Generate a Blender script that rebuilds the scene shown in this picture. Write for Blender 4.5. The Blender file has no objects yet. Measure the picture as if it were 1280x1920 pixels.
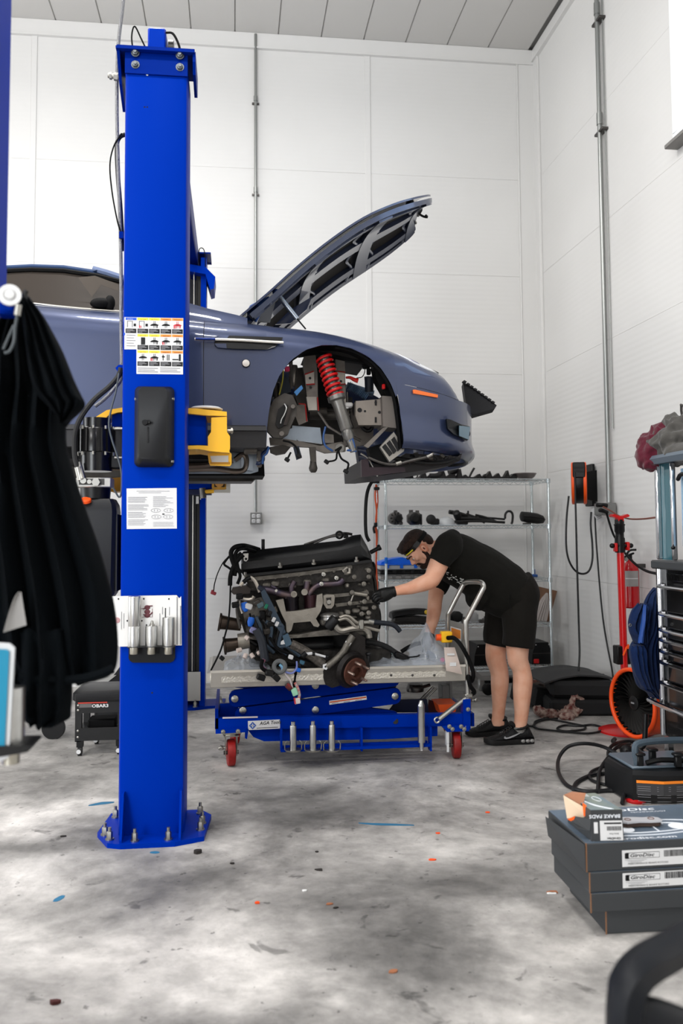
import bpy, bmesh, math, random
from mathutils import Vector as V, Matrix, noise as mnoise
from math import sin, cos, pi, radians as R
random.seed(7)
scene = bpy.context.scene
COL = scene.collection
# ---------------------------------------------------------------- camera
FPX, PPY = 1645.5, 895.0          # focal length and principal row for a 1280x1920 frame
CAM = V((0, 0, 1.41))
def cam_axes(yaw, pitch, roll):
    f = V((sin(yaw)*cos(pitch), cos(yaw)*cos(pitch), sin(pitch)))
    r = V((cos(yaw), -sin(yaw), 0)); u = r.cross(f)
    return cos(roll)*r+sin(roll)*u, -sin(roll)*r+cos(roll)*u, f
CR, CU, CF = cam_axes(R(7.04), R(3.59), R(-.345))
cd = bpy.data.cameras.new('camera'); cam = bpy.data.objects.new('camera', cd); COL.objects.link(cam)
cd.sensor_fit = 'VERTICAL'; cd.sensor_height = 36; cd.sensor_width = 24
cd.lens = FPX/1920*36; cd.shift_y = -(960-PPY)/1920; cd.clip_start = .05
m = Matrix((CR, CU, -CF)).transposed().to_4x4(); m.translation = CAM
cam.matrix_world = m; scene.camera = cam
cd.dof.use_dof = True; cd.dof.focus_distance = 5.2; cd.dof.aperture_fstop = 2.6
def at(px, py, Y=None, X=None, Z=None):
    d = CF+CR*((px-640)/FPX)-CU*((py-PPY)/FPX)
    t = (Y-CAM.y)/d.y if Y is not None else (X-CAM.x)/d.x if X is not None else (Z-CAM.z)/d.z
    return CAM+d*t
# ---------------------------------------------------------------- light
scene.view_settings.view_transform = 'Standard'; scene.view_settings.look = 'None'
scene.view_settings.gamma = 1; scene.view_settings.use_curve_mapping = False
scene.view_settings.exposure = 0.18
w = bpy.data.worlds.new('world'); scene.world = w; w.use_nodes = True
w.node_tree.nodes['Background'].inputs[0].default_value = (.75, .87, 1, 1)
w.node_tree.nodes['Background'].inputs[1].default_value = .35
def area(name, loc, target, sx, sy, power, color=(1, 1, 1), spread=pi):
    l = bpy.data.lights.new(name, 'AREA'); l.shape = 'RECTANGLE'; l.size = sx; l.size_y = sy
    l.energy = power; l.color = color; l.spread = spread
    o = bpy.data.objects.new(name, l); COL.objects.link(o); o.location = loc
    o.rotation_euler = (V(target)-V(loc)).to_track_quat('-Z', 'Y').to_euler()
    return o
# rows of linear lamps hanging under the ceiling (all above or behind the frame), and the open bay door behind the camera
for lx, ly, pw in ((-3.8, 5.0, 85), (-.6, 5.1, 115), (-3.4, 1.8, 125), (-.3, 1.8, 95), (-6, 3.6, 95), (-4.2, -1.6, 160), (-.8, -1.6, 80)):
    area('linear_lamp', (lx, ly, 5.8), (lx, ly, 0), 1.3, .22, pw*.72, (1, .985, .965))
    pl = bpy.data.lights.new('lamp_glow', 'POINT'); pl.energy = pw*.42; pl.shadow_soft_size = .16; pl.color = (1, .985, .965)
    po = bpy.data.objects.new('lamp_glow', pl); COL.objects.link(po); po.location = (lx, ly, 5.62)
area('bay_door_daylight', (-5.2, -4.7, 2.2), (1.5, 7, 1.2), 3.0, 3.8, 430, (.93, .97, 1))
area('side_fill_light', (-6.9, 5.4, 1.5), (3, 6.6, 1.0), 2.6, 2.4, 130, (.95, .98, 1))  # unseen fill added at the left to lighten the lower walls
# ---------------------------------------------------------------- materials
def lin(c):
    return tuple(((x/255)/12.92 if x <= 10.3 else ((x/255+.055)/1.055)**2.4) for x in c)
MATS = {}
def mat(name, rgb, rough=.5, metal=0, var=0, scale=8, bump=0, bscale=60, coat=0, spec=.3, alpha=1, trans=0, emit=0, rgb2=None, sheen=0, stint=None):
    if name in MATS: return MATS[name]
    m = bpy.data.materials.new(name); m.use_nodes = True
    nt = m.node_tree; b = nt.nodes['Principled BSDF']; I = b.inputs
    c = lin(rgb)
    I['Base Color'].default_value = (*c, 1); I['Roughness'].default_value = rough; I['Metallic'].default_value = metal
    I['Coat Weight'].default_value = coat; I['Coat Roughness'].default_value = .04; I['Specular IOR Level'].default_value = spec
    I['Alpha'].default_value = alpha; I['Transmission Weight'].default_value = trans; I['Sheen Weight'].default_value = sheen
    if stint: I['Specular Tint'].default_value = (*stint, 1)
    if emit: I['Emission Color'].default_value = (*c, 1); I['Emission Strength'].default_value = emit
    L = nt.links.new
    tc = nt.nodes.new('ShaderNodeTexCoord')
    if var or rgb2:
        n = nt.nodes.new('ShaderNodeTexNoise'); n.inputs['Scale'].default_value = scale; n.inputs['Detail'].default_value = 6
        r = nt.nodes.new('ShaderNodeValToRGB'); r.color_ramp.elements[0].position = .35; r.color_ramp.elements[1].position = .68
        c2 = lin(rgb2) if rgb2 else tuple(x*(1-var) for x in c)
        r.color_ramp.elements[0].color = (*c2, 1); r.color_ramp.elements[1].color = (*c, 1)
        L(tc.outputs['Object'], n.inputs['Vector']); L(n.outputs['Fac'], r.inputs['Fac']); L(r.outputs['Color'], I['Base Color'])
    if bump:
        n2 = nt.nodes.new('ShaderNodeTexNoise'); n2.inputs['Scale'].default_value = bscale; n2.inputs['Detail'].default_value = 4
        bp = nt.nodes.new('ShaderNodeBump'); bp.inputs['Strength'].default_value = bump; bp.inputs['Distance'].default_value = .01
        L(tc.outputs['Object'], n2.inputs['Vector']); L(n2.outputs['Fac'], bp.inputs['Height']); L(bp.outputs['Normal'], I['Normal'])
    MATS[name] = m
    return m
# ---------------------------------------------------------------- mesh kit
class M:
    """collects shapes (world coordinates, through an optional matrix) into one mesh"""
    def __init__(s, T=None): s.v = []; s.f = []; s.mi = []; s.T = T; s.cur = 0
    def add(s, vs, fs, T=None):
        k = len(s.v)
        for p in vs:
            p = V(p)
            if T: p = T @ p
            if s.T: p = s.T @ p
            s.v.append(p)
        for f in fs: s.f.append([i+k for i in f]); s.mi.append(s.cur)
        return s
    def box(s, c, d, rot=None, bev=0, T=None):
        x, y, z = (d[0]/2, d[1]/2, d[2]/2)
        if bev:
            b = min(bev, x*.98, y*.98, z*.98)
            vs = []; 
            for sx in (-1, 1):
                for sy in (-1, 1):
                    for sz in (-1, 1):
                        vs += [(sx*x, sy*(y-b), sz*(z-b)), (sx*(x-b), sy*y, sz*(z-b)), (sx*(x-b), sy*(y-b), sz*z)]
            def ix(a, b_, c_, k): return (((a+1)//2)*4+((b_+1)//2)*2+(c_+1)//2)*3+k
            fs = []
            for a in (-1, 1):
                fs.append([ix(a, -1, -1, 0), ix(a, 1, -1, 0), ix(a, 1, 1, 0), ix(a, -1, 1, 0)][::a])
                fs.append([ix(-1, a, -1, 1), ix(-1, a, 1, 1), ix(1, a, 1, 1), ix(1, a, -1, 1)][::a])
                fs.append([ix(-1, -1, a, 2), ix(1, -1, a, 2), ix(1, 1, a, 2), ix(-1, 1, a, 2)][::a])
            for a in (-1, 1):
                for b_ in (-1, 1):
                    q = a*b_
                    fs.append([ix(a, b_, -1, 0), ix(a, b_, -1, 1), ix(a, b_, 1, 1), ix(a, b_, 1, 0)][::q])
                    fs.append([ix(a, -1, b_, 2), ix(a, -1, b_, 0), ix(a, 1, b_, 0), ix(a, 1, b_, 2)][::-q*-1])
                    fs.append([ix(-1, a, b_, 1), ix(-1, a, b_, 2), ix(1, a, b_, 2), ix(1, a, b_, 1)][::q])
                    for c_ in (-1, 1): fs.append([ix(a, b_, c_, 0), ix(a, b_, c_, 1), ix(a, b_, c_, 2)][::a*b_*c_])
        else:
            vs = [(i*x, j*y, k*z) for i in (-1, 1) for j in (-1, 1) for k in (-1, 1)]
            fs = [(0, 1, 3, 2), (4, 6, 7, 5), (0, 4, 5, 1), (2, 3, 7, 6), (0, 2, 6, 4), (1, 5, 7, 3)]
        t = Matrix.Translation(V(c))
        if rot is not None: t = t @ (rot.to_4x4() if hasattr(rot, 'to_4x4') else rotm(*rot))
        if T: t = T @ t
        return s.add(vs, fs, t)
    def lathe(s, prof, o=(0, 0, 0), d=(0, 0, 1), n=16, cap=True):
        """prof: list of (radius, height along d)"""
        q = V(d).to_track_quat('Z', 'Y').to_matrix().to_4x4(); t = Matrix.Translation(V(o)) @ q
        vs = [(r*cos(2*pi*i/n), r*sin(2*pi*i/n), h) for r, h in prof for i in range(n)]
        fs = [(a*n+i, a*n+(i+1) % n, (a+1)*n+(i+1) % n, (a+1)*n+i) for a in range(len(prof)-1) for i in range(n)]
        if cap: fs += [list(range(n))[::-1], [(len(prof)-1)*n+i for i in range(n)]]
        return s.add(vs, fs, t)
    def cyl(s, a, b, r, r2=None, n=14):
        a = V(a); b = V(b); L = (b-a).length
        if L < 1e-7: return s
        return s.lathe([(r, 0), (r if r2 is None else r2, L)], a, b-a, n)
    def tube(s, pts, r, n=8, sm=0, closed=False, flat=None):
        pts = [V(p) for p in pts]
        if sm: pts = spline(pts, sm, closed)
        N = len(pts); rings = []
        rad = r if callable(r) else (lambda t: r)
        tp = None; nrm = None
        for i in range(N):
            a = pts[i-1] if (i or closed) else pts[i]; b = pts[(i+1) % N] if (i < N-1 or closed) else pts[i]
            tg = (b-a)
            tg = tg.normalized() if tg.length > 1e-9 else (tp or V((0, 0, 1)))
            if nrm is None:
                nrm = tg.orthogonal().normalized()
            else:
                nrm = nrm-tg*nrm.dot(tg)
                nrm = nrm.normalized() if nrm.length > 1e-6 else tg.orthogonal().normalized()
            bn = tg.cross(nrm); tp = tg; rr = rad(i/max(1, N-1))
            rings.append([pts[i]+nrm*(rr*cos(2*pi*k/n))+bn*(rr*sin(2*pi*k/n)) for k in range(n)])
        return s.loft(rings, closed)
    def loft(s, rings, closed=False, cap=True, ring_closed=True):
        n = len(rings[0]); vs = [p for r in rings for p in r]; A = len(rings)
        m_ = n if ring_closed else n-1
        fs = [(a*n+i, a*n+(i+1) % n, ((a+1) % A)*n+(i+1) % n, ((a+1) % A)*n+i) for a in range(A if closed else A-1) for i in range(m_)]
        if cap and not closed and ring_closed: fs += [list(range(n))[::-1], [(A-1)*n+i for i in range(n)]]
        return s.add(vs, fs)
    def prism(s, poly, o, ux, uy, d):
        """2-D polygon in the (ux, uy) plane at o, extruded by vector d"""
        o = V(o); ux = V(ux); uy = V(uy); d = V(d); n = len(poly)
        if ux.cross(uy).dot(d) < 0: poly = poly[::-1]
        a = [o+ux*x+uy*y for x, y in poly]; b = [p+d for p in a]
        return s.add(a+b, [list(range(n))[::-1], list(range(n, 2*n))]+[(i, (i+1) % n, (i+1) % n+n, i+n) for i in range(n)])
    def ell(s, c, r, n=12, m_=8, T=None):
        vs = [(0, 0, -1)]+[(sin(pi*j/m_)*cos(2*pi*i/n), sin(pi*j/m_)*sin(2*pi*i/n), -cos(pi*j/m_)) for j in range(1, m_) for i in range(n)]+[(0, 0, 1)]
        fs = [(0, 1+(i+1) % n, 1+i) for i in range(n)]
        fs += [(1+j*n+i, 1+j*n+(i+1) % n, 1+(j+1)*n+(i+1) % n, 1+(j+1)*n+i) for j in range(m_-2) for i in range(n)]
        k = 1+(m_-2)*n; fs += [(k+i, k+(i+1) % n, k+n) for i in range(n)]
        t = Matrix.Translation(V(c))
        if T: t = t @ T
        return s.add(vs, fs, t @ Matrix.Diagonal((*r, 1)))
    def ring(s, c, d, R_, r, n=24, k=8):
        q = V(d).to_track_quat('Z', 'Y').to_matrix(); c = V(c)
        return s.tube([c+q @ V((R_*cos(2*pi*i/n), R_*sin(2*pi*i/n), 0)) for i in range(n)], r, k, closed=True)
    def sheet(s, fn, nu, nv, th=0):
        """surface fn(u,v); th gives it thickness along the normal"""
        P = [[V(fn(i/nu, j/nv)) for j in range(nv+1)] for i in range(nu+1)]
        def nm(i, j):
            a = P[min(i+1, nu)][j]-P[max(i-1, 0)][j]; b = P[i][min(j+1, nv)]-P[i][max(j-1, 0)]
            c = a.cross(b); return c.normalized() if c.length > 1e-12 else V((0, 0, 1))
        W = nv+1; vs = [P[i][j] for i in range(nu+1) for j in range(W)]
        fs = [(i*W+j, (i+1)*W+j, (i+1)*W+j+1, i*W+j+1) for i in range(nu) for j in range(nv)]
        if th:
            k = len(vs); vs += [P[i][j]-nm(i, j)*th for i in range(nu+1) for j in range(W)]
            fs += [tuple(x+k for x in f[::-1]) for f in fs]
            bd = [(i, 0) for i in range(nu+1)]+[(nu, j) for j in range(1, W)]+[(i, nv) for i in range(nu-1, -1, -1)]+[(0, j) for j in range(nv-1, 0, -1)]
            bi = [i*W+j for i, j in bd]
            fs += [(bi[q], bi[q]+k, bi[(q+1) % len(bi)]+k, bi[(q+1) % len(bi)]) for q in range(len(bi))]
        return s.add(vs, fs)
def rotm(x=0, y=0, z=0):
    return (Matrix.Rotation(R(z), 4, 'Z') @ Matrix.Rotation(R(y), 4, 'Y') @ Matrix.Rotation(R(x), 4, 'X'))
def spline(p, k, closed=False):
    o = []; n = len(p)
    for i in range(n if closed else n-1):
        a = p[i-1] if (i or closed) else p[0]*2-p[1]; b = p[i]; c = p[(i+1) % n]; d = p[(i+2) % n] if (i < n-2 or closed) else p[-1]*2-p[-2]
        for j in range(k):
            t = j/k
            o.append(.5*((2*b)+(c-a)*t+(2*a-5*b+4*c-d)*t*t+(3*b-a-3*c+d)*t**3))
    if not closed: o.append(p[-1])
    return o
ROOT = {}
def wloc(o):
    l = V((0, 0, 0))
    while o: l += o.location; o = o.parent
    return l
def put(name, mm, mt, parent=None, smooth=40, **kw):
    """link one mesh object; world-coordinate vertices; the origin is the base of the thing, or its parent's"""
    if parent is None:
        xs = [p.x for p in mm.v]; ys = [p.y for p in mm.v]
        L0 = V(((min(xs)+max(xs))/2, (min(ys)+max(ys))/2, min(p.z for p in mm.v)))
    else: L0 = wloc(parent)
    me = bpy.data.meshes.new(name); me.from_pydata([p-L0 for p in mm.v], [], mm.f)
    mts = mt if isinstance(mt, (list, tuple)) else [mt]
    for q in mts: me.materials.append(q)
    if any(mm.mi): me.polygons.foreach_set('material_index', mm.mi)
    if smooth:
        me.polygons.foreach_set('use_smooth', [True]*len(me.polygons)); me.set_sharp_from_angle(angle=R(smooth))
    o = bpy.data.objects.new(name, me); COL.objects.link(o)
    if parent is None: o.location = L0
    else: o.parent = parent
    return tag(o, **kw)
def tag(o, label=None, cat=None, group=None, kind=None):
    if label: o['label'] = label
    if cat: o['category'] = cat
    if group: o['group'] = group
    if kind: o['kind'] = kind
    return o
def thing(name, loc, label, cat, group=None):
    o = bpy.data.objects.new(name, None); COL.objects.link(o); o.location = loc; o.empty_display_size = .1
    return tag(o, label, cat, group)
def dup(src, parent, loc, rot=None):
    """copy of one part (shared mesh) at a world place"""
    o = src.copy(); COL.objects.link(o); o.parent = parent
    o.location = V(loc)-wloc(parent)
    if rot is not None: o.rotation_euler = rot.to_euler() if hasattr(rot, 'to_euler') else rot
    return o
def proto(name, mm, mt, smooth=40):
    """mesh data around its own origin, used through rep()"""
    me = bpy.data.meshes.new(name); me.from_pydata(mm.v, [], mm.f)
    for q in (mt if isinstance(mt, (list, tuple)) else [mt]): me.materials.append(q)
    if any(mm.mi): me.polygons.foreach_set('material_index', mm.mi)
    if smooth: me.polygons.foreach_set('use_smooth', [True]*len(me.polygons)); me.set_sharp_from_angle(angle=R(smooth))
    return me
def rep(name, me, parent, loc, d=None, scale=None, rot=None, **kw):
    o = bpy.data.objects.new(name, me); COL.objects.link(o); o.parent = parent
    o.location = V(loc)-(wloc(parent) if parent else V((0, 0, 0)))
    if d is not None: o.rotation_euler = V(d).to_track_quat('Z', 'Y').to_euler()
    if rot is not None: o.rotation_euler = [R(a) for a in rot]
    if scale: o.scale = scale if hasattr(scale, '__len__') else (scale,)*3
    return tag(o, **kw)
def text(name, s, loc, ux, uy, h, mt, parent, align='LEFT', bold=0, shear=0, wide=1):
    """flat lettering as a mesh part: baseline at loc, along ux, up uy, capital height about h"""
    c = bpy.data.curves.new('txt', 'FONT'); c.body = s; c.align_x = align; c.size = h*1.38; c.offset = bold; c.shear = shear; c.resolution_u = 2
    t = bpy.data.objects.new('txt', c); me0 = t.to_mesh()
    ux = V(ux).normalized(); uy = V(uy).normalized(); loc = V(loc); mm = M()
    mm.add([loc+ux*(p.co.x*wide)+uy*p.co.y for p in me0.vertices], [list(p.vertices) for p in me0.polygons])
    t.to_mesh_clear(); bpy.data.objects.remove(t); bpy.data.curves.remove(c)
    return put(name, mm, mt, parent, smooth=0)
# ================================================================ the room
YB, XR, XL, YF = 8.45, 3.065, -7.0, -5.0
ZC = 6.35
def wall_mat(name, rgb, axis):
    m = mat(name, rgb, .5, spec=.2, var=.05, scale=.8)
    nt = m.node_tree; b = nt.nodes['Principled BSDF']
    tc = nt.nodes.new('ShaderNodeNewGeometry'); wv = nt.nodes.new('ShaderNodeTexWave')
    wv.bands_direction = 'Z'; wv.inputs['Scale'].default_value = 6.5; wv.inputs['Distortion'].default_value = .25; wv.inputs['Detail'].default_value = 1
    bp = nt.nodes.new('ShaderNodeBump'); bp.inputs['Strength'].default_value = .12; bp.inputs['Distance'].default_value = .004
    nt.links.new(tc.outputs['Position'], wv.inputs['Vector']); nt.links.new(wv.outputs['Fac'], bp.inputs['Height']); nt.links.new(bp.outputs['Normal'], b.inputs['Normal'])
    return m
WALL = wall_mat('white_wall_panel', (214, 213, 211), 'Z'); TRIM = mat('white_trim', (212, 211, 209), .4)
SEAM = mat('panel_seam_grey', (150, 148, 145), .7)
FLO = V(((XL+XR)/2, (YF+YB)/2, -.2))
def concrete():
    m = bpy.data.materials.new('stained_shaded_concrete'); m.use_nodes = True; nt = m.node_tree; b = nt.nodes['Principled BSDF']; L = nt.links.new; N = nt.nodes.new
    tc = N('ShaderNodeTexCoord')
    def nz(scale, det, rough=.55, dist=0, vec=None):
        n = N('ShaderNodeTexNoise'); n.inputs['Scale'].default_value = scale; n.inputs['Detail'].default_value = det
        n.inputs['Roughness'].default_value = rough; n.inputs['Distortion'].default_value = dist; L(vec or tc.outputs['Object'], n.inputs['Vector']); return n.outputs['Fac']
    def ramp(src, p0, c0, p1, c1):
        r = N('ShaderNodeValToRGB'); e = r.color_ramp.elements; e[0].position = p0; e[1].position = p1
        e[0].color = (*c0, 1); e[1].color = (*c1, 1); L(src, r.inputs['Fac']); return r.outputs['Color']
    def mixc(f, a, c, mode='MIX'):
        x = N('ShaderNodeMix'); x.data_type = 'RGBA'; x.blend_type = mode
        if isinstance(f, float): x.inputs['Factor'].default_value = f
        else: L(f, x.inputs['Factor'])
        L(a, x.inputs['A']); L(c, x.inputs['B']); return x.outputs['Result']
    def mul(a, k):
        x = N('ShaderNodeMath'); x.operation = 'MULTIPLY'; x.inputs[1].default_value = k; L(a, x.inputs[0]); return x.outputs['Value']
    g0 = lambda v: (v, v*.955, v*.91); g = lambda v: (v, v, v)
    base = ramp(nz(1.1, 9, .66, .3), .36, g0(.27), .62, g0(.76))
    blot = ramp(nz(.62, 6, .66, .6), .38, g(.4), .56, g(1.0))
    c = mixc(.85, base, blot, 'MULTIPLY')
    fine = ramp(nz(9, 8, .7), .38, g(.72), .56, g(1.0))
    c = mixc(.8, c, fine, 'MULTIPLY')
    spots = ramp(nz(6.5, 4, .55, .5), .31, g(.38), .36, g(1.0))
    c = mixc(.8, c, spots, 'MULTIPLY')
    dots = ramp(nz(24, 3, .5), .28, g(.25), .31, g(1.0))
    c = mixc(.7, c, dots, 'MULTIPLY')
    for cx, cy, sx_, sy_, k in ((.52, 3.02, .3, .24, .5), (-.55, 4.3, .2, .16, .45), (.35, 4.55, .9, .3, .35), (-.95, 4.2, .3, .1, .5), (1.25, 3.5, .5, .3, .45), (.0, 2.6, .35, .14, .3), (-.2, 3.7, .25, .15, .35), (.9, 2.2, .6, .4, .5)):  # floor stains; the shade of the car and boxes is painted in too
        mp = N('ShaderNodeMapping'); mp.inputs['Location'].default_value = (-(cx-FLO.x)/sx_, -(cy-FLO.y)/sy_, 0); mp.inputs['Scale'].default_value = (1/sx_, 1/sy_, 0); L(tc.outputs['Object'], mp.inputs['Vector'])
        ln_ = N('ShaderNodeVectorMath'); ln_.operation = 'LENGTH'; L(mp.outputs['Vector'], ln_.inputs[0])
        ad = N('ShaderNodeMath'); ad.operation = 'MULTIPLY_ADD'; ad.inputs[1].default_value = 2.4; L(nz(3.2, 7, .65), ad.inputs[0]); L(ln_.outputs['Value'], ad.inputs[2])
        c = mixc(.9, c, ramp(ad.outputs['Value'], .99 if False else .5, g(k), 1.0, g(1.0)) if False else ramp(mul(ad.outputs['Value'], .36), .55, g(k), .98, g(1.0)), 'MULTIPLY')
    L(c, b.inputs['Base Color'])
    rr = N('ShaderNodeMapRange'); rr.inputs['To Min'].default_value = .38; rr.inputs['To Max'].default_value = .75; L(nz(2.3, 6), rr.inputs['Value']); L(rr.outputs['Result'], b.inputs['Roughness'])
    bp = N('ShaderNodeBump'); bp.inputs['Strength'].default_value = .25; bp.inputs['Distance'].default_value = .01; L(nz(30, 8, .7), bp.inputs['Height']); L(bp.outputs['Normal'], b.inputs['Normal'])
    return m
mm = M(); mm.box(((XL+XR)/2, (YF+YB)/2, -.1), (XR-XL+.4, YB-YF+.4, .2))
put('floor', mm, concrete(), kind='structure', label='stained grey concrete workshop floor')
# ceiling: liner panels running front to back
ceil = put('ceiling', M().box(((XL+XR)/2, (YF+YB)/2, ZC+.13), (XR-XL+.4, YB-YF+.4, .2)), SEAM, kind='structure', label='pale grey metal liner panel ceiling')
CEILM = mat('grey_liner_panel', (196, 194, 191), .5)
me = proto('ceiling_panel', M().box((0, 0, 0), (.424, YB-YF, .03), bev=.006), CEILM)
x = XR-.06
while x > XL:
    rep('ceiling_panel', me, ceil, (x-.214, (YF+YB)/2, ZC+.015)); x -= .428
# back wall and right wall: joined metal panels with battens
wb = put('wall_back', M().box(((XL+XR)/2, YB+.1, ZC/2), (XR-XL+.4, .12, ZC)), TRIM, kind='structure', label='white ribbed metal panel wall behind the car')
xs = [XR, 1.33, -1.9, -5.1, XL]
zs = [0, .98, 1.98, 2.98, 3.98, 4.98, ZC]
for i in range(4):
    for j in range(6):
        a, b_ = xs[i+1], xs[i]
        put('wall_panel', M().box(((a+b_)/2, YB+.02, (zs[j]+zs[j+1])/2), (b_-a-.004, .04, zs[j+1]-zs[j]-.0012), bev=.0006), WALL, wb)
for x in xs[1:4]: put('batten', M().box((x, YB-.003, ZC/2), (.055, .01, ZC), bev=.003), WALL, wb)
wr = put('wall_right', M().box((XR+.1, (YF+YB)/2, ZC/2), (.12, YB-YF+.4, ZC)), TRIM, kind='structure', label='white metal panel wall with conduit and window')
ys = [YB, 4.9, 1.6, YF]
WY0, WY1, WZ0, WZ1 = 3.6, 5.5, 4.14, 5.6
for i in range(3):
    for j in range(6):
        a, b_ = ys[i+1], ys[i]
        put('wall_panel', M().box((XR+.02, (a+b_)/2, (zs[j]+zs[j+1])/2), (.04, b_-a-.004, zs[j+1]-zs[j]-.0012), bev=.0006), WALL, wr)
wl_ = M().box((XL-.05, (YF+4.1)/2-.1, ZC/2), (.1, 4.1-YF+.2, ZC)).box((XL-.05, (6.7+YB)/2+.1, ZC/2), (.1, YB-6.7+.2, ZC)).box((XL-.05, 5.4, (2.75+ZC)/2), (.1, 2.6, ZC-2.75))  # left wall out of view, with a gap added to suit the side fill
put('wall_left', wl_, WALL, kind='structure')
wf = M(); dx0, dx1, dz = -6.8, -3.6, 4.3
wf.box(((XL+dx0)/2, YF-.05, ZC/2), (dx0-XL, .1, ZC)); wf.box(((XR+dx1)/2, YF-.05, ZC/2), (XR-dx1, .1, ZC)); wf.box(((dx0+dx1)/2, YF-.05, (ZC+dz)/2), (dx1-dx0, .1, ZC-dz))
put('wall_front', wf, WALL, kind='structure')
# cornice and corner trims
put('trim_1', M().box(((XL+XR)/2, YB-.012, ZC-.075), (XR-XL, .024, .15), bev=.004).box(((XL+XR)/2, YB-.02, ZC-.157), (XR-XL, .04, .012)), TRIM, kind='structure')
put('trim_2', M().box((XR-.012, (YF+YB)/2, ZC-.06), (.024, YB-YF, .12), bev=.004).box((XR-.02, (YF+YB)/2, ZC-.126), (.04, YB-YF, .012)), TRIM, kind='structure')
put('trim_3', M().box((XR-.09, YB-.01, (ZC-.15)/2), (.18, .02, ZC-.15), bev=.004).box((XR-.185, YB-.014, (ZC-.15)/2), (.012, .028, ZC-.15), bev=.004), TRIM, kind='structure')
put('trim_4', M().box((XR-.01, YB-.07, (ZC-.12)/2), (.02, .14, ZC-.12), bev=.004).box((XR-.014, YB-.145, (ZC-.12)/2), (.028, .012, ZC-.12), bev=.004), TRIM, kind='structure')
# window high on the right wall
wn = put('window_1', M().box((XR-.03, (WY0+WY1)/2, WZ0-.03), (.06, WY1-WY0+.16, .06), bev=.005).box((XR-.03, (WY0+WY1)/2, WZ1+.03), (.06, WY1-WY0+.16, .06), bev=.005).box((XR-.03, WY0-.04, (WZ0+WZ1)/2), (.06, .08, WZ1-WZ0), bev=.005).box((XR-.03, WY1+.04, (WZ0+WZ1)/2), (.06, .08, WZ1-WZ0), bev=.005), mat('window_frame_white', (235, 238, 240), .35), kind='structure', label='bright white-framed window high on the side wall')
put('pane', M().box((XR-.012, (WY0+WY1)/2, (WZ0+WZ1)/2), (.012, WY1-WY0, WZ1-WZ0)), mat('daylit_pane', (205, 228, 255), .2, emit=1.3), wn)
put('mullion', M().box((XR-.025, WY1-.25, (WZ0+WZ1)/2), (.03, .03, WZ1-WZ0)).box((XR-.025, WY1-.9, (WZ0+WZ1)/2), (.03, .03, WZ1-WZ0)), MATS['window_frame_white'], wn)
put('sill', M().box((XR-.05, (WY0+WY1)/2, WZ0-.075), (.1, WY1-WY0+.24, .03), bev=.004), mat('sill_grey', (120, 118, 115), .5), wn)
# ================================================================ shared paints
BLUE = mat('lift_blue_paint', (0, 40, 146), .42, spec=.1, stint=(.05, .25, 1))
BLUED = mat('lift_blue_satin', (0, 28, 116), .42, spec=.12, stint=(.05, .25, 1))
STEEL = mat('brushed_steel', (190, 190, 188), .28, 1, var=.12, scale=30)
ZINC = mat('zinc_plate', (158, 156, 150), .36, 1)
DSTEEL = mat('dark_steel', (95, 92, 90), .38, 1, var=.3, scale=25)
CHROME = mat('chrome', (230, 232, 235), .08, 1)
BLACK = mat('black_plastic', (12, 12, 13), .38, spec=.25)
BLACKM = mat('black_matte', (9, 9, 10), .7, spec=.12)
RUBBER = mat('black_rubber', (20, 20, 21), .6)
PAPER = mat('white_paper', (206, 206, 206), .6)
INK = mat('black_ink', (18, 18, 20), .6); GREYINK = mat('grey_ink', (124, 124, 127), .7)
YEL = mat('arm_yellow_paint', (236, 178, 42), .35, coat=.2); RED = mat('red_paint', (196, 22, 24), .35, coat=.3)
ORANGE = mat('orange_plastic', (238, 84, 22), .4)
SY = mat('sticker_yellow', (240, 214, 70), .5); SO = mat('sticker_orange', (228, 140, 60), .5); SB = mat('sticker_blue', (30, 80, 190), .5); SR = mat('sticker_red', (190, 50, 60), .5)
CLEAR = mat('clear_plastic_film', (235, 238, 240), .12, alpha=.22)
def pprism(mm, pts, Y, th):
    """outline given in photograph pixels at world depth Y, extruded back by th"""
    P = [at(x, y, Y=Y) for x, y in pts]
    return mm.prism([(p.x, p.z) for p in P], (0, Y, 0), (1, 0, 0), (0, 0, 1), (0, th, 0))
def pbox(mm, x0, y0, x1, y1, Y, th, bev=0):
    a = at(x0, y1, Y=Y); b = at(x1, y0, Y=Y)
    return mm.box(((a.x+b.x)/2, Y+th/2, (a.z+b.z)/2), (abs(b.x-a.x), th, abs(b.z-a.z)), bev=bev)
def ptube(mm, pts, Y, r, n=8, sm=5):
    return mm.tube([at(p[0], p[1], Y=(p[2] if len(p) > 2 else Y)) for p in pts], r, n, sm)
def bolt_mesh(name, r=.012, h=.02, mt=None):
    b = M(); b.lathe([(r*1.4, 0), (r*1.4, h*.12)], n=14); b.lathe([(r, h*.12), (r, h*.6), (r*.8, h*.68)], n=6); b.lathe([(r*.55, h*.6), (r*.55, h)], n=8)
    return proto(name, b, mt or ZINC)
NUT = bolt_mesh('anchor_nut', .014, .055); BOLT = bolt_mesh('bolt_head', .0145, .022, mat('dull_bolt', (104, 108, 112), .5, .8)); SCREW = bolt_mesh('screw_head', .006, .008)
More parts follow.
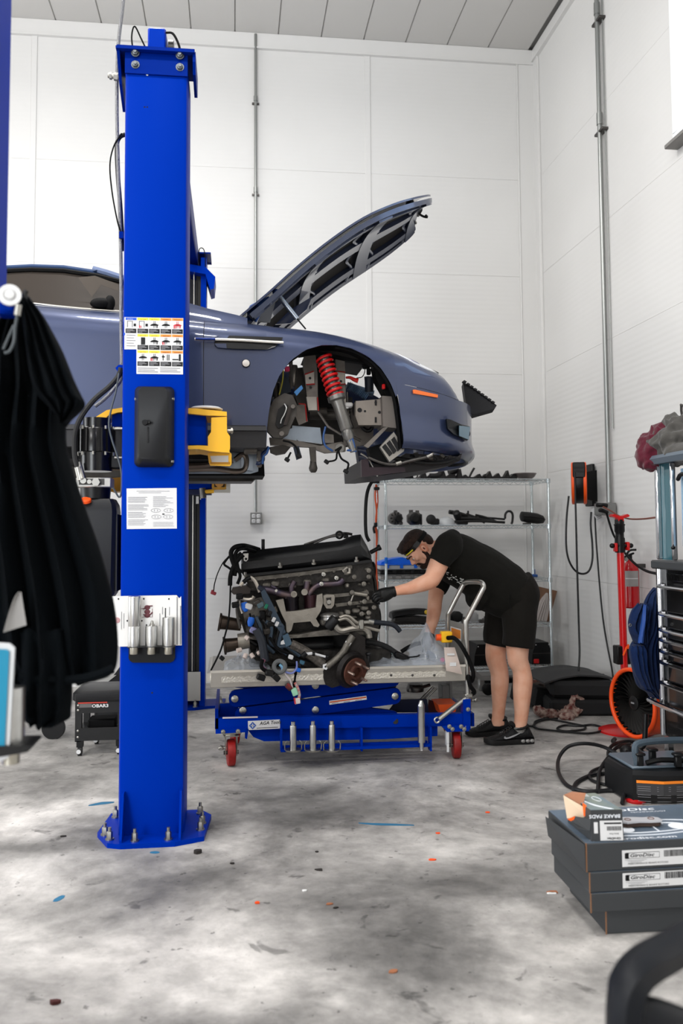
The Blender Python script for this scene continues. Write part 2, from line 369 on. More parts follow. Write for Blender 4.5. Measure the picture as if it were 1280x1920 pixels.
# ================================================================ two-post lift
XC, YN, YFAR = -.375, 4.23, 7.55
lift = thing('two_post_lift', (XC, YN+.15, 0), 'tall blue two-post car lift holding up the blue car', 'car lift')
def column(Yf, inner, open_front):
    s = M(); h = 3.7
    x0, x1 = XC-.15, XC+.15
    pts = []
    r = .02; d = .29
    # C section: closed side at Yf, flanges run inner wards
    prof = [(x0, d), (x0, r), (x0+r*.3, r*.3), (x0+r, 0), (x1-r, 0), (x1-r*.3, r*.3), (x1, r), (x1, d), (x1-.045, d), (x1-.045, d-.012), (x1-.012, d-.012), (x1-.012, .012), (x0+.012, .012), (x0+.012, d-.012), (x0+.045, d-.012), (x0+.045, d)]
    s.prism([(x, Yf+inner*y) for x, y in prof], (0, 0, .015), (1, 0, 0), (0, 1, 0), (0, 0, h-.015))
    return put('column', s, BLUE, lift, smooth=30)
column(YN, 1, False); column(YFAR, -1, True)
# base plates with anchor nuts and gussets
def base(Yc, inner):
    b = M(); t = .022
    o = [(-.625, .06), (-.56, -.09), (-.5, -.115), (-.26, -.115), (-.13, -.06), (-.105, .25), (-.16, .34), (-.6, .34)]
    b.prism([(x, Yc+inner*y) for x, y in o], (0, 0, 0), (1, 0, 0), (0, 1, 0), (0, 0, t))
    bp = put('base_plate', b, BLUE, lift, smooth=20)
    for x, y in ((-.585, .02), (-.555, -.045), (-.44, -.08), (-.29, -.08), (-.15, .03), (-.145, .12), (-.57, .27), (-.16, .27)):
        rep('anchor_nut', NUT, bp, (x, Yc+inner*y, t))
    for x in (-.505, -.243):
        g = M().prism([(0, 0), (-.1, 0), (-.1, .012), (-.03, .2), (0, .2)], (x, Yc, t), (0, inner, 0), (0, 0, 1), (.01, 0, 0))
        put('gusset', g, BLUE, bp, smooth=20)
base(YN, 1)
b = M(); b.prism([(-.62, -.36), (-.3, -.36), (-.2, -.31), (-.08, -.29), (-.06, .0), (-.6, .0)], (0, YFAR, 0), (1, 0, 0), (0, 1, 0), (0, 0, .022))
bp = put('base_plate', b, BLUE, lift, smooth=20)
for x, y in ((-.3, -.33), (-.1, -.26), (-.1, -.2), (-.45, -.33)): rep('anchor_nut', NUT, bp, (x, YFAR+y, .022))
put('kick_plate', M().box((-.36, YFAR-.3, .18), (.2, .004, .23)), mat('bare_galvanised', (168, 166, 162), .45, .6), bp)
# slides and rails inside the far column
put('slide_rail', M().box((-.31, YFAR-.27, 1.9), (.014, .014, 3.2)).box((-.285, YFAR-.16, 1.9), (.05, .2, 3.4)), mat('rail_black', (8, 9, 12), .4), lift)
put('wire_rope', M().cyl((-.325, YFAR-.29, .3), (-.325, YFAR-.29, 3.6), .006), ZINC, lift)
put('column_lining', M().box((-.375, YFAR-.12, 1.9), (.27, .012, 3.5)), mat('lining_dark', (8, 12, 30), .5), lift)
put('latch_plate', M().box((-.29, YFAR-.305, 1.68), (.022, .01, .06)).box((-.265, YFAR-.3, 1.69), (.008, .008, .012)), PAPER, lift)
# top brackets
def top_bracket(Yf, inner):
    t = M(); y0 = Yf-inner*.035
    zt = 3.755
    t.box((XC, Yf-inner*.006, 3.695), (.3, .012, .11))                       # bolted face
    t.box((XC, Yf+inner*.1, zt), (.37, .29, .012))                            # top flange
    t.prism([(-.19, 0), (.185, 0), (.185, -.012), (-.19, -.012)], (XC, y0-inner*.012, zt), (1, 0, 0), (0, 0, 1), (0, inner*.03, 0))
    for x, sg in ((-.562, 1), (-.2, -1)) if inner > 0 else ():
        t.prism([(0, 0), (.26, 0), (.26, -.1), (.2, -.13), (.03, -.1), (0, -.05)] if sg < 0 else [(0, 0), (.25, 0), (.25, -.2), (.1, -.13), (0, -.02)], (x, Yf-inner*.03, zt), (0, inner, 0), (0, 0, 1), (.014, 0, 0))
    o = put('top_bracket', t, BLUED, lift, smooth=20)
    for x in (-.475, -.262): rep('bolt_head', BOLT, o, (x, Yf-inner*.012, 3.683), (0, -inner, 0)); rep('bolt_head', BOLT, o, (x, Yf-inner*.02, 3.738), (0, -inner, 0))
    return o
tb = top_bracket(YN, 1); top_bracket(YFAR, -1)
for x in (-.487, -.275): put('stud', M().cyl((x, YN+.06, 3.76), (x, YN+.06, 3.79), .008), ZINC, tb)
put('crossbeam', M().box((-.358, (4.5+YFAR-.1)/2, 3.73), (.124, YFAR-.1-4.5, .16), bev=.008), BLUED, lift)
put('beam_end', M().box((XC-.005, YN+.13, 3.84), (.088, .16, .15), bev=.008), BLUE, lift)
put('bracket_wing', M().prism([(0, 0), (.13, -.02), (.21, -.1), (.2, -.2), (.17, -.21), (.13, -.08), (0, -.06)], (-.36, YFAR-.36, 3.62), (1, 0, 0), (0, 0, 1), (0, .3, 0)), BLUE, lift)
put('bracket_pipe', M().tube([(-.285, YFAR-.3, 3.62), (-.285, YFAR-.3, 3.76), (-.25, YFAR-.3, 3.77), (-.235, YFAR-.3, 3.7), (-.233, YFAR-.3, 3.58)], .004, 6, 4), BLACKM, lift)
put('pulley', M().cyl((-.325, YN+.11, 3.82), (-.3, YN+.11, 3.82), .06, n=20).cyl((-.3, YN+.11, 3.82), (-.285, YN+.11, 3.82), .02), BLACK, lift)
put('cable_loop', M().tube([(-.49, YN+.05, 3.76), (-.5, YN+.04, 3.85), (-.485, YN+.03, 3.9), (-.455, YN+.05, 3.85), (-.43, YN+.06, 3.8)], .004, 6, 6), BLACKM, lift)
put('cable_loop', M().tube([(-.335, YN+.05, 3.89), (-.3, YN+.04, 3.88), (-.27, YN+.04, 3.82), (-.262, YN+.05, 3.76)], .006, 6, 6), BLACKM, lift)
put('cable_end', M().cyl((-.55, YN+.1, 3.672), (-.62, YN+.1, 3.68), .012, n=10).cyl((-.57, YN+.1, 3.674), (-.59, YN+.1, 3.676), .02, n=6).cyl((-.6, YN+.1, 3.678), (-.612, YN+.1, 3.679), .018, n=6), ZINC, lift)
put('rivet', M().ell(at(276, 140, Y=YN-.003), (.006, .004, .006)), PAPER, lift)
put('drilled_holes', M().cyl(at(271, 201, Y=YN-.001), at(271, 201, Y=YN+.003), .004, n=8).cyl(at(276, 201, Y=YN-.001), at(276, 201, Y=YN+.003), .004, n=8).cyl(at(285, 1299, Y=YN-.001), at(285, 1299, Y=YN+.003), .004, n=8), INK, lift)
# cover over the lock, on the near column
cv = M(); a = at(252, 876, Y=YN); b_ = at(327, 726, Y=YN); x0, x1, z0, z1 = a.x, b_.x, a.z, b_.z
def rrect(x0, x1, z0, z1, r, y, n=4):
    o = []
    for cx, cz, a0 in ((x1-r, z1-r, 0), (x0+r, z1-r, 90), (x0+r, z0+r, 180), (x1-r, z0+r, 270)):
        for k in range(n+1):
            q = R(a0+90*k/n); o.append(V((cx+r*cos(q), y, cz+r*sin(q))))
    return o
cv.loft([rrect(x0, x1, z0, z1, .025, YN)[::-1], rrect(x0, x1, z0, z1, .025, YN-.016)[::-1], rrect(x0+.022, x1-.03, z0+.035, z1-.01, .025, YN-.055)[::-1]])
lc = put('lock_cover', cv, mat('cover_black', (17, 18, 20), .42), lift, smooth=45)
put('lever_slot', M().box((-.397, YN-.0555, (z0+z1)/2-.045), (.009, .004, .075), bev=.002), INK, lc)
put('release_lever', M().cyl((-.41, YN-.05, (z0+z1)/2+.012), (-.41, YN-.085, (z0+z1)/2+.012), .013, n=12).cyl((-.4, YN-.07, (z0+z1)/2+.01), (-.385, YN-.075, (z0+z1)/2+.012), .006), BLACK, lc)
for px, py in ((257, 748), (322, 748), (257, 865), (321, 865)): rep('screw_head', SCREW, lc, at(px, py, Y=YN-.016), (0, -1, 0), 1.5)
# warning decal: a grid of pictograms
def decal(pts):
    return pprism(M(), pts, YN-.001, .001)
dc = put('warning_decal', decal([(233, 594.5), (343.5, 596.5), (343, 702), (255.7, 701), (255.7, 655), (233, 655)]), PAPER, lift, smooth=0)
def pq(x0, y0, x1, y1, mt, name, parent, Y=YN-.0016): return put(name, pbox(M(), x0, y0, x1, y1, Y, .0006), mt, parent, smooth=0)
cells = []
for r_ in range(3):
    for c_ in range(-1, 4):
        if c_ < 0 and r_ > 0: continue
        x0 = 257.6+c_*21.6-(.6 if c_ < 0 else 0); y0 = 596+r_*30.6+c_*.35
        hm = SB if c_ < 0 else SY if c_ < 2 else SO
        pq(x0, y0, x0+20.4, y0+4.2, hm, 'header_strip', dc)
        text('lettering', 'NOTICE' if c_ < 0 else 'CAUTION' if c_ < 2 else 'WARNING', at(x0+3.5, y0+3.6, Y=YN-.0024), (1, 0, 0), (0, 0, 1), .0052, PAPER if c_ < 0 else INK, dc)
        pq(x0, y0+20.6, x0+20.2, y0+28.6, INK, 'caption_block', dc)
        ln = M()
        for k in range(3): pbox(ln, x0+1.5, y0+22+k*2.1, x0+(14, 17, 9)[k], y0+22.9+k*2.1, YN-.002, .0004)
        put('caption_lines', ln, GREYINK, dc, smooth=0)
        g = M(); k = (r_*4+c_) % 6; cx, cy = x0+10, y0+12.5
        if r_ == 0 and c_ <= 0:
            pbox(g, x0+3, y0+6, x0+4, y0+18, YN-.002, .0004); pbox(g, x0+12, y0+6, x0+13, y0+18, YN-.002, .0004); pbox(g, x0+3, y0+6, x0+13, y0+6.5, YN-.002, .0004); pbox(g, x0+15, y0+11, x0+19.5, y0+16, YN-.002, .0004)
        elif r_ == 1 and c_ == 0:
            pbox(g, x0+6.5, y0+6, x0+14.5, y0+19.5, YN-.002, .0004)
        elif r_ == 2 and c_ == 3:
            pbox(g, x0+12.5, y0+6, x0+16.5, y0+18.5, YN-.002, .0004); pbox(g, x0+.5, y0+15, x0+12, y0+17, YN-.002, .0004)
        elif r_ == 2 and c_ == 2:
            for q in (4, 12, 15): pbox(g, x0+q, y0+7, x0+q+1.6, y0+18, YN-.002, .0004)
            pbox(g, x0+2.5, y0+10, x0+8, y0+12, YN-.002, .0004)
        else:
            pprism(g, [(x0+2, cy+1), (x0+5, cy-1), (x0+9, cy-2.2), (x0+14, cy-1.6), (x0+18, cy+.4), (x0+17, cy+2), (x0+3, cy+2)], YN-.002, .0004)
            pbox(g, cx-1.6, y0+6, cx-.6, y0+18.5, YN-.002, .0004); pbox(g, cx+1, y0+6, cx+2, y0+18, YN-.002, .0004)
            if k % 2: pbox(g, x0+14, y0+13.5, x0+16, y0+18.5, YN-.002, .0004)
        put('pictogram', g, SR if (r_, c_) == (0, 3) else INK, dc, smooth=0)
        if k % 3 == 0: put('pictogram', pbox(pbox(M(), x0+3, y0+14, x0+5, y0+19, YN-.0023, .0003), x0+6, y0+14.5, x0+7.3, y0+19, YN-.0023, .0003), SR, dc, smooth=0)
ln = M()
for k in range(5): pbox(ln, 237, 628+k*5, 254-(k % 2)*3, 628.8+k*5, YN-.0016, .0005)
for k in range(3):
    for x in (258, 300): pbox(ln, x, 690+k*3.4, x+38-(k % 2)*6, 690.8+k*3.4, YN-.0016, .0005)
put('fine_print', ln, GREYINK, dc, smooth=0)
pq(231.5, 624, 234.5, 628.5, SB, 'header_strip', dc)
# instruction sheet
dc2 = put('instruction_sheet', decal([(237.2, 916), (331, 915), (331.5, 991), (237.4, 992)]), PAPER, lift, smooth=0)
random.seed(3); ln = M()
for k in range(2): pbox(ln, 256+k*4, 920.5+k*3, 318-k*16, 921.3+k*3, YN-.0016, .0005)
for k in range(24):
    if k % 6 != 5: pbox(ln, 240, 932+k*2.35, 279-random.random()*12, 932.9+k*2.35, YN-.0016, .0005)
for k in range(9): pbox(ln, 287, 931+k*2.3, 325-random.random()*20, 931.8+k*2.3, YN-.0016, .0005)
for k in range(4): pbox(ln, 287, 979+k*2.4, 328-random.random()*4, 979.8+k*2.4, YN-.0016, .0005)
put('fine_print', ln, mat('fine_print_grey', (120, 120, 126), .7), dc2, smooth=0)
for cx, cy in ((292, 957), (316, 957), (293, 969), (315, 969)):
    g = M(); P = [(cx+9*cos(2*pi*k/16), cy+3.6*sin(2*pi*k/16)) for k in range(16)]
    g.tube([at(x, y, Y=YN-.0016) for x, y in P], .0008, 4, closed=True); pbox(g, cx-3, cy-1.8, cx-2, cy+1.8, YN-.0016, .0004); pbox(g, cx+2.5, cy-1.8, cx+3.5, cy+1.8, YN-.0016, .0004)
    put('car_outline', g, GREYINK, dc2, smooth=0)
pq(304, 963, 308.5, 965, INK, 'printed_mark', dc2)
# adapter rack with document sleeve
rk = put('adapter_rack', M(), BLACK, lift) if False else None
s = M(); pprism(s, [(241, 1213), (328, 1213), (328, 1234), (325, 1239.5), (319, 1242.5), (249, 1242.5), (243.5, 1239.5), (241, 1234)], YN-.012, .012)
pbox(s, 238, 1212, 328, 1215, YN-.075, .075)
rk = put('adapter_rack', s, BLACK, lift)
sl = put('document_sleeve', pprism(M(), [(203, 1118), (331, 1116), (336, 1122), (339.5, 1118), (340.5, 1210), (222, 1212.5), (214, 1180)], YN-.014, .002), mat('sleeve_paper', (218, 217, 214), .25), lift, smooth=0)
g = M()
for px, py in ((222, 1123), (269.5, 1122.6), (316.5, 1123), (238.5, 1164), (266, 1164), (274.5, 1172)): g.cyl(at(px, py, Y=YN-.0155), at(px, py, Y=YN-.014), .004, n=8)
put('punch_holes', g, INK, sl)
g = M()
for a in (-1, 1): ptube(g, [(269, 1147+a*5), (277, 1146+a*9), (286, 1142+a*6)], YN-.016, .003, 6, 3)
for cy in (1139, 1147, 1154): g.ell(at(276, cy, Y=YN-.015), (.014, .002, .011))
pbox(g, 266, 1156.5, 284.5, 1157.5, YN-.0155, .0015); pbox(g, 285, 1141, 286, 1157.5, YN-.0155, .0015); pbox(g, 264.5, 1140.5, 270, 1141.5, YN-.0155, .0015)
put('printed_machine', g, mat('print_maroon', (96, 52, 58), .6), sl)
put('printed_seal', M().ring(at(219.5, 1163, Y=YN-.0155), (0, 1, 0), .011, .002).ring(at(219.5, 1163, Y=YN-.0155), (0, 1, 0), .005, .002), mat('seal_pink', (190, 130, 135), .6), sl)
g = M()
for x, a, b in ((227, 1147, 1180), (231.5, 1150, 1178), (299, 1150, 1174), (304, 1138, 1152), (317, 1138, 1154)): pbox(g, x, a, x+1.2, b, YN-.0155, .001)
put('print_lines', g, GREYINK, sl, smooth=0)
put('title_line', pbox(M(), 309, 1140, 311, 1157, YN-.0155, .001), INK, sl, smooth=0)
put('sleeve_edge', pprism(pprism(M(), [(331, 1119), (333, 1119), (333, 1209), (331, 1209)], YN-.0155, .001), [(337.5, 1136), (339.5, 1136), (339.5, 1209), (337.5, 1209)], YN-.0155, .001), GREYINK, sl, smooth=0)
def adapter(px, ytop, ybot, label, knob=False, double=None):
    p = at(px, ybot, Y=YN-.045); zt = at(px, ytop, Y=YN-.045).z; z0 = p.z
    r = .0285; pr_ = [(r*.97, 0), (r, .004)]
    if double:
        zd = at(px, double, Y=YN-.045).z-z0; pr_ += [(r, zd-.002), (r*.96, zd), (r, zd+.002)]
    pr_ += [(r, zt-z0-.004), (r*.94, zt-z0)]
    t = thing('lift_adapter', (p.x, YN-.045, z0-.03), label, 'lift adapter', 'steel lift adapters in the rack')
    put('barrel', M().lathe(pr_, (p.x, YN-.045, z0), n=28), STEEL, t)
    put('peg', M().lathe([(.018, -.033), (.0195, -.03), (.0195, .001)], (p.x, YN-.045, z0), n=20), mat('peg_steel', (170, 166, 155), .35, 1), t)
    if knob: put('cap_screw', M().lathe([(.012, 0), (.012, .008), (.008, .01), (.006, .022), (.003, .024)], (p.x+.003, YN-.045, zt), n=10), ZINC, t)
adapter(251.3, 1118, 1213, 'tallest steel lift adapter, two stacked barrels, in rack on near blue post', double=1174)
adapter(283.5, 1173.5, 1213, 'shortest steel lift adapter with screw top in rack on near blue post', knob=True)
adapter(315.3, 1157.5, 1213, 'plain mid-height steel lift adapter in rack on near blue post')
# hydraulic power unit on the left of the near column
YP = 4.42
def px2(x, y, Y=YP): return at(x, y, Y=Y)
c = px2(181, 840); cx = c.x
def zy(y, Y=YP): return at(181, y, Y=Y).z
mo = M(); rr = .085
mo.lathe([(rr*.8, zy(785)), (rr*.78, zy(803))], (cx, YP, 0), n=24)
mo.lathe([(rr, zy(848)), (rr, zy(806)), (rr*.93, zy(803))][::-1], (cx, YP, 0), n=24)
mo.lathe([(rr*.9, zy(884)), (rr*.92, zy(850))], (cx, YP, 0), n=24)
pu = put('power_unit_motor', mo, mat('motor_black', (13, 13, 14), .22), lift)
f = M()
for k in range(16): 
    q = 2*pi*k/16; f.box((cx+rr*.93*cos(q), YP+rr*.93*sin(q), (zy(806)+zy(848))/2), (.03, .008, zy(806)-zy(848)), rot=(0, 0, math.degrees(q)))
put('cooling_fins', f, MATS['motor_black'], pu)
f = M()
for z in (zy(804), zy(852)):
    for k in range(5): q = -pi*.95+k*pi*.22; f.cyl((cx+rr*1.02*cos(q), YP+rr*1.02*sin(q), z-.008), (cx+rr*1.02*cos(q), YP+rr*1.02*sin(q), z+.008), .006, n=8)
put('motor_bolts', f, ZINC, pu)
put('motor_side_box', M().box((cx+.1, YP+.03, zy(840)), (.07, .1, zy(800)-zy(880)), bev=.01), BLACK, pu)
put('mount_bracket', M().box((cx+.155, YP+.03, zy(818)), (.012, .12, .34)).box((cx+.2, YP+.09, zy(818)), (.1, .012, .34)), BLUED, lift)
put('mount_bolts', M().cyl((cx+.09, YP-.03, zy(805)), (cx+.15, YP-.03, zy(805)), .006).cyl((cx+.09, YP-.03, zy(859)), (cx+.15, YP-.03, zy(859)), .006).lathe([(.014, 0), (.012, .012)], (cx+.15, YP-.03, zy(859)), (1, 0, 0), n=10), ZINC, lift)
pb = put('pump_block', M().box((cx-.002, YP-.01, zy(906)), (.165, .13, .048), bev=.004), mat('cast_aluminium', (172, 170, 165), .42, .8, var=.2, scale=40), lift)
put('block_ports', M().cyl((cx+.012, YP-.07, zy(906)), (cx+.012, YP-.095, zy(906)), .02, n=6).cyl((cx-.02, YP-.07, zy(905)), (cx-.02, YP-.085, zy(905)), .011, n=12).cyl((cx-.048, YP-.07, zy(903)), (cx-.048, YP-.09, zy(903)), .015, n=12).cyl((cx-.05, YP-.085, zy(900)), (cx-.075, YP-.07, zy(870)), .016, n=10), ZINC, pb)
put('block_recess', M().box((cx-.01, YP-.0755, zy(905)), (.12, .003, .03)), mat('recess_dark', (60, 60, 58), .5), pb)
put('pump_neck', M().lathe([(.07, zy(935)), (.075, zy(914))], (cx-.002, YP, 0), n=20), BLACK, lift)
rs = put('reservoir', M().loft([rrect(cx-.075, cx+.105, zy(1118), zy(1118), 0, 0)] if False else [[V((cx+.012+sx*w_, YP+.02+sy*d_, z)) for sx, sy in ((-1, -.8), (-.8, -1), (.8, -1), (1, -.8), (1, .8), (.8, 1), (-.8, 1), (-1, .8))] for z, w_, d_ in ((zy(1120), .075, .08), (zy(1112), .088, .092), (zy(960), .095, .1), (zy(947), .09, .095), (zy(936), .075, .08))]), mat('reservoir_black', (24, 25, 27), .35), lift, smooth=30)
g = M()
for k in range(6): g.cyl((cx+.108, YP-.055+k*.03, zy(1108)), (cx+.108, YP-.055+k*.03, zy(965)), .006, n=6)
put('ribs', g, MATS['reservoir_black'], rs)
put('filler_cap', M().lathe([(.028, 0), (.028, .012), (.024, .016)], (cx-.038, YP-.075, zy(942)), (0, -.45, 1), n=20), ORANGE, lift)
# hoses and conduits
Yh = 4.4
put('hydraulic_hose', ptube(M(), [(146, 878), (140, 850), (141, 812), (152, 782), (176, 750), (205, 725), (222, 705), (227, 690)], Yh-.06, .013, 8, 6), RUBBER, lift)
put('hydraulic_hose', ptube(M(), [(235, 252, 4.4), (224, 258), (219, 275), (221, 330), (225, 380), (228, 430), (229, 470)], Yh, .011, 8, 6), RUBBER, lift)
put('hose_fitting', M().cyl(at(146, 876, Y=Yh-.06), at(152, 900, Y=Yh-.06), .017, n=10), ZINC, lift)
put('flexible_conduit', ptube(M(), [(234, -30), (229, 20), (224, 60), (220, 110), (219, 200), (221, 300), (225, 420), (227, 520), (227, 600), (228, 690), (226, 712), (215, 728), (196, 748), (178, 762)], Yh-.02, .009, 8, 5), mat('conduit_grey', (128, 128, 130), .35, .8, bump=.8, bscale=200), lift)
put('control_cable', ptube(M(), [(228, 250), (213, 275), (206, 310), (210, 360), (219, 410), (226, 436)], Yh-.03, .004, 6, 6), BLACKM, lift)
put('control_cable', ptube(M(), [(223, 700), (217, 735), (209, 765), (204, 795), (210, 825), (220, 855), (228, 890), (225, 932), (212, 915)], Yh-.1, .005, 6, 5), mat('cable_slate', (60, 66, 70), .45), lift)
put('cable_clamp', pbox(M(), 223, 434, 231, 446, Yh-.04, .03), BLUED, lift); put('cable_hook', pprism(M(), [(216, 690), (222, 684), (230, 684), (230, 697), (220, 696)], Yh-.05, .05), BLUE, lift)
# near carriage: blue arm tubes in yellow yokes, right and left of the column
def yoke(sx):
    Y = 4.5
    f = (lambda x: x) if sx > 0 else (lambda x: 2*287-x)
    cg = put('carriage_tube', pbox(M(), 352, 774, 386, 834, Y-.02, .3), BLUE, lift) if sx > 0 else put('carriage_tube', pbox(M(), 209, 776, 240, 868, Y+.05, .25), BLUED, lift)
    y = M()
    if sx > 0:
        top = [(338, 767), (350, 765), (370, 766), (425, 772), (425, 780), (390, 779), (350, 775), (338, 774)]
        pprism(y, top, Y-.06, .3)
        pprism(y, [(338, 836), (372, 835), (395, 836), (430, 842), (430, 849), (395, 846), (372, 842), (338, 843)], Y-.06, .3)
        pprism(y, [(396, 783), (425, 781), (425.5, 810), (431, 818), (431, 843), (390, 838), (389.5, 819), (395.5, 810)], Y-.055, .03)
        o = put('arm_yoke', y, YEL, lift, smooth=20)
        put('pivot_disc', M().lathe([(.084, 0), (.086, .006), (.07, .014), (.03, .018)], at(386, 769, Y=Y+.04), n=28), PAPER, o)
        put('pivot_bolt', M().cyl(at(425, 809, Y=Y+.02), at(437, 808, Y=Y+.02), .01).cyl(at(433, 808, Y=Y+.02), at(436, 808, Y=Y+.02), .017, n=6), ZINC, o)
        q = M(); Yt = Y+.02
        pprism(q, [(389, 850), (430, 847), (434, 851), (434, 870), (431, 874), (394, 873), (391.5, 868)], Yt, .012)
        put('arm_tube_end', q, YEL, o, smooth=20)
        put('tube_mouth', pprism(M(), [(394, 855), (428, 854), (428, 866.5), (397, 866.5)], Yt-.004, .006), mat('worn_silver', (190, 186, 178), .45, .6), o)
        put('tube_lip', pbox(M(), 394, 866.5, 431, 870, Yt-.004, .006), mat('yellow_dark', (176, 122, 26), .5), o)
    else:
        pprism(y, [(176, 784), (200, 769), (230, 764), (240, 764), (240, 772), (222, 773), (204, 778), (196, 786)], Y+.02, .2)
        put('arm_yoke', y, YEL, lift, smooth=20)
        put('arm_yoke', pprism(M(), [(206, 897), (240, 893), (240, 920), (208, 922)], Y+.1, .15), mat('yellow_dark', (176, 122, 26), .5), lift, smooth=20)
yoke(1); yoke(-1)
# far carriage arm
Y = 6.95
fa = put('swing_arm', pbox(M(), 340, 891, 397, 917, Y, .2, .01), BLUE, lift)
q = M(); pprism(q, [(397, 895), (404, 890), (424, 890), (426, 893), (425, 916), (421, 918), (401, 918), (397, 914)], Y-.1, .5)
put('arm_extension', q, mat('arm_amber', (196, 146, 56), .5), fa, smooth=20)
put('extension_side', pprism(M(), [(424, 897), (431.5, 893), (431.5, 924), (402, 924), (400, 919), (424, 918)], Y-.11, .012), mat('worn_silver', (190, 186, 178), .45, .6), fa)
put('tube_mouth', pbox(M(), 401.5, 897, 421, 913, Y-.115, .01), INK, fa)
put('lock_gear', M().cyl(at(411, 905, Y=Y-.14), at(411, 905, Y=Y-.1), .036, n=10).cyl(at(411, 905, Y=Y-.16), at(411, 905, Y=Y-.1), .018, n=6), mat('gear_brass', (190, 140, 80), .35, .7), fa)
put('lift_pad', pprism(M(), [(390, 889), (428, 889), (428, 895), (392, 896)], Y-.12, .2), RUBBER, fa)
put('lock_rod', M().cyl(at(384, 922, Y=Y-.1), at(401, 921, Y=Y-.1), .016, n=10), YEL, fa); put('lock_knob', M().cyl(at(379, 915, Y=Y-.1), at(381, 934, Y=Y-.1), .025, n=10), DSTEEL, fa)
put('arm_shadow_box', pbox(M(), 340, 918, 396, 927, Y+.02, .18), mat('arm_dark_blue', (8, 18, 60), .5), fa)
# ================================================================ the car on the lift
YC = 5.89
PAINT = mat('slate_blue_car_paint', (50, 60, 90), .36, .35, coat=.8)
CAST = mat('cast_grey_alloy', (118, 112, 106), .5, .55, var=.35, scale=14)
CASTD = mat('cast_dark_alloy', (74, 70, 66), .5, .5, var=.4, scale=14)
SILV = mat('silver_sheet', (150, 160, 172), .3, .8, var=.15, scale=9)
TRIMB = mat('black_trim', (16, 16, 17), .5)
GLASSD = mat('dark_side_glass', (52, 47, 43), .4, spec=.03)
SEALANT = mat('red_sealant', (150, 30, 28), .5)
car = thing('convertible_car', (.0, YC, 1.75), 'slate blue convertible car raised on the lift with hood open and engine out', 'car')
def lerp(a, b, t): return a+(b-a)*t
def tab(t, x):
    if x <= t[0][0]: return t[0][1]
    for (a, b), (c, d) in zip(t, t[1:]):
        if x <= c: return b+(d-b)*(x-a)/(c-a)
    return t[-1][1]
PLAN = spline([V((-2.3, 4.99, 0)), V((-1.5, 4.965, 0)), V((-.5, 4.95, 0)), V((.2, 4.94, 0)), V((.55, 4.93, 0)), V((.9, 4.945, 0)), V((1.12, 4.99, 0)), V((1.29, 5.085, 0)), V((1.42, 5.24, 0)), V((1.51, 5.45, 0)), V((1.565, 5.68, 0)), V((1.58, YC, 0))], 8)
NP = len(PLAN)-1
def plan(s):
    i = min(int(s), NP-1); return PLAN[i].lerp(PLAN[i+1], s-i)
def plan_n(s):      # inward normal
    i = min(int(s), NP-1); t = (PLAN[i+1]-PLAN[i]).normalized(); return V((-t.y, t.x, 0))
def s_of_X(X):
    for i in range(NP):
        if PLAN[i+1].x >= X: return i+(X-PLAN[i].x)/(PLAN[i+1].x-PLAN[i].x)
    return NP
def s_of_px(px, off=0):
    for k in range(NP*6):
        s = k/6; p = plan(s)+plan_n(s)*off; q = at(px, 760, Y=p.y)
        if p.x >= q.x: return s
    return NP
TOPPX = [(-400, 556), (0, 563), (50, 567), (150, 577), (225, 583), (300, 588), (345, 592), (400, 599), (440, 602), (480, 606), (520, 611), (560, 615), (600, 620), (640, 627), (680, 637), (720, 649), (760, 664), (800, 683), (840, 707), (865, 727), (880, 745)]
def ztop(s):
    p = plan(s)
    # station pixel of the crown
    q = p+plan_n(s)*.14
    d = q-CAM; zc = d.dot(CF); px = 640+FPX*d.dot(CR)/zc
    return at(px, tab(TOPPX, px), Y=q.y).z+.012 if px < 872 else 2.2
ZT = [ztop(i) for i in range(NP+1)]
for i in range(NP+1):
    if PLAN[i].x > 1.3: ZT[i] = ZT[i-1]-.018 if i else 2.2
def zt(s): i = min(int(s), NP-1); return lerp(ZT[i], ZT[i+1], s-i)
def body(s, z, crown=.17, D=.3, push=0):
    zz = zt(s); zw = zz-crown
    if z > zw:
        k = min(1, (z-zw)/crown); off = D*(1-math.sqrt(max(0, 1-k*k)))
    else: off = .035*((zw-z)/.5)**2
    p = plan(s)+plan_n(s)*(off-push); p.z = z
    return p
def zpix(px, py, Y=4.95): return at(px, py, Y=Y).z
SILLZ = zpix(400, 797)
ARCH = [(499.5, 838), (501, 800), (504, 770), (511, 735), (524, 703), (545, 676), (572, 657), (602, 648), (630, 647), (660, 653), (690, 669), (715, 692), (732, 718), (742, 742), (748, 775), (753, 810), (757, 838)]
AW = [at(x, y, Y=4.94) for x, y in ARCH]
def arch_z(X):
    for a, b in zip(AW, AW[1:]):
        if a.x <= X <= b.x: return lerp(a.z, b.z, (X-a.x)/(b.x-a.x))
    return None
def shut_z(s):
    p = plan(s); return lerp(zpix(742, 717), zpix(880, 751, 5.15), max(0, min(1, (p.x-.92)/.42)))
XA0, XSH = AW[0].x, at(742, 717, Y=4.94).x
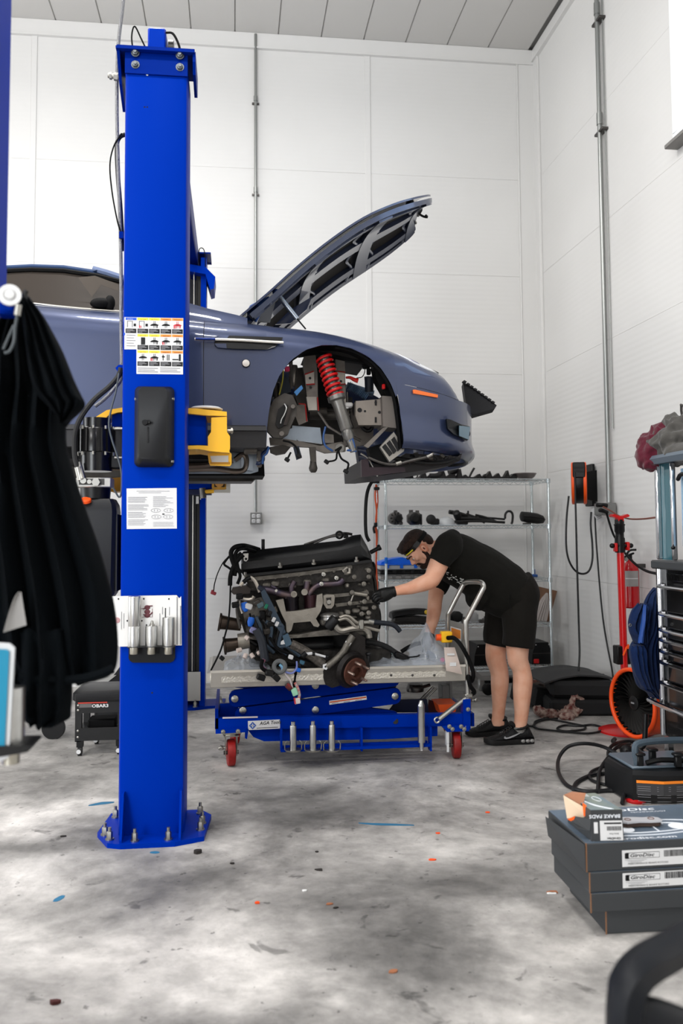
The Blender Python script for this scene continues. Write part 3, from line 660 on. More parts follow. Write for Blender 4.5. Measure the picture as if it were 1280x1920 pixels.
# door
def strip(name, s0, s1, zlo, nu, nv, parent=car, mirror=True, mt=PAINT, zhi=None, svals=None):
    for mir in ((0, 1) if mirror else (0,)):
        def fn(u, v):
            s = svals[round(u*nu)] if svals else lerp(s0, s1, u)
            lo = zlo(s); top = zt(s) if zhi is None else zhi(s)
            if zhi is None:
                z = lerp(lo, top, sin(v*pi/2))
            else: z = lerp(lo, top, v)
            p = body(s, z)
            if mir: p = V((p.x, 2*YC-p.y, p.z))
            return p
        mm = M(); mm.sheet((lambda u, v: fn(1-u, v)) if not mir else fn, nu, nv, .004 if mirror else 0)
        o = put(name, mm, mt, parent, smooth=50)
        if not mir: first = o
    return first
XD = at(381.5, 700, Y=4.95).x
sD = s_of_X(XD)
door = strip('door', s_of_X(-1.75), sD-.02, lambda s: SILLZ, 14, 20)
strip('rear_quarter', 0, s_of_X(-1.75)-.02, lambda s: SILLZ, 8, 16)
put('door_gap', M().tube([body(sD-.0, z, push=.0025) for z in [SILLZ+(zt(sD)-.03-SILLZ)*k/12 for k in range(13)]], .0022, 5), INK, car)
# sill below the crease
put('sill_crease', M().tube([body(s_of_X(-1.7+1.88*k/10), SILLZ, push=.003) for k in range(11)], .003, 5), INK, car)
def sill(Ysg):
    mm = M(); z0 = zpix(450, 838); z1 = SILLZ-.004; zm = zpix(450, 807)
    for X0, X1 in ((-2.2, XA0),):
        P = [(0, z1), (-.004, zm), (.015, zm-.004), (.03, z0), (.2, z0-.01), (.3, z0+.1), (.3, z1)]
        mm.prism([(4.95+y if Ysg else 2*YC-4.95-y, z) for y, z in P], (X0, 0, 0), (0, 1, 0), (0, 0, 1), (X1-X0, 0, 0))
    return put('sill', mm, mat('sill_charcoal', (46, 46, 48), .4), car, smooth=30)
sill(1); sill(0)
# front fender with the wheel arch cut by its own edge
sv = [lerp(sD+.02, s_of_X(XA0), k/12) for k in range(13)]
xs_ = [XA0+(XSH-XA0)*(.5-.5*cos(pi*k/40)) for k in range(1, 41)]
sv += [s_of_X(x) for x in xs_]; sv += [lerp(s_of_X(XSH), NP, k/26) for k in range(1, 27)]
def flo(s):
    X = plan(s).x
    if X < XA0-1e-4: return SILLZ
    if X <= XSH+1e-4: return arch_z(X) or SILLZ
    return shut_z(s)
fender = strip('front_fender', 0, 0, flo, len(sv)-1, 22, svals=sv)
# rolled arch lip
for mir in (0, 1):
    A = [body(s_of_X(a.x), a.z) for a in spline(AW, 4)]
    if mir: A = [V((p.x, 2*YC-p.y, p.z)) for p in A]
    sg = -1 if mir else 1
    mm = M(); mm.loft([[p+V((0, -.003*sg, 0)), p+V((0, .045*sg, 0))+(p-V((.56, p.y, 2.02))).normalized()*.012] for p in A], ring_closed=False, cap=False)
    put('arch_lip', mm, mat('arch_lip_dark', (30, 36, 52), .4, .3), car)
mm = M(); A = [body(s_of_X(a.x), a.z) for a in spline(AW[4:], 4)]
mm.loft([[p+(p-V((.56, p.y, 2.02))).normalized()*.014+V((0, d, 0)) for d in (.012, .1, .22)] for p in A], ring_closed=False, cap=False)
put('wheel_liner', mm, BLACKM, car)
# bumper
def bump_lo(s):
    X = plan(s).x
    return zpix(757, 838)-max(0, X-1.0)*.085
def bumper(mir):
    s0t, s0b = s_of_X(XSH), s_of_X(at(757, 838, Y=4.95).x)
    def fn(u, v):
        a = lerp(s0b, s0t, v**1.5); s = lerp(a, NP, u)
        lo = bump_lo(s); hi = shut_z(s)-.003; z = lerp(lo, hi, v)
        # rounded lip, a hollow above it and the bulge under the shut line
        fwd = max(0, (plan(s).x-1.0)/.58)
        o = .035*(1-min(1, v/.12))**2-.02*fwd*math.exp(-((v-.16)/.12)**2)+.012*math.exp(-((v-.5)/.16)**2)*(1-fwd)
        p = plan(s)+plan_n(s)*o; p.z = z
        if mir: p = V((p.x, 2*YC-p.y, p.z))
        return p
    mm = M(); mm.sheet((lambda u, v: fn(1-u, v)) if not mir else fn, 40, 20, .004)
    return put('front_bumper', mm, PAINT, car, smooth=50)
bump = bumper(0); bumper(1)
def surf(px, py, off=0):
    best = None
    for k in range(NP*4+1):
        s = k/4; z0 = at(px, py, Y=plan(s).y).z; p = plan(s); 
        q = body(s, z0, push=0) if z0 > shut_z(s) or p.x < XSH else V((p.x, p.y, z0))
        g = at(px, py, Y=q.y)
        if q.x >= g.x:
            n = plan_n(s); return V((g.x, q.y, g.z))-n*off
    n = plan_n(NP); g = at(px, py, Y=YC); return g
def patch(mm, pts, off=.002, th=.004):
    P = [surf(x, y, off) for x, y in pts]; n = len(P)
    B = [p+V((0, th, 0)) for p in P]
    mm.add(P+B, [list(range(n)), list(range(n, 2*n))[::-1]]+[(i, i+n, (i+1) % n+n, (i+1) % n) for i in range(n)]); return mm
# side vent, strake, lamp, marker
vp_ = put('side_vent', patch(M(), [(403, 633), (412, 630), (530, 634), (528, 640), (515, 652), (500, 657), (440, 656), (408, 653), (402, 648)], .022), mat('vent_black', (7, 8, 10), .3), car, smooth=0)
put('vent_lip', patch(patch(M(), [(404, 633), (412, 630), (430, 631), (424, 638), (404, 640)], .026), [(402, 646), (424, 646), (425, 655), (408, 653)], .026), PAINT, car, smooth=0)
put('strake', M().tube([surf(x, y, .03) for x, y in ((365, 638), (400, 638.5), (450, 640), (500, 643), (531, 644.5))], .009, 8, 3), mat('satin_metal', (215, 213, 208), .25, .9), car)
put('strake_clip', M().tube([surf(x, y, .036) for x, y in ((367, 638), (380, 638.3), (404, 638.8))], .007, 6), mat('blue_chrome', (40, 60, 130), .15, .9), car)
b = surf(461, 682, .012)
lamp = put('side_lamp', M().lathe([(.019, 0), (.02, .006), (.012, .012), (.001, .013)], b, (0, -1, 0), n=24), mat('white_lens', (225, 220, 212), .25), car)
put('lamp_ring', M().ring(b, (0, 1, 0), .021, .003), INK, lamp)
put('side_marker', patch(M(), [(771, 732), (775, 731.5), (816.5, 741), (816, 746.5), (772, 738.5)], .022, .022), mat('amber_lens', (236, 110, 30), .2, spec=.6), car, smooth=0)
def hsheet(u0, u1, lo, hi, push, nu=16, nv=5): return M().sheet(lambda u, v: (lambda w_, s_: body(s_, zt(s_)-.003-.075*(sin(pi*min(1, max(0, w_)))**.7)*lerp(1-lo, 1-hi, v), push=push))(lerp(u0, u1, 1-u), s_of_X(lerp(.97, 1.34, lerp(u0, u1, 1-u)))), nu, nv, .006)
hl = put('headlight', hsheet(.02, .98, 0, 1, .006), mat('headlight_glass', (216, 218, 222), .05, spec=.8), car, smooth=60)
put('headlight_cap', hsheet(.78, .93, .1, .95, .014, 6, 3), TRIMB, hl, smooth=60)
put('headlight_cell', hsheet(.25, .38, .2, .8, .01, 5, 3), mat('lens_detail', (120, 120, 150), .2, .5), hl, smooth=60)
fog = put('bumper_intake', patch(M(), [(830, 786), (838, 788), (855, 796), (871, 800), (870, 812), (868, 826), (858, 822), (842, 814), (832, 804)], .03, .03), mat('intake_black', (14, 17, 20), .4), car, smooth=0)
put('fog_lens', patch(M(), [(851, 799), (870.5, 801), (868, 825), (851, 818)], .036, .01), mat('fog_lens_blue', (88, 116, 132), .1, spec=.7), fog, smooth=0)
put('tow_eye_cover', M().ell(surf(876, 813, .006), (.012, .02, .02)), BLACK, car)
put('arch_liner_edge', M().tube([V((p.x, p.y+.05, p.z)) for p in [body(s_of_X(a.x), a.z) for a in AW[8:]]], .012, 6, 3), BLACKM, car)
# headlamp bucket, cowl, bulkhead and the roof
def cabin():
    # beltline to roof rail: side glass leans inwards
    pts = [(-400, 560, 480), (0, 563, 500), (60, 568, 497), (120, 575, 499), (180, 580, 508), (230, 583, 520), (300, 589, 548), (340, 593, 572)]
    L = []
    for px, yb, yt in pts: L.append((at(px, yb, Y=5.13), at(px, yt+11, Y=5.32), at(px, yt, Y=5.36)))
    for mir in (0, 1):
        mm = M(); f = (lambda p: V((p.x, 2*YC-p.y, p.z))) if mir else (lambda p: p)
        mm.loft([[f(a), f(b)] for a, b, c in L], ring_closed=False, cap=False)
        put('side_glass', mm, GLASSD, car)
    mm = M(); n = 10
    mm.loft([[V((lerp(c.x, c.x, 0), lerp(c.y, 2*YC-c.y, k/n), c.z+.05*sin(pi*k/n)+(.0 if k else 0))) for k in range(n+1)] for a, b, c in L[:5]], ring_closed=False, cap=False)
    put('soft_top', mm, mat('navy_soft_top', (28, 52, 88), .7), car)
    put('roof_rail', M().tube([c+V((0, -.004, -.016)) for a, b, c in L[:5]]+[at(178, 507, Y=5.35)], .02, 6), MATS['navy_soft_top'], car)
    put('window_seal', M().tube([b+V((0, -.006, .006)) for a, b, c in L], .014, 6), BLACKM, car)
    put('windscreen_pillar', M().tube([at(x, y, Y=5.36) for x, y in ((174, 505), (200, 512), (230, 522), (290, 548), (345, 578))], .022, 8), mat('pillar_silver_blue', (104, 118, 150), .3, .5, coat=.5), car)
    put('belt_trim', M().tube([at(x, y, Y=5.1) for x, y in ((20, 564), (50, 567), (100, 573), (150, 578), (232, 584))], .005, 6), mat('belt_chrome', (225, 222, 215), .15, 1), car)
    mm = M(); mm.loft([[V((p.x, lerp(5.36, 2*YC-5.36, k/8), p.z)) for k in range(9)] for p in (at(174, 503, Y=5.36), at(345, 576, Y=5.36))], ring_closed=False, cap=False)
    put('windscreen', mm, mat('screen_glass', (110, 130, 126), .05, alpha=.5), car)
    put('door_mirror', M().ell(at(190, 569, Y=5.12), (.065, .04, .032)).ell(at(206, 568, Y=5.12), (.03, .03, .045)), BLACKM, car)
    put('headliner_edge', pprism(M(), [(146, 520), (178, 517), (222, 533), (222, 546), (190, 534), (172, 557), (158, 536)], 5.16, .002), mat('headliner_beige', (82, 75, 68), .8), car, smooth=0)
cabin()
mm = M(); mm.loft([[V((x, lerp(5.08, 2*YC-5.08, k/10), z+.05*sin(pi*k/10))) for k in range(11)] for x, z in ((-.3, zpix(360, 576, 5.2)), (-.15, zpix(400, 588, 5.2)), (.02, zpix(450, 600, 5.2)), (.06, zpix(470, 606, 5.2)-.03))], ring_closed=False, cap=False)
put('cowl', mm, PAINT, car)
mm = M(); mm.loft([[V((x, 5.08, z)), V((x, 5.065, z-.03)), V((x, 5.05, z-.14))] for x, z in ((-.34, zpix(350, 571, 5.2)), (-.15, zpix(400, 588, 5.2)), (.02, zpix(450, 600, 5.2)), (.08, zpix(480, 606, 5.2)))], ring_closed=False, cap=False); put('cowl_side', mm, PAINT, car)
put('bulkhead', M().box((-.05, YC, 2.15), (.05, 1.5, .62)), CASTD, car)
put('floor_pan', M().box((-1.1, YC, 1.86), (2.1, 1.7, .06)), BLACKM, car)
put('transmission_tunnel', M().box((-.7, YC-.1, 1.8), (1.7, .35, .12), bev=.03), CASTD, car)
# ---- open hood
HN = [(452, 589, .80), (500, 549, .80), (560, 495, .80), (620, 447, .78), (680, 407, .74), (735, 382, .66), (775, 370, .54), (800, 365, .4), (807, 365, .28)]
HW = [(at(x, y, Y=YC-w), w) for x, y, w in HN]
HP = spline([V((p.x, w, p.z)) for p, w in HW], 4)       # (x, half width, z)
def hood_pt(u, v, drop=0):
    i = u*(len(HP)-1); k = min(int(i), len(HP)-2); h = HP[k].lerp(HP[k+1], i-k)
    t = (HP[k+1]-HP[k]); t = V((t.x, 0, t.z)).normalized(); n = V((-t.z, 0, t.x))
    y = (v*2-1)
    return V((h.x, YC+h.y*y, h.z))+n*(.075*(1-y*y)-.03*math.exp(-((abs(y)-.62)/.08)**2)*0-drop)
hood = put('hood', M().sheet(lambda u, v: hood_pt(u, v), 32, 20, .012), PAINT, car, smooth=60)
# inner frame: a ribbed underside with black pads let into it
def inner(u0, u1, v0, v1, d, name, mt, nu=8, nv=8, th=.01, par=None):
    return put(name, M().sheet(lambda u, v: hood_pt(lerp(u0, u1, u), lerp(v0, v1, v), d), nu, nv, th), mt, par or hood, smooth=50)
HB = mat('hood_inner_blue', (66, 74, 96), .3, .6, coat=.6)
inner(.03, .985, .03, .075, .03, 'hood_edge_rib', HB, 26, 3, .03); inner(.03, .985, .925, .97, .03, 'hood_edge_rib', HB, 26, 3, .03)
for v0, v1 in ((.13, .2), (.44, .56), (.8, .87)): inner(.06, .95, v0, v1, .035, 'hood_rib', HB, 22, 3, .035)
for u0, u1 in ((.04, .09), (.3, .35), (.56, .62), (.85, .95)): inner(u0, u1, .06, .94, .04, 'hood_cross_rib', HB, 3, 16, .035)
PAD = mat('hood_pad_black', (34, 31, 29), .85)
for u0, u1 in ((.1, .29), (.36, .55), (.63, .84)):
    for v0, v1 in ((.21, .43), (.57, .79)): inner(u0, u1, v0, v1, .03, 'sound_pad', PAD, 6, 4, .012)
for k in range(5):
    q = M(); u0 = (.12, .33, .5, .6, .8)[k]
    q.tube([hood_pt(u0+du, v, .055) for du, v in ((0, .08), (.03, .2), (.015, .35), (.05, .5), (.02, .65), (.05, .8), (.03, .93))], .012, 6, 5); put('pressed_rib', q, HB, hood)
put('hood_latch', M().tube([hood_pt(.93, .5, .03), hood_pt(.94, .5, .1), hood_pt(.965, .47, .14), hood_pt(.975, .47, .12)], .008, 6, 3).box(hood_pt(.93, .5, .05), (.07, .12, .04)), BLACK, hood)
put('latch_ring', M().ring(hood_pt(.93, .72, .06), (1, 0, 1), .025, .005), ZINC, hood)
put('hood_hinge', M().tube([at(468, 602, Y=5.3), at(470, 580, Y=5.3), at(480, 572, Y=5.3), at(505, 560, Y=5.3)], .018, 6, 3).tube([at(478, 603, Y=5.3), at(488, 585, Y=5.3), at(500, 565, Y=5.3)], .01, 6, 3).tube([at(470, 588, Y=5.28), at(486, 575, Y=5.28)], .014, 6), mat('hinge_blue', (50, 80, 140), .3, .5), car)
put('hinge_plate', pprism(M(), [(484, 603), (492, 572), (508, 560), (516, 566), (506, 604)], 5.4, .02), mat('pale_panel', (128, 130, 136), .4, .5), car)
put('hood_seal', pprism(M(), [(516, 608), (545, 580), (585, 556), (575, 580), (545, 606)], 6.2, .02), PAINT, car)
gs = put('gas_strut', M().cyl(at(518, 549, Y=5.32), at(557, 598, Y=5.32), .017, n=12), mat('strut_silver', (170, 178, 188), .25, .9), car)
put('strut_rod', M().cyl(at(557, 598, Y=5.32), at(573, 617, Y=5.32), .005, n=8), BLACK, gs)
put('strut_ball', M().ell(at(517, 548, Y=5.32), (.022, .02, .022)), mat('hinge_blue', (50, 80, 140), .3, .5), gs)
# ---- what shows in the wheel well
def pp(name, pts, Y, th, mt, par=car): return put(name, pprism(M(), pts, Y, th), mt, par, smooth=25)
Yw = 5.2
tower = pp('strut_tower', [(571, 655), (590, 652), (595, 700), (596, 770), (578, 770), (572, 715), (568, 690)], Yw, .05, CAST)
pp('strut_tower', [(628, 668), (646, 672), (648, 740), (649, 766), (633, 768), (632, 720)], Yw, .05, CAST)
for P in ([(572, 701), (589, 697), (589, 719), (573, 720)], [(574, 744), (593, 744), (594, 769), (578, 769)]): pp('tower_plate', P, Yw-.012, .02, mat('bright_alloy', (160, 154, 146), .45, .5, var=.2), tower)
for P in ([(632, 697), (646, 698), (646, 720), (633, 720)], [(633, 742), (648, 742), (648, 764), (634, 766)]): pp('tower_plate', P, Yw-.012, .02, MATS['bright_alloy'], tower)
for a, b in (((571, 702), (588, 696)), ((631, 696), (647, 698)), ((574, 721), (590, 720)), ((633, 721), (648, 720)), ((595, 745), (597, 770)), ((560, 757), (572, 758)), ((572, 758), (575, 790))):
    put('sealant_bead', M().cyl(at(*a, Y=Yw-.015), at(*b, Y=Yw-.015), .004, n=6), SEALANT, tower)
for x, y in ((581, 709), (582, 726), (639, 715), (640, 728), (639, 748)): put('tower_hole', M().cyl(at(x, y, Y=Yw-.0145), at(x, y, Y=Yw), .008, n=10), INK, tower)
pp('arch_liner', [(575, 655), (600, 649), (640, 650), (672, 661), (690, 672), (690, 677), (655, 671), (600, 664)], Yw+.02, .5, mat('liner_grey', (58, 54, 51), .7))
pp('liner_rail', [(560, 668), (578, 655), (600, 659), (660, 672), (695, 678), (695, 683), (655, 677), (590, 664)], Yw-.03, .05, BLACKM)
pp('apron_panel', [(556, 690), (572, 688), (576, 760), (560, 764), (552, 740)], Yw+.1, .04, CASTD)
pp('spring_shroud', [(592, 662), (632, 668), (642, 762), (600, 766)], Yw+.12, .05, BLACKM)
pp('inner_panel', [(512, 742), (572, 738), (660, 745), (666, 836), (610, 842), (524, 832)], 5.62, .03, CASTD)
# coil spring over its damper
ta, tb_ = at(606, 668, Y=5.08), at(630, 744, Y=5.05); ax = tb_-ta; L_ = ax.length; q = ax.to_track_quat('Z', 'Y').to_matrix()
put('coil_spring', M().tube([ta+q @ V((.044*cos(t), .044*sin(t), L_*k/160)) for k in range(161) for t in [2*pi*8.6*k/160]], .0082, 8), RED, car)
dm = put('damper', M().lathe([(.03, .0), (.03, L_*.98), (.052, L_*.98), (.054, L_+.02), (.04, L_+.03), (.036, L_+.06), (.036, L_+.2), (.03, L_+.21), (.034, L_+.22), (.034, L_+.25), (.026, L_+.27)], ta, ax, n=20), mat('damper_grey', (122, 120, 116), .38, .7, var=.25, scale=18), car)
put('damper_fork', M().cyl(ta+ax.normalized()*(L_+.26), ta+ax.normalized()*(L_+.34), .024, .02, n=12).cyl(at(637, 840, Y=5.0), at(637, 840, Y=5.1), .026, n=14), mat('damper_grey', (122, 120, 116), .38, .7), dm)
# brake carrier on the left
bc = pp('brake_carrier', [(500, 792), (505, 765), (514, 748), (533, 737), (548, 741), (557, 760), (556, 775), (545, 800), (540, 814), (528, 822), (512, 820), (501, 808)], 5.03, .06, CASTD)
pp('brake_pad', [(516, 795), (521, 768), (534, 757), (540, 760), (530, 800), (522, 803)], 5.01, .03, BLACK, bc)
pp('brake_pad', [(531, 797), (540, 764), (546, 766), (537, 797)], 5.0, .03, mat('pad_brown', (40, 32, 28), .6), bc)
put('carrier_bolt', M().cyl(at(528, 813, Y=5.0), at(528, 813, Y=5.05), .014, n=12).cyl(at(549, 762, Y=5.0), at(549, 762, Y=5.05), .012, n=12), CAST, bc)
put('spring_clip', M().tube([at(x, y, Y=4.995) for x, y in ((533, 757), (537, 765), (533, 777), (528, 786), (526, 794))], .004, 6, 3), ZINC, bc)
put('exhaust_bracket', M().lathe([(.02, 0), (.03, .02), (.032, .09), (.02, .13)], at(551, 724, Y=5.35), (0, 0, 1), n=14), mat('pale_pipe', (160, 154, 146), .35, .7), car)
put('bracket_post', M().cyl(at(545, 676, Y=5.33), at(545, 730, Y=5.33), .012, n=8), CAST, car)
put('yellow_wire', M().tube([at(x, y, Y=5.15) for x, y in ((531, 690), (530, 710), (526, 730), (523, 740))], .004, 5, 4), mat('wire_yellow', (170, 160, 60), .5), car)
put('pink_connector', M().box(at(538, 692, Y=5.15), (.03, .03, .03), bev=.005), mat('pink_plastic', (190, 50, 90), .4), car)
pp('blue_connector', [(551, 735), (565, 722), (568, 728), (556, 742)], 5.12, .02, mat('connector_blue', (70, 130, 190), .3))
pp('pump_body', [(507, 712), (540, 706), (546, 735), (510, 745)], 5.3, .1, mat('pump_slate', (34, 44, 56), .5))
for k in range(6):
    q = M(); q.tube([at(505+k*4+random.uniform(-4, 4), 700+random.uniform(0, 20)+j*18, Y=5.16+.02*k) for j in range(4)], .005+.002*(k % 3), 6, 4); put('harness_wire', q, (BLACKM, DSTEEL, CASTD)[k % 3], car)
# subframe and lower arms
pp('apron_plate', [(556, 760), (572, 757), (577, 790), (560, 797), (553, 780)], Yw+.02, .03, CAST)
pp('sub_frame', [(548, 798), (600, 802), (604, 832), (560, 826), (545, 815)], Yw+.08, .03, SILV)
pp('sub_frame', [(538, 806), (556, 800), (556, 826), (530, 822)], Yw+.06, .03, SILV)
pp('frame_plate', [(606, 813), (625, 815), (626, 830), (607, 830)], Yw+.05, .03, CAST)
pp('cross_member', [(505, 820), (530, 822), (560, 827), (600, 836), (640, 828), (648, 832), (648, 846), (610, 849), (580, 838), (540, 836), (507, 834)], Yw, .06, CAST)
pp('lower_arm', [(506, 838), (530, 834), (545, 838), (535, 850), (518, 853), (507, 848)], Yw-.06, .05, CASTD)
pp('track_rod_end', [(580, 838), (592, 838), (593, 865), (588, 867), (583, 865)], Yw-.08, .04, CASTD)
put('ball_joint', M().lathe([(.014, 0), (.022, .01), (.026, .025), (.02, .05), (.018, .07)], at(587, 886, Y=Yw-.06), (0, 0, 1), n=14), CASTD, car)
put('steering_rack', M().cyl(at(580, 778, Y=Yw+.15), at(670, 779, Y=Yw+.15), .03, n=12).cyl(at(580, 773, Y=Yw+.14), at(612, 774, Y=Yw+.14), .036, n=12), CASTD, car)
put('cross_brace', M().tube([at(x, y, Y=Yw+.05) for x, y in ((596, 772), (615, 800), (640, 815))], .008, 6), CAST, car)
put('anti_roll_link', M().tube([at(x, y, Y=Yw) for x, y in ((651, 735), (652, 765), (655, 785), (660, 800))], .007, 6, 3), DSTEEL, car)
put('drop_link', M().tube([at(x, y, Y=Yw) for x, y in ((655, 776), (648, 795), (652, 812), (668, 822), (676, 826))], .009, 6, 3), CASTD, car)
pp('lower_plate', [(646, 808), (678, 800), (700, 806), (699, 832), (660, 838), (644, 832)], Yw+.1, .03, CAST)
pp('lower_plate', [(640, 790), (672, 786), (676, 806), (640, 812)], Yw+.2, .03, CASTD)
put('mount_bracket', M().box(at(653, 760, Y=Yw-.02), (.05, .05, .03), bev=.008).box(at(648, 763, Y=Yw-.03), (.03, .02, .02)), PAPER, car)
# headlight carrier box on the right
hb = pp('carrier_box', [(667, 752), (716, 748), (717, 797), (672, 797), (666, 780)], 5.12, .18, mat('carrier_grey', (138, 130, 122), .55, .2, var=.2))
pp('carrier_flange', [(716, 742), (742, 744), (747, 770), (746, 803), (718, 800)], 5.06, .2, mat('flange_grey', (108, 102, 97), .55, .2), hb)
for x, y, r in ((674, 769, .014), (684, 771, .007), (711, 773, .009), (704, 755, .008)): put('carrier_hole', M().cyl(at(x, y, Y=5.117), at(x, y, Y=5.13), r, n=10), INK, hb)
for x, y in ((704, 755), (704, 787)): put('carrier_slot', pbox(M(), x-1.5, y-5, x+2, y+5, 5.115, .01), INK, hb)
put('bottle_pipe', M().tube([at(x, y, Y=5.2) for x, y in ((668, 752), (664, 772), (672, 790), (684, 806), (694, 806), (698, 798))], .012, 8, 4), BLACK, car)
put('corrugated_hose', M().tube([at(lerp(653, 688, k/60), lerp(722, 744, k/60), Y=5.3) for k in range(61)], lambda t: .022+.005*sin(t*90), 10), mat('hose_slate_blue', (84, 108, 134), .45), car)
put('corrugated_sleeve', M().cyl(at(650, 722, Y=5.36), at(700, 738, Y=5.36), .02, n=10), mat('sleeve_pale', (110, 130, 152), .4), car)
put('intake_pipe', M().lathe([(.026, 0), (.028, .07), (.03, .09), (.022, .09), (.02, .04)], at(692, 734, Y=5.25), (-.05, -.3, 1), n=16, cap=False), mat('pipe_navy', (22, 26, 34), .4), car)
put('red_plug', M().tube([at(x, y, Y=5.2) for x, y in ((648, 708), (656, 708), (664, 712), (671, 714))], lambda t: .007+.008*t, 8, 3), mat('plug_red', (186, 30, 24), .4), car)
put('plug_wire', M().tube([at(x, y, Y=5.2) for x, y in ((668, 709), (678, 707), (683, 699), (684, 688))], .003, 5, 4), BLACKM, car)
put('relay_box', M().box(at(686, 684, Y=5.25), (.05, .05, .05), bev=.008).box(at(691, 697, Y=5.25), (.025, .03, .04), bev=.005), BLACK, car)
put('bonnet_stay', M().cyl(at(696, 680, Y=5.22), at(720, 735, Y=5.22), .008, n=8), CAST, car)
pp('lamp_bucket', [(700, 684), (716, 694), (735, 722), (743, 748), (738, 752), (722, 740), (706, 712)], 5.08, .12, BLACKM)
put('lamp_motor', M().lathe([(.035, 0), (.04, .02), (.03, .06)], at(708, 690, Y=5.15), (0, -1, .2), n=14), mat('lamp_motor_grey', (40, 42, 46), .4), car)
put('red_connector', M().box(at(719, 725, Y=5.05), (.02, .02, .03), bev=.004), RED, car)
# oil cooler with its slotted duct
oc = pp('cooler_duct', [(712, 838), (738, 810), (758, 840), (757, 846), (730, 866)], 5.04, .08, mat('duct_alloy', (150, 146, 140), .4, .6))
for k in range(3):
    t = k*8.5; pp('duct_slot', [(716+t, 838-t*.8), (722+t, 832-t*.8), (736+t*.9, 850-t*.55), (730+t*.9, 856-t*.55)], 5.036, .01, INK, oc)
pp('duct_brace', [(682, 836), (718, 802), (728, 800), (690, 840)], 5.02, .03, CAST)
pp('duct_shroud', [(690, 840), (714, 832), (730, 866), (720, 872), (696, 862)], 5.08, .1, BLACKM)
# underside of the nose
und = pp('under_tray', [(690, 868), (730, 872), (760, 850), (800, 852), (858, 856), (866, 850), (862, 864), (840, 874), (780, 884), (700, 893), (678, 893), (676, 864)], 5.12, .8, mat('tray_black', (24, 20, 21), .5))
pp('tray_end', [(677, 862), (690, 860), (692, 876), (758, 876), (760, 884), (690, 893), (678, 894)], 5.06, .04, mat('tray_maroon_black', (42, 30, 36), .4), und)
put('cooler_line', M().tube([at(x, y, Y=5.04) for x, y in ((690, 858), (715, 868), (740, 871), (770, 864), (800, 857), (812, 850))], .009, 8, 4), DSTEEL, car)
put('line_ferrule', M().cyl(at(742, 870, Y=5.035), at(752, 867, Y=5.035), .013, n=10).cyl(at(800, 857, Y=5.035), at(810, 852, Y=5.035), .012, n=10), ZINC, car)
put('cooler_line', M().tube([at(x, y, Y=5.1) for x, y in ((676, 850), (690, 860), (702, 882), (708, 893))], .006, 6, 3), ZINC, car)
put('undertray_pipe', M().tube([at(x, y, Y=5.08) for x, y in ((735, 858), (760, 862), (800, 868), (835, 866), (855, 860))], .012, 6, 4), BLACK, car)
for k in range(14):
    x = 765+k*7; put('under_bracket', M().box(at(x, 852+random.uniform(0, 14), Y=5.1+.03*(k % 3)), (.03, .03, .02), rot=(random.uniform(-30, 30), random.uniform(-40, 40), 0), bev=.004), (CASTD, BLACK, CAST)[k % 3], car)
put('lip_edge', M().tube([body(s, bump_lo(s)+.008)-plan_n(s)*(-.03) for s in [lerp(s_of_X(1.0), NP-4, k/20) for k in range(21)]], .012, 6), TRIMB, car)
# torn black liner sticking out ahead of the nose
mm = M(); P = [at(868, 717, Y=5.75), at(880, 722, Y=5.7), at(912, 745, Y=5.6), at(931, 760, Y=5.55), at(927, 766, Y=5.55), at(882, 779, Y=5.62), at(874, 760, Y=5.7)]
mm.add([p for p in P]+[p+V((.02, .12, -.01)) for p in P], [list(range(7)), list(range(7, 14))[::-1]]+[(i, i+7, (i+1) % 7+7, (i+1) % 7) for i in range(7)])
for k in range(9): mm.box(at(870+k*6.6, 716.5+k*4.8, Y=5.72-.018*k), (.02, .05, .012), rot=(0, 30, 0))
put('front_liner', mm, mat('liner_black', (30, 30, 32), .6), car, smooth=20)
# dangling leads
for pts, e in ((((628, 845), (640, 838), (632, 848), (629, 862), (612, 866)), 1), (((634, 846), (640, 860), (652, 868), (652, 876), (648, 884)), 1), (((545, 848), (541, 856), (538, 862)), 1), (((530, 826), (545, 830), (556, 840), (560, 855)), 1), (((655, 828), (660, 822), (664, 842), (650, 844), (668, 846)), 0), (((504, 838), (500, 850), (494, 856), (492, 870)), 0), (((610, 800), (606, 820), (610, 836), (624, 846)), 0)):
    w_ = put('loose_lead', M().tube([at(x, y, Y=5.0) for x, y in pts], .006, 6, 4), BLACKM if e else mat('lead_blue', (36, 70, 120), .4), car)
    if e: put('lead_plug', M().box(at(*pts[-1], Y=5.0), (.03, .025, .022), rot=(0, 35, 0), bev=.004), BLACK, w_)
pp('lead_plug', [(550, 838), (560, 836), (566, 858), (556, 862)], 5.0, .03, mat('plug_navy', (18, 26, 40), .4))
# exhaust and shields under the door
Ye = 5.25
put('heat_shield', pprism(pprism(M(), [(340, 848), (392, 846), (470, 850), (484, 852), (484, 884), (470, 888), (340, 888)], Ye+.05, .02), [(452, 852), (474, 851), (474, 883), (452, 880)], Ye, .02), SILV, car, smooth=0)
put('exhaust_pipe', M().tube([at(x, y, Y=Ye) for x, y in ((340, 881), (400, 879), (440, 884), (458, 880), (462, 862), (455, 852), (440, 862))], .016, 8, 4), mat('burnt_pipe', (130, 118, 108), .35, .8, var=.3), car)
put('exhaust_pipe', M().tube([at(x, y, Y=Ye-.02) for x, y in ((340, 874), (380, 873), (410, 868), (436, 862))], .02, 8, 4), mat('pipe_brown', (96, 84, 76), .4, .7), car)
put('underfloor_edge', pprism(M(), [(340, 886), (470, 888), (485, 884), (487, 846), (494, 850), (496, 892), (340, 892)], Ye+.1, .4), BLACKM, car)
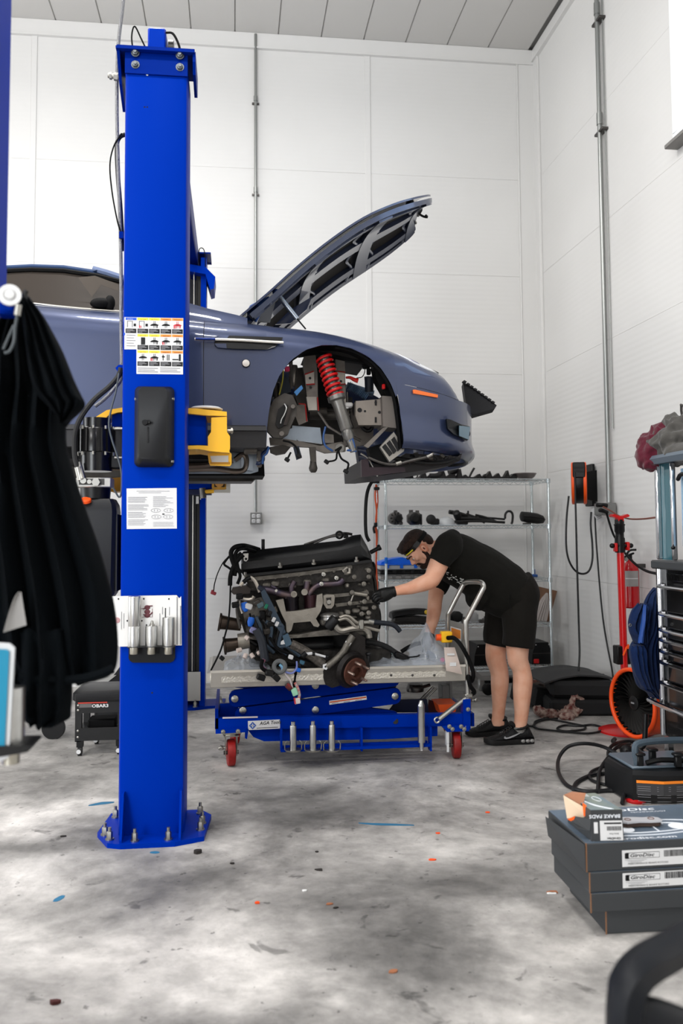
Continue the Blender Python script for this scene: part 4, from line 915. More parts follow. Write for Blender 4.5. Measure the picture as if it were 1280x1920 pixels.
put('brake_hose', M().tube([at(x, y, Y=5.05) for x, y in ((504, 838), (498, 846), (492, 852), (493, 862), (486, 869), (480, 868))], .011, 8, 4), mat('hose_deep_blue', (18, 34, 66), .35), car)
put('rocker_bracket', M().box(at(470, 846, Y=5.1), (.08, .1, .03), bev=.006).box(at(486, 860, Y=5.15), (.03, .06, .1), bev=.006), CAST, car)
# ================================================================ scissor lift table
YT = 5.40
tbl = thing('scissor_lift_table', (.65, 5.75, 0), 'blue scissor lift table on red casters carrying the engine', 'lift table')
def tp(name, pts, Y, th, mt, par=tbl, sm=25): return put(name, pprism(M(), pts, Y, th), mt, par, smooth=sm)
BEDM = mat('bed_steel', (176, 171, 163), .38, .75, var=.15, scale=6)
z1 = at(600, 1256, Y=YT).z; z0 = z1-.092
xa, xb = at(394, 1260, Y=YT).x, at(873, 1255, Y=YT).x
bed = put('platform', M().box(((xa+xb)/2, YT+.36, (z0+z1)/2), (xb-xa, .72, z1-z0), bev=.004), BEDM, tbl)
put('platform_lip', M().box(((xa+xb)/2, YT+.005, z1+.004), (xb-xa, .012, .014)), mat('bed_edge_bright', (215, 210, 200), .3, .8), bed)
mm = M(); xs0, xs1 = at(415, 1270, Y=YT).x, at(835, 1268, Y=YT).x; zc_ = at(600, 1270, Y=YT).z
n = 60; mm.prism([(xs0+(xs1-xs0)*k/n, zc_+.016+.006*(k % 2)) for k in range(n+1)]+[(xs1, zc_-.016), (xs0, zc_-.016)], (0, YT, 0), (1, 0, 0), (0, 0, 1), (0, -.006, 0))
st = put('tread_strip', mm, mat('tread_aluminium', (205, 200, 190), .35, .85, bump=.5, bscale=90), bed, smooth=0)
for x in (733, 773, 814): put('strip_rivet', M().ell(at(x, 1266, Y=YT-.008), (.008, .004, .008)), DSTEEL, st)
put('platform_end', M().box((xa-.01, YT+.36, z1-.03), (.02, .7, .05)), mat('bed_edge_bright', (215, 210, 200), .3, .8), bed)
# scissor arms
def arm(a, b, w, Y, mt=BLUED, name='scissor_arm'):
    A, B = at(*a, Y=Y), at(*b, Y=Y); d = (B-A).normalized(); n = V((0, 1, 0)).cross(d); w_ = w/2
    P = []
    for c, s in ((B, 1), (A, -1)):
        for k in range(7):
            q = -pi/2+pi*k/6; P.append(c+d*(s*cos(q)*w_*.8)+n*(s*sin(q)*w_))
    return put(name, M().prism([(p.x, p.z) for p in P], (0, Y, 0), (1, 0, 0), (0, 0, 1), (0, .03, 0)), mt, tbl, smooth=25)
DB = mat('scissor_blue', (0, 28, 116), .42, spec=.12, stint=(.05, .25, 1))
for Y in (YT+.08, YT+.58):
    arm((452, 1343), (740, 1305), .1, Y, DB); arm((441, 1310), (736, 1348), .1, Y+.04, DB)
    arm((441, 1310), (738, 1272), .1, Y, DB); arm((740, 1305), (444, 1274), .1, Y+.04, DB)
for x, y in ((440, 1310), (740, 1305), (591, 1331), (591, 1285), (455, 1332)):
    put('pivot_pin', M().lathe([(.022, 0), (.022, .01), (.016, .014)], at(x, y, Y=YT+.078), (0, -1, 0), n=20).lathe([(.013, 0), (.013, .012), (.01, .014)], at(x, y, Y=YT+.066), (0, -1, 0), n=6), ZINC, tbl)
put('pivot_bar', M().cyl(at(735, 1284, Y=YT+.15), at(735, 1284, Y=YT+.55), .028, n=14), BLACK, tbl)
wl = tp('warning_label', [(617, 1314), (686.5, 1304.5), (687.5, 1311.5), (617.5, 1321.5)], YT+.0775, .002, PAPER, sm=0)
tp('label_band', [(618, 1315.5), (686, 1306), (686.3, 1308.7), (618.2, 1318)], YT+.0765, .001, mat('label_rust', (190, 84, 44), .5), wl, 0)
for k in range(3): tp('label_print', [(622+k*22, 1319-k*3), (634+k*22, 1317.4-k*3), (634+k*22, 1318-k*3), (622+k*22, 1319.8-k*3)], YT+.0765, .001, INK, wl, 0)
# base frame
YB0 = YT+.02
fr = tp('side_rail', [(404, 1347), (868, 1338), (868, 1361), (404, 1369)], YB0, .05, BLUE)
tp('side_rail', [(404, 1347), (868, 1338), (868, 1361), (404, 1369)], YB0+.62, .05, BLUE)
tp('rail_lip', [(417, 1345), (483, 1343.5), (483, 1345.8), (417, 1347.5)], YB0-.004, .01, mat('scuffed_white', (200, 190, 190), .5), fr)
tp('end_box', [(404, 1372), (412, 1320), (414, 1320), (448, 1318), (444, 1346), (406, 1347)], YB0+.12, .03, BLUED)
put('end_plate', M().box((at(406, 1350, Y=YB0).x, YB0+.34, at(406, 1348, Y=YB0).z), (.02, .68, .12)), BLUED, tbl)
put('end_plate', M().box((at(800, 1350, Y=YB0).x+.3, YB0+.34, at(876, 1352, Y=YB0).z), (.02, .62, .08)), BLUED, tbl)
tp('lower_web', [(463, 1367), (820, 1360), (820, 1380), (720, 1386), (495, 1390), (475, 1382)], YB0+.03, .02, BLUE)
tp('web_bracket', [(459, 1367), (466, 1367), (463, 1386), (459, 1384)], YB0-.01, .03, BLUE)
tp('rear_post', [(868, 1312), (882, 1311), (882, 1368), (868, 1369)], YB0-.01, .06, BLUE)
tp('caster_plate', [(404, 1369), (462, 1367), (462, 1373), (404, 1376)], YB0-.03, .12, BLUE)
tp('caster_plate', [(828, 1361), (880, 1360), (879, 1371), (838, 1372.5)], YB0-.03, .12, BLUE)
for x, y in ((418, 1372), (446, 1371), (848, 1367), (870, 1367), (842, 1362), (864, 1362), (877, 1330)): rep('bolt_head', SCREW, tbl, at(x, y, Y=YB0-.032), (0, -1, 0), 1.6)
put('rail_hole', M().cyl(at(741, 1352, Y=YB0-.001), at(741, 1352, Y=YB0+.01), .018, n=16), INK, tbl)
put('hydraulic_ram', M().tube([at(455, 1342, Y=YT+.3), at(560, 1330, Y=YT+.3), at(650, 1318, Y=YT+.3)], .035, 10), BLUED, tbl)
tp('drip_tray', [(727, 1336), (745, 1312), (800, 1311), (804, 1336)], YT+.3, .02, mat('tray_navy', (8, 16, 44), .4))
# rack for the adapters on the rail
rkm = M()
a_, b_ = at(526, 1407, Y=YB0-.06), at(806, 1404, Y=YB0-.06)
rkm.box(((a_.x+b_.x)/2, YB0-.06, a_.z), (b_.x-a_.x, .025, .016)).box(((a_.x+b_.x)/2, YB0+.02, a_.z), (b_.x-a_.x, .025, .016)).box(((a_.x+b_.x)/2, YB0-.02, a_.z-.006), (b_.x-a_.x, .08, .005))
for x, yt in ((527, 1367), (677, 1364), (806, 1362)):
    p = at(x, yt, Y=YB0-.04); q = at(x, 1407, Y=YB0-.04); rkm.box((p.x, YB0-.03, (p.z+q.z)/2), (.012, .06, p.z-q.z))
put('adapter_shelf', rkm, BLUE, tbl)
for k, x in enumerate((549.5, 586.5, 622)):
    p = at(x, 1409, Y=YB0-.09); zt_ = at(x, 1353-k*.6, Y=YB0-.09).z; z = p.z
    t = thing('engine_support_pin', (p.x, YB0-.09, z), ('steel support pin in dish on lift table rail, nearest the white maker label', 'middle of three steel support pins in dishes on lift table rail', 'steel support pin in dish on lift table rail, farthest from the maker label')[k], 'support pin', 'steel pins standing on the lift table')
    put('pin', M().lathe([(.0205, .012), (.0205, zt_-z-.03), (.019, zt_-z-.022), (.013, zt_-z-.02), (.013, zt_-z)], (p.x, YB0-.09, z), n=20), STEEL, t)
    put('dish', M().lathe([(.03, 0), (.046, .004), (.05, .014), (.045, .014), (.02, .012)], (p.x, YB0-.09, z), n=24), ZINC, t)
    put('dish_handle', M().tube([(p.x-.049, YB0-.09, z+.01), (p.x-.05, YB0-.1, z+.05), (p.x-.035, YB0-.1, z+.065)], .004, 6, 3), ZINC, t)
    put('dish_handle', M().tube([(p.x+.049, YB0-.09, z+.01), (p.x+.05, YB0-.1, z+.05), (p.x+.035, YB0-.1, z+.065)], .004, 6, 3), ZINC, t)
p = at(790, 1405, Y=YB0-.09); zt_ = at(790, 1313, Y=YB0-.09).z
t = thing('engine_support_pin', (p.x, YB0-.09, p.z), 'long steel support pin with a pointed top hung on the lift table', 'support pin', 'steel pins standing on the lift table')
put('pin', M().lathe([(.013, .0), (.013, .04), (.0225, .042), (.0225, zt_-p.z-.035), (.0228, zt_-p.z-.033), (.011, zt_-p.z-.002), (.009, zt_-p.z)], (p.x, YB0-.09, p.z), n=22), STEEL, t)
put('end_button', M().lathe([(.009, -.008), (.009, .0)], (p.x, YB0-.09, p.z), n=12), CHROME, t)
# maker label
lb = tp('maker_label', [(464.5, 1352), (524.5, 1349), (525, 1366), (465, 1369)], YB0-.002, .002, PAPER, sm=0)
text('lettering', 'AGA Tools', at(486.5, 1359.4, Y=YB0-.003), (1, 0, .04), (0, 0, 1), .0205, INK, lb, shear=.2, bold=.0004, wide=.98)
tp('fine_print', [(481, 1364.8), (521, 1362.8), (521, 1363.8), (481, 1365.8)], YB0-.003, .001, INK, lb, 0)
g = M(); c = at(473.5, 1360.5, Y=YB0-.003); g.prism([(0, .023), (.022, 0), (0, -.023), (-.022, 0)], c, (1, 0, 0), (0, 0, 1), (0, .001, 0)); put('logo_diamond', g, mat('logo_blue', (50, 84, 160), .5), lb, smooth=0)
g = M(); g.prism([(0, .015), (.0055, 0), (0, -.015), (-.0055, 0)], c+V((0, -.0006, 0)), (1, 0, 0), (0, 0, 1), (0, .0005, 0)).prism([(-.0125, .002), (.0125, .002), (.0125, -.002), (-.0125, -.002)], c+V((0, -.0006, .0)), (1, 0, 0), (0, 0, 1), (0, .0005, 0)); put('logo_star', g, PAPER, lb, smooth=0)
# casters
def caster(px, py, Y, turn, brake=0):
    p = at(px, py, Y=Y); c = V((p.x, Y, .08)); r = .08
    T = Matrix.Translation(c) @ Matrix.Rotation(R(turn), 4, 'Z')
    w_ = put('caster_wheel', M(T).lathe([(.045, -.022), (.07, -.024), (.078, -.02), (.08, -.012), (.08, .012), (.078, .02), (.07, .024), (.045, .022)], (0, 0, 0), (1, 0, 0), n=28), mat('caster_red', (150, 24, 22), .45, var=.4, scale=20), tbl)
    put('caster_hub', M(T).lathe([(.046, -.02), (.046, .02)], (0, 0, 0), (1, 0, 0), n=18).lathe([(.012, -.045), (.012, .045)], (0, 0, 0), (1, 0, 0), n=10), DSTEEL, w_)
    f = M(T)
    for s in (-1, 1): f.prism([(-.03, .1), (.04, .1), (.02, -.01), (-.01, -.02), (-.025, 0)], (s*.035-.002, 0, 0), (0, 1, 0), (0, 0, 1), (.004, 0, 0))
    f.box((0, .01, .102), (.09, .09, .006)).lathe([(.04, .105), (.04, .118)], (0, 0, 0), n=16).box((0, 0, .125), (.11, .11, .008))
    put('caster_fork', f, ZINC, tbl)
    if brake: put('brake_pedal', M(T).box((brake*.06, -.03, .05), (.02, .06, .09), bev=.004).box((brake*.062, -.07, .0), (.014, .01, .05)), PAPER, tbl)
caster(433, 1410, 5.47, 6); caster(855, 1405, 5.45, -6, -1); caster(440, 1400, 6.02, 10); caster(848, 1390, 6.02, 30)
put('caster_lever', M().cyl(at(412, 1400, Y=5.45), at(424, 1403, Y=5.45), .01).box(at(414, 1403, Y=5.44), (.03, .02, .02), bev=.004), ZINC, tbl)
# push handle, struts and control panel
TUBE = mat('handle_tube', (190, 188, 182), .28, .9)
hp = [(877, 1320, 5.44), (875, 1250, 5.43), (873, 1172, 5.41), (876, 1160, 5.41), (901, 1112, 5.41), (906, 1100, 5.42), (901, 1092, 5.45), (882, 1091, 5.55), (872, 1093, 5.6), (866, 1100, 5.62), (843, 1145, 5.64), (839.5, 1158, 5.65), (840, 1225, 5.68), (841, 1250, 5.69)]
put('push_handle', M().tube([at(x, y, Y=d) for x, y, d in hp], .0165, 12, 4), TUBE, tbl)
put('handle_clamp', M().cyl(at(877, 1306, Y=5.455), at(877, 1330, Y=5.455), .022, n=12).box(at(877, 1303, Y=5.45), (.05, .06, .03), bev=.006), ZINC, tbl)
put('handle_knob', M().cyl(at(884, 1313, Y=5.45), at(890, 1312, Y=5.45), .008).ell(at(891, 1312, Y=5.45), (.014, .014, .014)), ZINC, tbl)
put('handle_strut', M().cyl(at(822, 1349, Y=5.38), at(874, 1308, Y=5.44), .015, n=12).ring(at(819, 1350, Y=5.39), (0, 1, 0), .016, .006), TUBE, tbl)
put('handle_strut', M().cyl(at(783, 1318, Y=5.98), at(812, 1288, Y=6.02), .013, n=12).cyl(at(788, 1320, Y=5.94), at(818, 1290, Y=5.98), .009, n=12), TUBE, tbl)
q = M(); q.add([at(841, 1163, Y=5.66), at(873, 1172, Y=5.43), at(876, 1252, Y=5.45), at(842, 1235, Y=5.69)]+[p+V((.012, 0, 0)) for p in (at(841, 1163, Y=5.66), at(873, 1172, Y=5.43), at(876, 1252, Y=5.45), at(842, 1235, Y=5.69))], [(3, 2, 1, 0), (4, 5, 6, 7), (0, 1, 5, 4), (1, 2, 6, 5), (2, 3, 7, 6), (3, 0, 4, 7)])
pn = put('control_panel', q, mat('panel_grey', (126, 124, 120), .45), tbl, smooth=0)
def onpanel(px, py):
    a, b, c = at(841, 1163, Y=5.66), at(873, 1172, Y=5.43), at(876, 1252, Y=5.45)
    nn = (b-a).cross(c-a); d = CF+CR*((px-640)/FPX)-CU*((py-PPY)/FPX); tt = (a-CAM).dot(nn)/d.dot(nn); return CAM+d*tt-d.normalized()*.008
g = M(); P = [onpanel(*k) for k in ((844, 1174), (864.5, 1180), (864.5, 1202), (853, 1200), (844, 1196))]; g.add(P, [list(range(5))]); put('panel_label', g, PAPER, pn, smooth=0)
g = M(); P = [onpanel(*k)-(CF*.003) for k in ((845.5, 1176.5), (863, 1182), (863, 1198), (845.5, 1193))]; g.add(P, [list(range(4))]); put('label_field', g, mat('label_amber', (206, 122, 40), .5), pn, smooth=0)
pd = put('pendant_control', pbox(M(), 828, 1184.5, 848, 1205.5, 5.5, .06, .006), mat('pendant_yellow', (244, 186, 30), .4), tbl)
put('pendant_button', M().lathe([(.022, 0), (.02, .03)], at(826, 1195, Y=5.53), (-1, 0, 0), n=14), ORANGE, pd)
put('pendant_cable', M().tube([at(x, y, Y=d) for x, y, d in ((839, 1196, 5.5), (852, 1197, 5.44), (866, 1213, 5.39), (880, 1240, 5.4), (887, 1262, 5.4), (884, 1277, 5.42), (878, 1268, 5.4), (881, 1285, 5.4), (889, 1297, 5.42), (884, 1302, 5.45))], .0135, 8, 5), BLACKM, tbl)
put('power_pack', M().box(at(834, 1296, Y=5.95), (.07, .12, .1), bev=.006).box(at(842, 1290, Y=5.93), (.016, .1, .14)).cyl(at(826, 1308, Y=5.9), at(826, 1320, Y=5.9), .014), mat('pump_grey', (96, 96, 94), .5), tbl)
put('power_pack_motor', M().lathe([(.06, 0), (.062, .02), (.05, .05)], at(778, 1296, Y=6.0), (0, 0, 1), n=16).tube([at(772, 1288, Y=5.95), at(792, 1288, Y=5.95), at(806, 1284, Y=5.95)], .012, 6, 3), DSTEEL, tbl)
tb2 = put('orange_bin', M().loft([[V((p.x+sx*w_, 5.75+sy*.1, p.z)) for sx, sy in ((-1, -1), (1, -1), (1, 1), (-1, 1))] for p, w_ in ((at(836, 1337, Y=5.7), .045), (at(836, 1318, Y=5.7), .065))]), mat('bin_orange', (232, 90, 34), .5), None, smooth=0)
tag(tb2, 'small orange plastic bin on the lift table base under the handle', 'bin')
tp('inner_box', [(804, 1312), (830, 1320), (830, 1339), (800, 1339)], 5.8, .02, mat('box_dark_red', (66, 18, 20), .5))
# ================================================================ engine
E_BLK = mat('engine_black_plastic', (21, 21, 22), .42, bump=.15, bscale=120)
E_AL = mat('engine_cast_alloy', (124, 119, 111), .48, .65, var=.45, scale=22, bump=.4, bscale=70)
E_DK = mat('engine_dark_casting', (58, 55, 52), .5, .5, var=.5, scale=20, bump=.4, bscale=60)
E_BR = mat('mount_bright_alloy', (158, 152, 142), .42, .7, var=.25, scale=14, bump=.2, bscale=60)
E_HEAT = mat('heat_tinted_steel', (110, 92, 88), .38, .8, var=.3, scale=9, rgb2=(70, 66, 84))
RUST = mat('rusty_hub', (92, 56, 44), .65, .3, var=.4, scale=18)
eng = thing('engine', (.5, 5.75, z1), 'large black and grey car engine with wiring harness on the lift table', 'engine')
YE = 5.56
def ep(name, pts, Y, th, mt, par=eng, sm=30): return put(name, pprism(M(), pts, Y, th), mt, par, smooth=sm)
# valve cover with stepped top
mm = M()
def sect(px, y0, y1, y2, y3):     # front lower, front upper, step, top
    return [at(px, y0, Y=YE), at(px, y0-(y0-y1)*.35, Y=YE-.03), at(px, y1+4, Y=YE-.02), at(px, y1, Y=YE+.02), at(px, y2+2, Y=YE+.09), at(px, y2-2, Y=YE+.1), at(px, y3, Y=YE+.12), at(px, y3, Y=YE+.34), at(px, y0-6, Y=YE+.36), at(px, y0, Y=YE+.3)]
mm.loft([sect(452, 1074, 1054, 1046, 1040), sect(456, 1077, 1050, 1043, 1034), sect(480, 1075, 1047, 1040, 1031), sect(560, 1066, 1038, 1030, 1022), sect(640, 1056, 1027, 1020, 1013), sect(660, 1054, 1022, 1012, 1004), sect(676, 1052, 1018, 1006, 1002), sect(688, 1051, 1034, 1026, 1024), sect(696, 1050, 1046, 1044, 1042)])
vc = put('valve_cover', mm, E_BLK, eng, smooth=50)
put('cover_flange', pprism(M(), [(455, 1077), (560, 1066), (660, 1054), (697, 1049), (698, 1054), (660, 1059), (560, 1071), (456, 1082)], YE-.03, .34), E_BLK, vc, smooth=20)
put('cover_groove', M().tube([at(x, y, Y=YE+.08) for x, y in ((466, 1048), (560, 1035), (652, 1023))], .006, 5), INK, vc)
for x, y in ((525, 1058), (588, 1052), (668, 1047), (460, 1076)): put('cover_bolt', M().lathe([(.016, 0), (.016, .012), (.009, .014), (.009, .032)], at(x, y+6, Y=YE-.035), (0, -.2, 1), n=10), ZINC, vc)
put('oil_cap_tag', pprism(M(), [(455.5, 1038), (465.5, 1037.5), (465, 1049), (461, 1053), (457, 1051)], YE-.012, .004), mat('alloy_tab', (205, 203, 198), .35, .6), vc, smooth=0)
put('tag_hole', M().cyl(at(461, 1048, Y=YE-.0135), at(461, 1048, Y=YE), .008, n=10), INK, vc)
put('breather_stub', M().cyl(at(493, 1032, Y=YE+.15), at(493, 1011, Y=YE+.15), .011, n=12), RUBBER, eng)
put('fuel_rail', M().tube([at(x, y, Y=YE+.3) for x, y in ((570, 1022), (600, 1012), (625, 1004), (645, 1000), (660, 1002))], .009, 8, 4).tube([at(x, y, Y=YE+.25) for x, y in ((590, 1019), (615, 1008), (640, 1004))], .006, 8, 4), DSTEEL, eng)
put('fuel_rail_union', M().ring(at(636, 1003, Y=YE+.25), (0, 1, 0), .022, .007).box(at(648, 1005, Y=YE+.25), (.03, .05, .03), bev=.005), BLACK, eng)
put('cover_end_pipe', M().cyl(at(694, 1036, Y=YE+.2), at(711, 1027, Y=YE+.2), .014, n=12).lathe([(.02, 0), (.02, .02)], at(708, 1028, Y=YE+.2), (.8, 0, .4), n=12), BLACK, eng)
put('dip_tube', M().tube([at(x, y, Y=YE+.4) for x, y in ((692, 1015), (686, 1000), (685, 960), (688, 925), (696, 905), (706, 898))], .012, 8, 4), RUBBER, eng)
# head, block, sump
hd = ep('cylinder_head', [(457, 1080), (560, 1070), (696, 1054), (698, 1088), (640, 1092), (560, 1098), (470, 1108)], YE+.01, .4, E_DK)
put('head_rail', pprism(M(), [(464, 1083), (560, 1073), (660, 1060), (660, 1066), (560, 1080), (466, 1090)], YE-.008, .03), E_AL, hd, smooth=20)
HBOLT = bolt_mesh('head_bolt', .006, .008, E_AL)
for k in range(9): x = 472+k*22; rep('head_bolt', HBOLT, hd, at(x, 1088-k*2.4, Y=YE-.008), (0, -1, 0))
blk = ep('engine_block', [(462, 1100), (560, 1096), (698, 1086), (704, 1120), (703, 1180), (640, 1192), (500, 1196), (470, 1170)], YE+.07, .36, E_DK)
ep('crankcase_web', [(626, 1114), (690, 1108), (692, 1114), (628, 1120)], YE+.04, .05, E_AL, blk); ep('crankcase_web', [(628, 1132), (700, 1124), (700, 1130), (630, 1138)], YE+.04, .05, E_AL, blk)
random.seed(11)
for x, y, w_, h_ in ((667, 1078, 10, 7), (680, 1072, 16, 5), (681, 1083, 17, 5), (659, 1085, 12, 7), (676, 1096, 11, 6), (690, 1094, 8, 4), (651, 1098, 8, 9), (662, 1112, 8, 6), (678, 1117, 18, 4), (657, 1133, 7, 5), (679, 1129, 11, 6), (668, 1146, 15, 9), (684, 1141, 14, 9), (679, 1151, 20, 6), (652, 1148, 12, 10), (690, 1122, 6, 10), (673, 1137, 10, 6), (686, 1108, 7, 6), (690, 1158, 10, 8), (664, 1158, 12, 6), (640, 1152, 10, 9), (688, 1067, 9, 5)):
    d = random.uniform(.0, .05); put('timing_case_boss', pbox(M(), x-w_/2, y-h_/2, x+w_/2, y+h_/2, YE+.0+d, .09-d, .008), E_BR if (x+y) % 3 == 0 else E_AL, blk)
for x, y in ((646, 1072), (653, 1062), (663, 1083), (659, 1112), (681, 1096), (682, 1129), (655, 1132), (690, 1083), (690, 1071), (700, 1140), (677, 1152), (690, 1150)):
    put('casting_lug', M().lathe([(.017, 0), (.015, .03), (.009, .032), (.009, .038)], at(x, y, Y=YE+.02), (0, -1, .2), n=14), E_AL, blk)
put('lug_arm', M().tube([at(643, 1072, Y=YE), at(653, 1062, Y=YE), at(655, 1074, Y=YE), at(645, 1074, Y=YE)], .012, 6, 2), E_BR, blk)
put('lug_arm', M().cyl(at(662, 1112, Y=YE+.01), at(688, 1116, Y=YE+.01), .012, n=8).cyl(at(663, 1113, Y=YE+.01), at(658, 1127, Y=YE+.01), .006, n=8), E_BR, blk)
put('crank_pulley', M().lathe([(.06, 0), (.07, .01), (.07, .04), (.05, .045)], at(700, 1160, Y=YE+.25), (1, 0, 0), n=24), BLACK, eng); put('cam_pulley', M().lathe([(.055, 0), (.06, .02), (.05, .03)], at(694, 1070, Y=YE+.18), (1, 0, 0), n=22).lathe([(.045, 0), (.05, .02), (.04, .03)], at(694, 1094, Y=YE+.2), (1, 0, 0), n=22), BLACK, eng)
ep('front_plate', [(690, 1055), (702, 1090), (704, 1165), (698, 1245), (702, 1246), (712, 1160), (706, 1090), (697, 1052)], YE+.12, .25, E_DK)
ep('sump', [(545, 1195), (640, 1190), (690, 1186), (696, 1240), (640, 1232), (545, 1226)], YE+.14, .3, mat('sump_black', (26, 25, 25), .45))
put('oil_filter', M().lathe([(.062, 0), (.066, .02), (.066, .2), (.05, .26)], at(548, 1212, Y=YE+.12), (1, 0, .02), n=24), mat('filter_black', (22, 22, 23), .35), eng)
# exhaust manifold and catalysts
mf = put('exhaust_manifold', M().tube([at(x, y, Y=YE-.02) for x, y in ((488, 1106), (505, 1107), (530, 1114), (548, 1118))], lambda t: .026-.004*t, 10, 5), E_HEAT, eng)
put('manifold_runner', M().tube([at(x, y, Y=YE-.02) for x, y in ((578, 1115), (588, 1103), (600, 1096), (622, 1095), (636, 1093), (643, 1086))], lambda t: .018+.003*t, 10, 5), E_HEAT, mf)
put('manifold_runner', M().tube([at(x, y, Y=YE-.01) for x, y in ((546, 1112), (547, 1100), (552, 1090))], .018, 10, 4).tube([at(x, y, Y=YE-.01) for x, y in ((572, 1112), (575, 1100), (576, 1090))], .02, 10, 4), E_HEAT, mf)
put('manifold_runner', M().tube([at(x, y, Y=YE) for x, y in ((508, 1098), (516, 1104), (526, 1114))], .014, 8, 3), E_HEAT, mf)
for x, y in ((550.5, 1114), (570.5, 1110)): put('lambda_boss', M().lathe([(.02, 0), (.02, .012), (.011, .012), (.011, .004)], at(x, y, Y=YE-.045), (0, -1, 0), n=16), E_BR, mf)
for x, y in ((606, 1078), (630, 1085), (602, 1096), (517, 1110)): put('manifold_nut', M().lathe([(.014, 0), (.014, .02), (.008, .022), (.008, .034)], at(x, y, Y=YE-.02), (0, -1, .3), n=8), ZINC, mf)
CAT = mat('catalyst_dark', (40, 34, 38), .25, .7, rgb2=(22, 20, 24), scale=8)
put('catalyst', M().cyl(at(546, 1121, Y=YE), at(547, 1146, Y=YE), .046, n=24).cyl(at(546, 1119, Y=YE), at(546, 1122, Y=YE), .05, n=24), CAT, eng)
put('catalyst', M().cyl(at(583, 1116, Y=YE+.02), at(584, 1140, Y=YE+.02), .046, n=24).cyl(at(583, 1115, Y=YE+.02), at(583, 1118, Y=YE+.02), .05, n=24), mat('catalyst_maroon', (56, 34, 38), .3, .6), eng)
for x, y in ((548, 1098), (516, 1095), (576, 1092), (500, 1098), (610, 1088)): put('port_flange', M().box(at(x, y, Y=YE+.0), (.05, .03, .035), bev=.008), E_AL, mf)
ep('heat_shield', [(436, 1102), (462, 1098), (470, 1104), (468, 1113), (438, 1115), (433, 1110)], YE-.03, .08, mat('shield_brown_grey', (66, 60, 57), .5, .4))
# engine mount bracket
mb = ep('mount_bracket', [(517, 1126), (531, 1123), (536, 1147), (560, 1145), (592, 1139), (594, 1116), (604, 1113), (605.5, 1130), (601, 1146), (592, 1160), (599, 1172), (596, 1176), (588, 1174), (582, 1165), (550, 1168), (546, 1182), (540, 1187), (537, 1184), (536, 1168), (528, 1152)], YE-.07, .045, E_BR)
ep('mount_cap', [(606, 1117), (612, 1114.5), (626, 1115), (627.5, 1120), (626, 1135), (621, 1141), (612, 1141), (606, 1132)], YE-.05, .06, E_BR, mb)
ep('mount_window', [(611, 1121), (621, 1120), (620, 1134), (614, 1135)], YE-.053, .01, E_DK, mb)
put('mount_stud', M().lathe([(.016, 0), (.012, .02), (.014, .03)], at(615.5, 1128, Y=YE-.05), (0, -1, 0), n=10), ZINC, mb)
put('rubber_mount', M().lathe([(.045, -.03), (.058, -.026), (.056, -.008), (.062, -.004), (.062, .006), (.05, .014), (.03, .018)], at(618, 1154, Y=YE-.03), n=26), mat('mount_silver', (170, 168, 164), .3, .85), mb)
put('mount_foot', M().box(at(616, 1166, Y=YE-.02), (.11, .08, .04), bev=.01), E_AL, mb)
# front subframe, arms and knuckle
sb = ep('sub_frame_beam', [(450, 1196), (500, 1191), (560, 1190), (590, 1184), (612, 1181), (640, 1178), (690, 1182), (694, 1190), (640, 1190), (560, 1196), (480, 1200)], YE-.06, .1, E_AL)
put('upper_arm', M().tube([at(x, y, Y=YE-.09) for x, y in ((627, 1166), (630, 1176), (640, 1183), (660, 1179), (680, 1178), (690, 1186), (692, 1196))], .02, 8, 4), E_BR, eng)
put('arm_bush', M().lathe([(.03, -.04), (.034, -.03), (.034, .03), (.03, .04)], at(622, 1168, Y=YE-.09), (.6, -.2, .8), n=16), E_BLK, eng)
put('lower_arm', M().tube([at(x, y, Y=YE-.12) for x, y in ((545, 1208), (560, 1215), (585, 1230), (605, 1246))], .03, 8, 3), mat('arm_rough_cast', (108, 102, 95), .6, .4, var=.5, scale=45, bump=.8, bscale=80), eng)
put('lower_arm', M().tube([at(x, y, Y=YE-.06) for x, y in ((480, 1222), (520, 1230), (560, 1240), (600, 1252))], .026, 8, 3), E_DK, eng)
kn = ep('knuckle', [(606, 1258), (614, 1244), (634, 1234), (650, 1214), (660, 1190), (668, 1186), (684, 1196), (685, 1228), (694, 1250), (682, 1268), (664, 1280), (636, 1286), (622, 1290), (610, 1284), (606, 1272)], YE-.17, .12, mat('knuckle_black', (32, 28, 26), .5, .4, var=.3, scale=15, bump=.3, bscale=60))
put('knuckle_arm', M().tube([at(x, y, Y=YE-.18) for x, y in ((612, 1250), (628, 1238), (644, 1222), (652, 1207), (662, 1192))], .022, 10, 4), E_AL, kn)
for x, y in ((652.5, 1206), (610, 1250)): put('knuckle_bush', M().lathe([(.021, 0), (.019, .006), (.006, .006)], at(x, y, Y=YE-.19), (-.2, -1, .1), n=5), PAPER, kn); put('bush_hole', M().cyl(at(x, y, Y=YE-.2), at(x, y, Y=YE-.19), .006, n=8), INK, kn)
hc = at(667, 1260, Y=YE-.22); hd_ = V((.62, -1, -.22)).normalized()
hub = put('wheel_hub', M().lathe([(.085, -.012), (.085, 0), (.05, .001), (.045, .016), (.033, .016), (.03, -.03)], hc, hd_, n=30, cap=False).lathe([(.085, -.012), (.03, -.03)], hc, hd_, n=30), RUST, kn)
qd = hd_.to_track_quat('Z', 'Y').to_matrix()
for k in range(5):
    a = 2*pi*k/5+.5; o = hc+qd @ V((.062*cos(a), .062*sin(a), 0)); put('wheel_stud', M().lathe([(.0085, 0), (.0085, .05), (.0065, .056)], o, hd_, n=10), mat('stud_steel', (160, 138, 126), .4, .8), hub)
put('hub_bearing', M().ring(hc+hd_*.004, hd_, .04, .008), mat('bearing_grey', (120, 104, 92), .4, .6), hub)
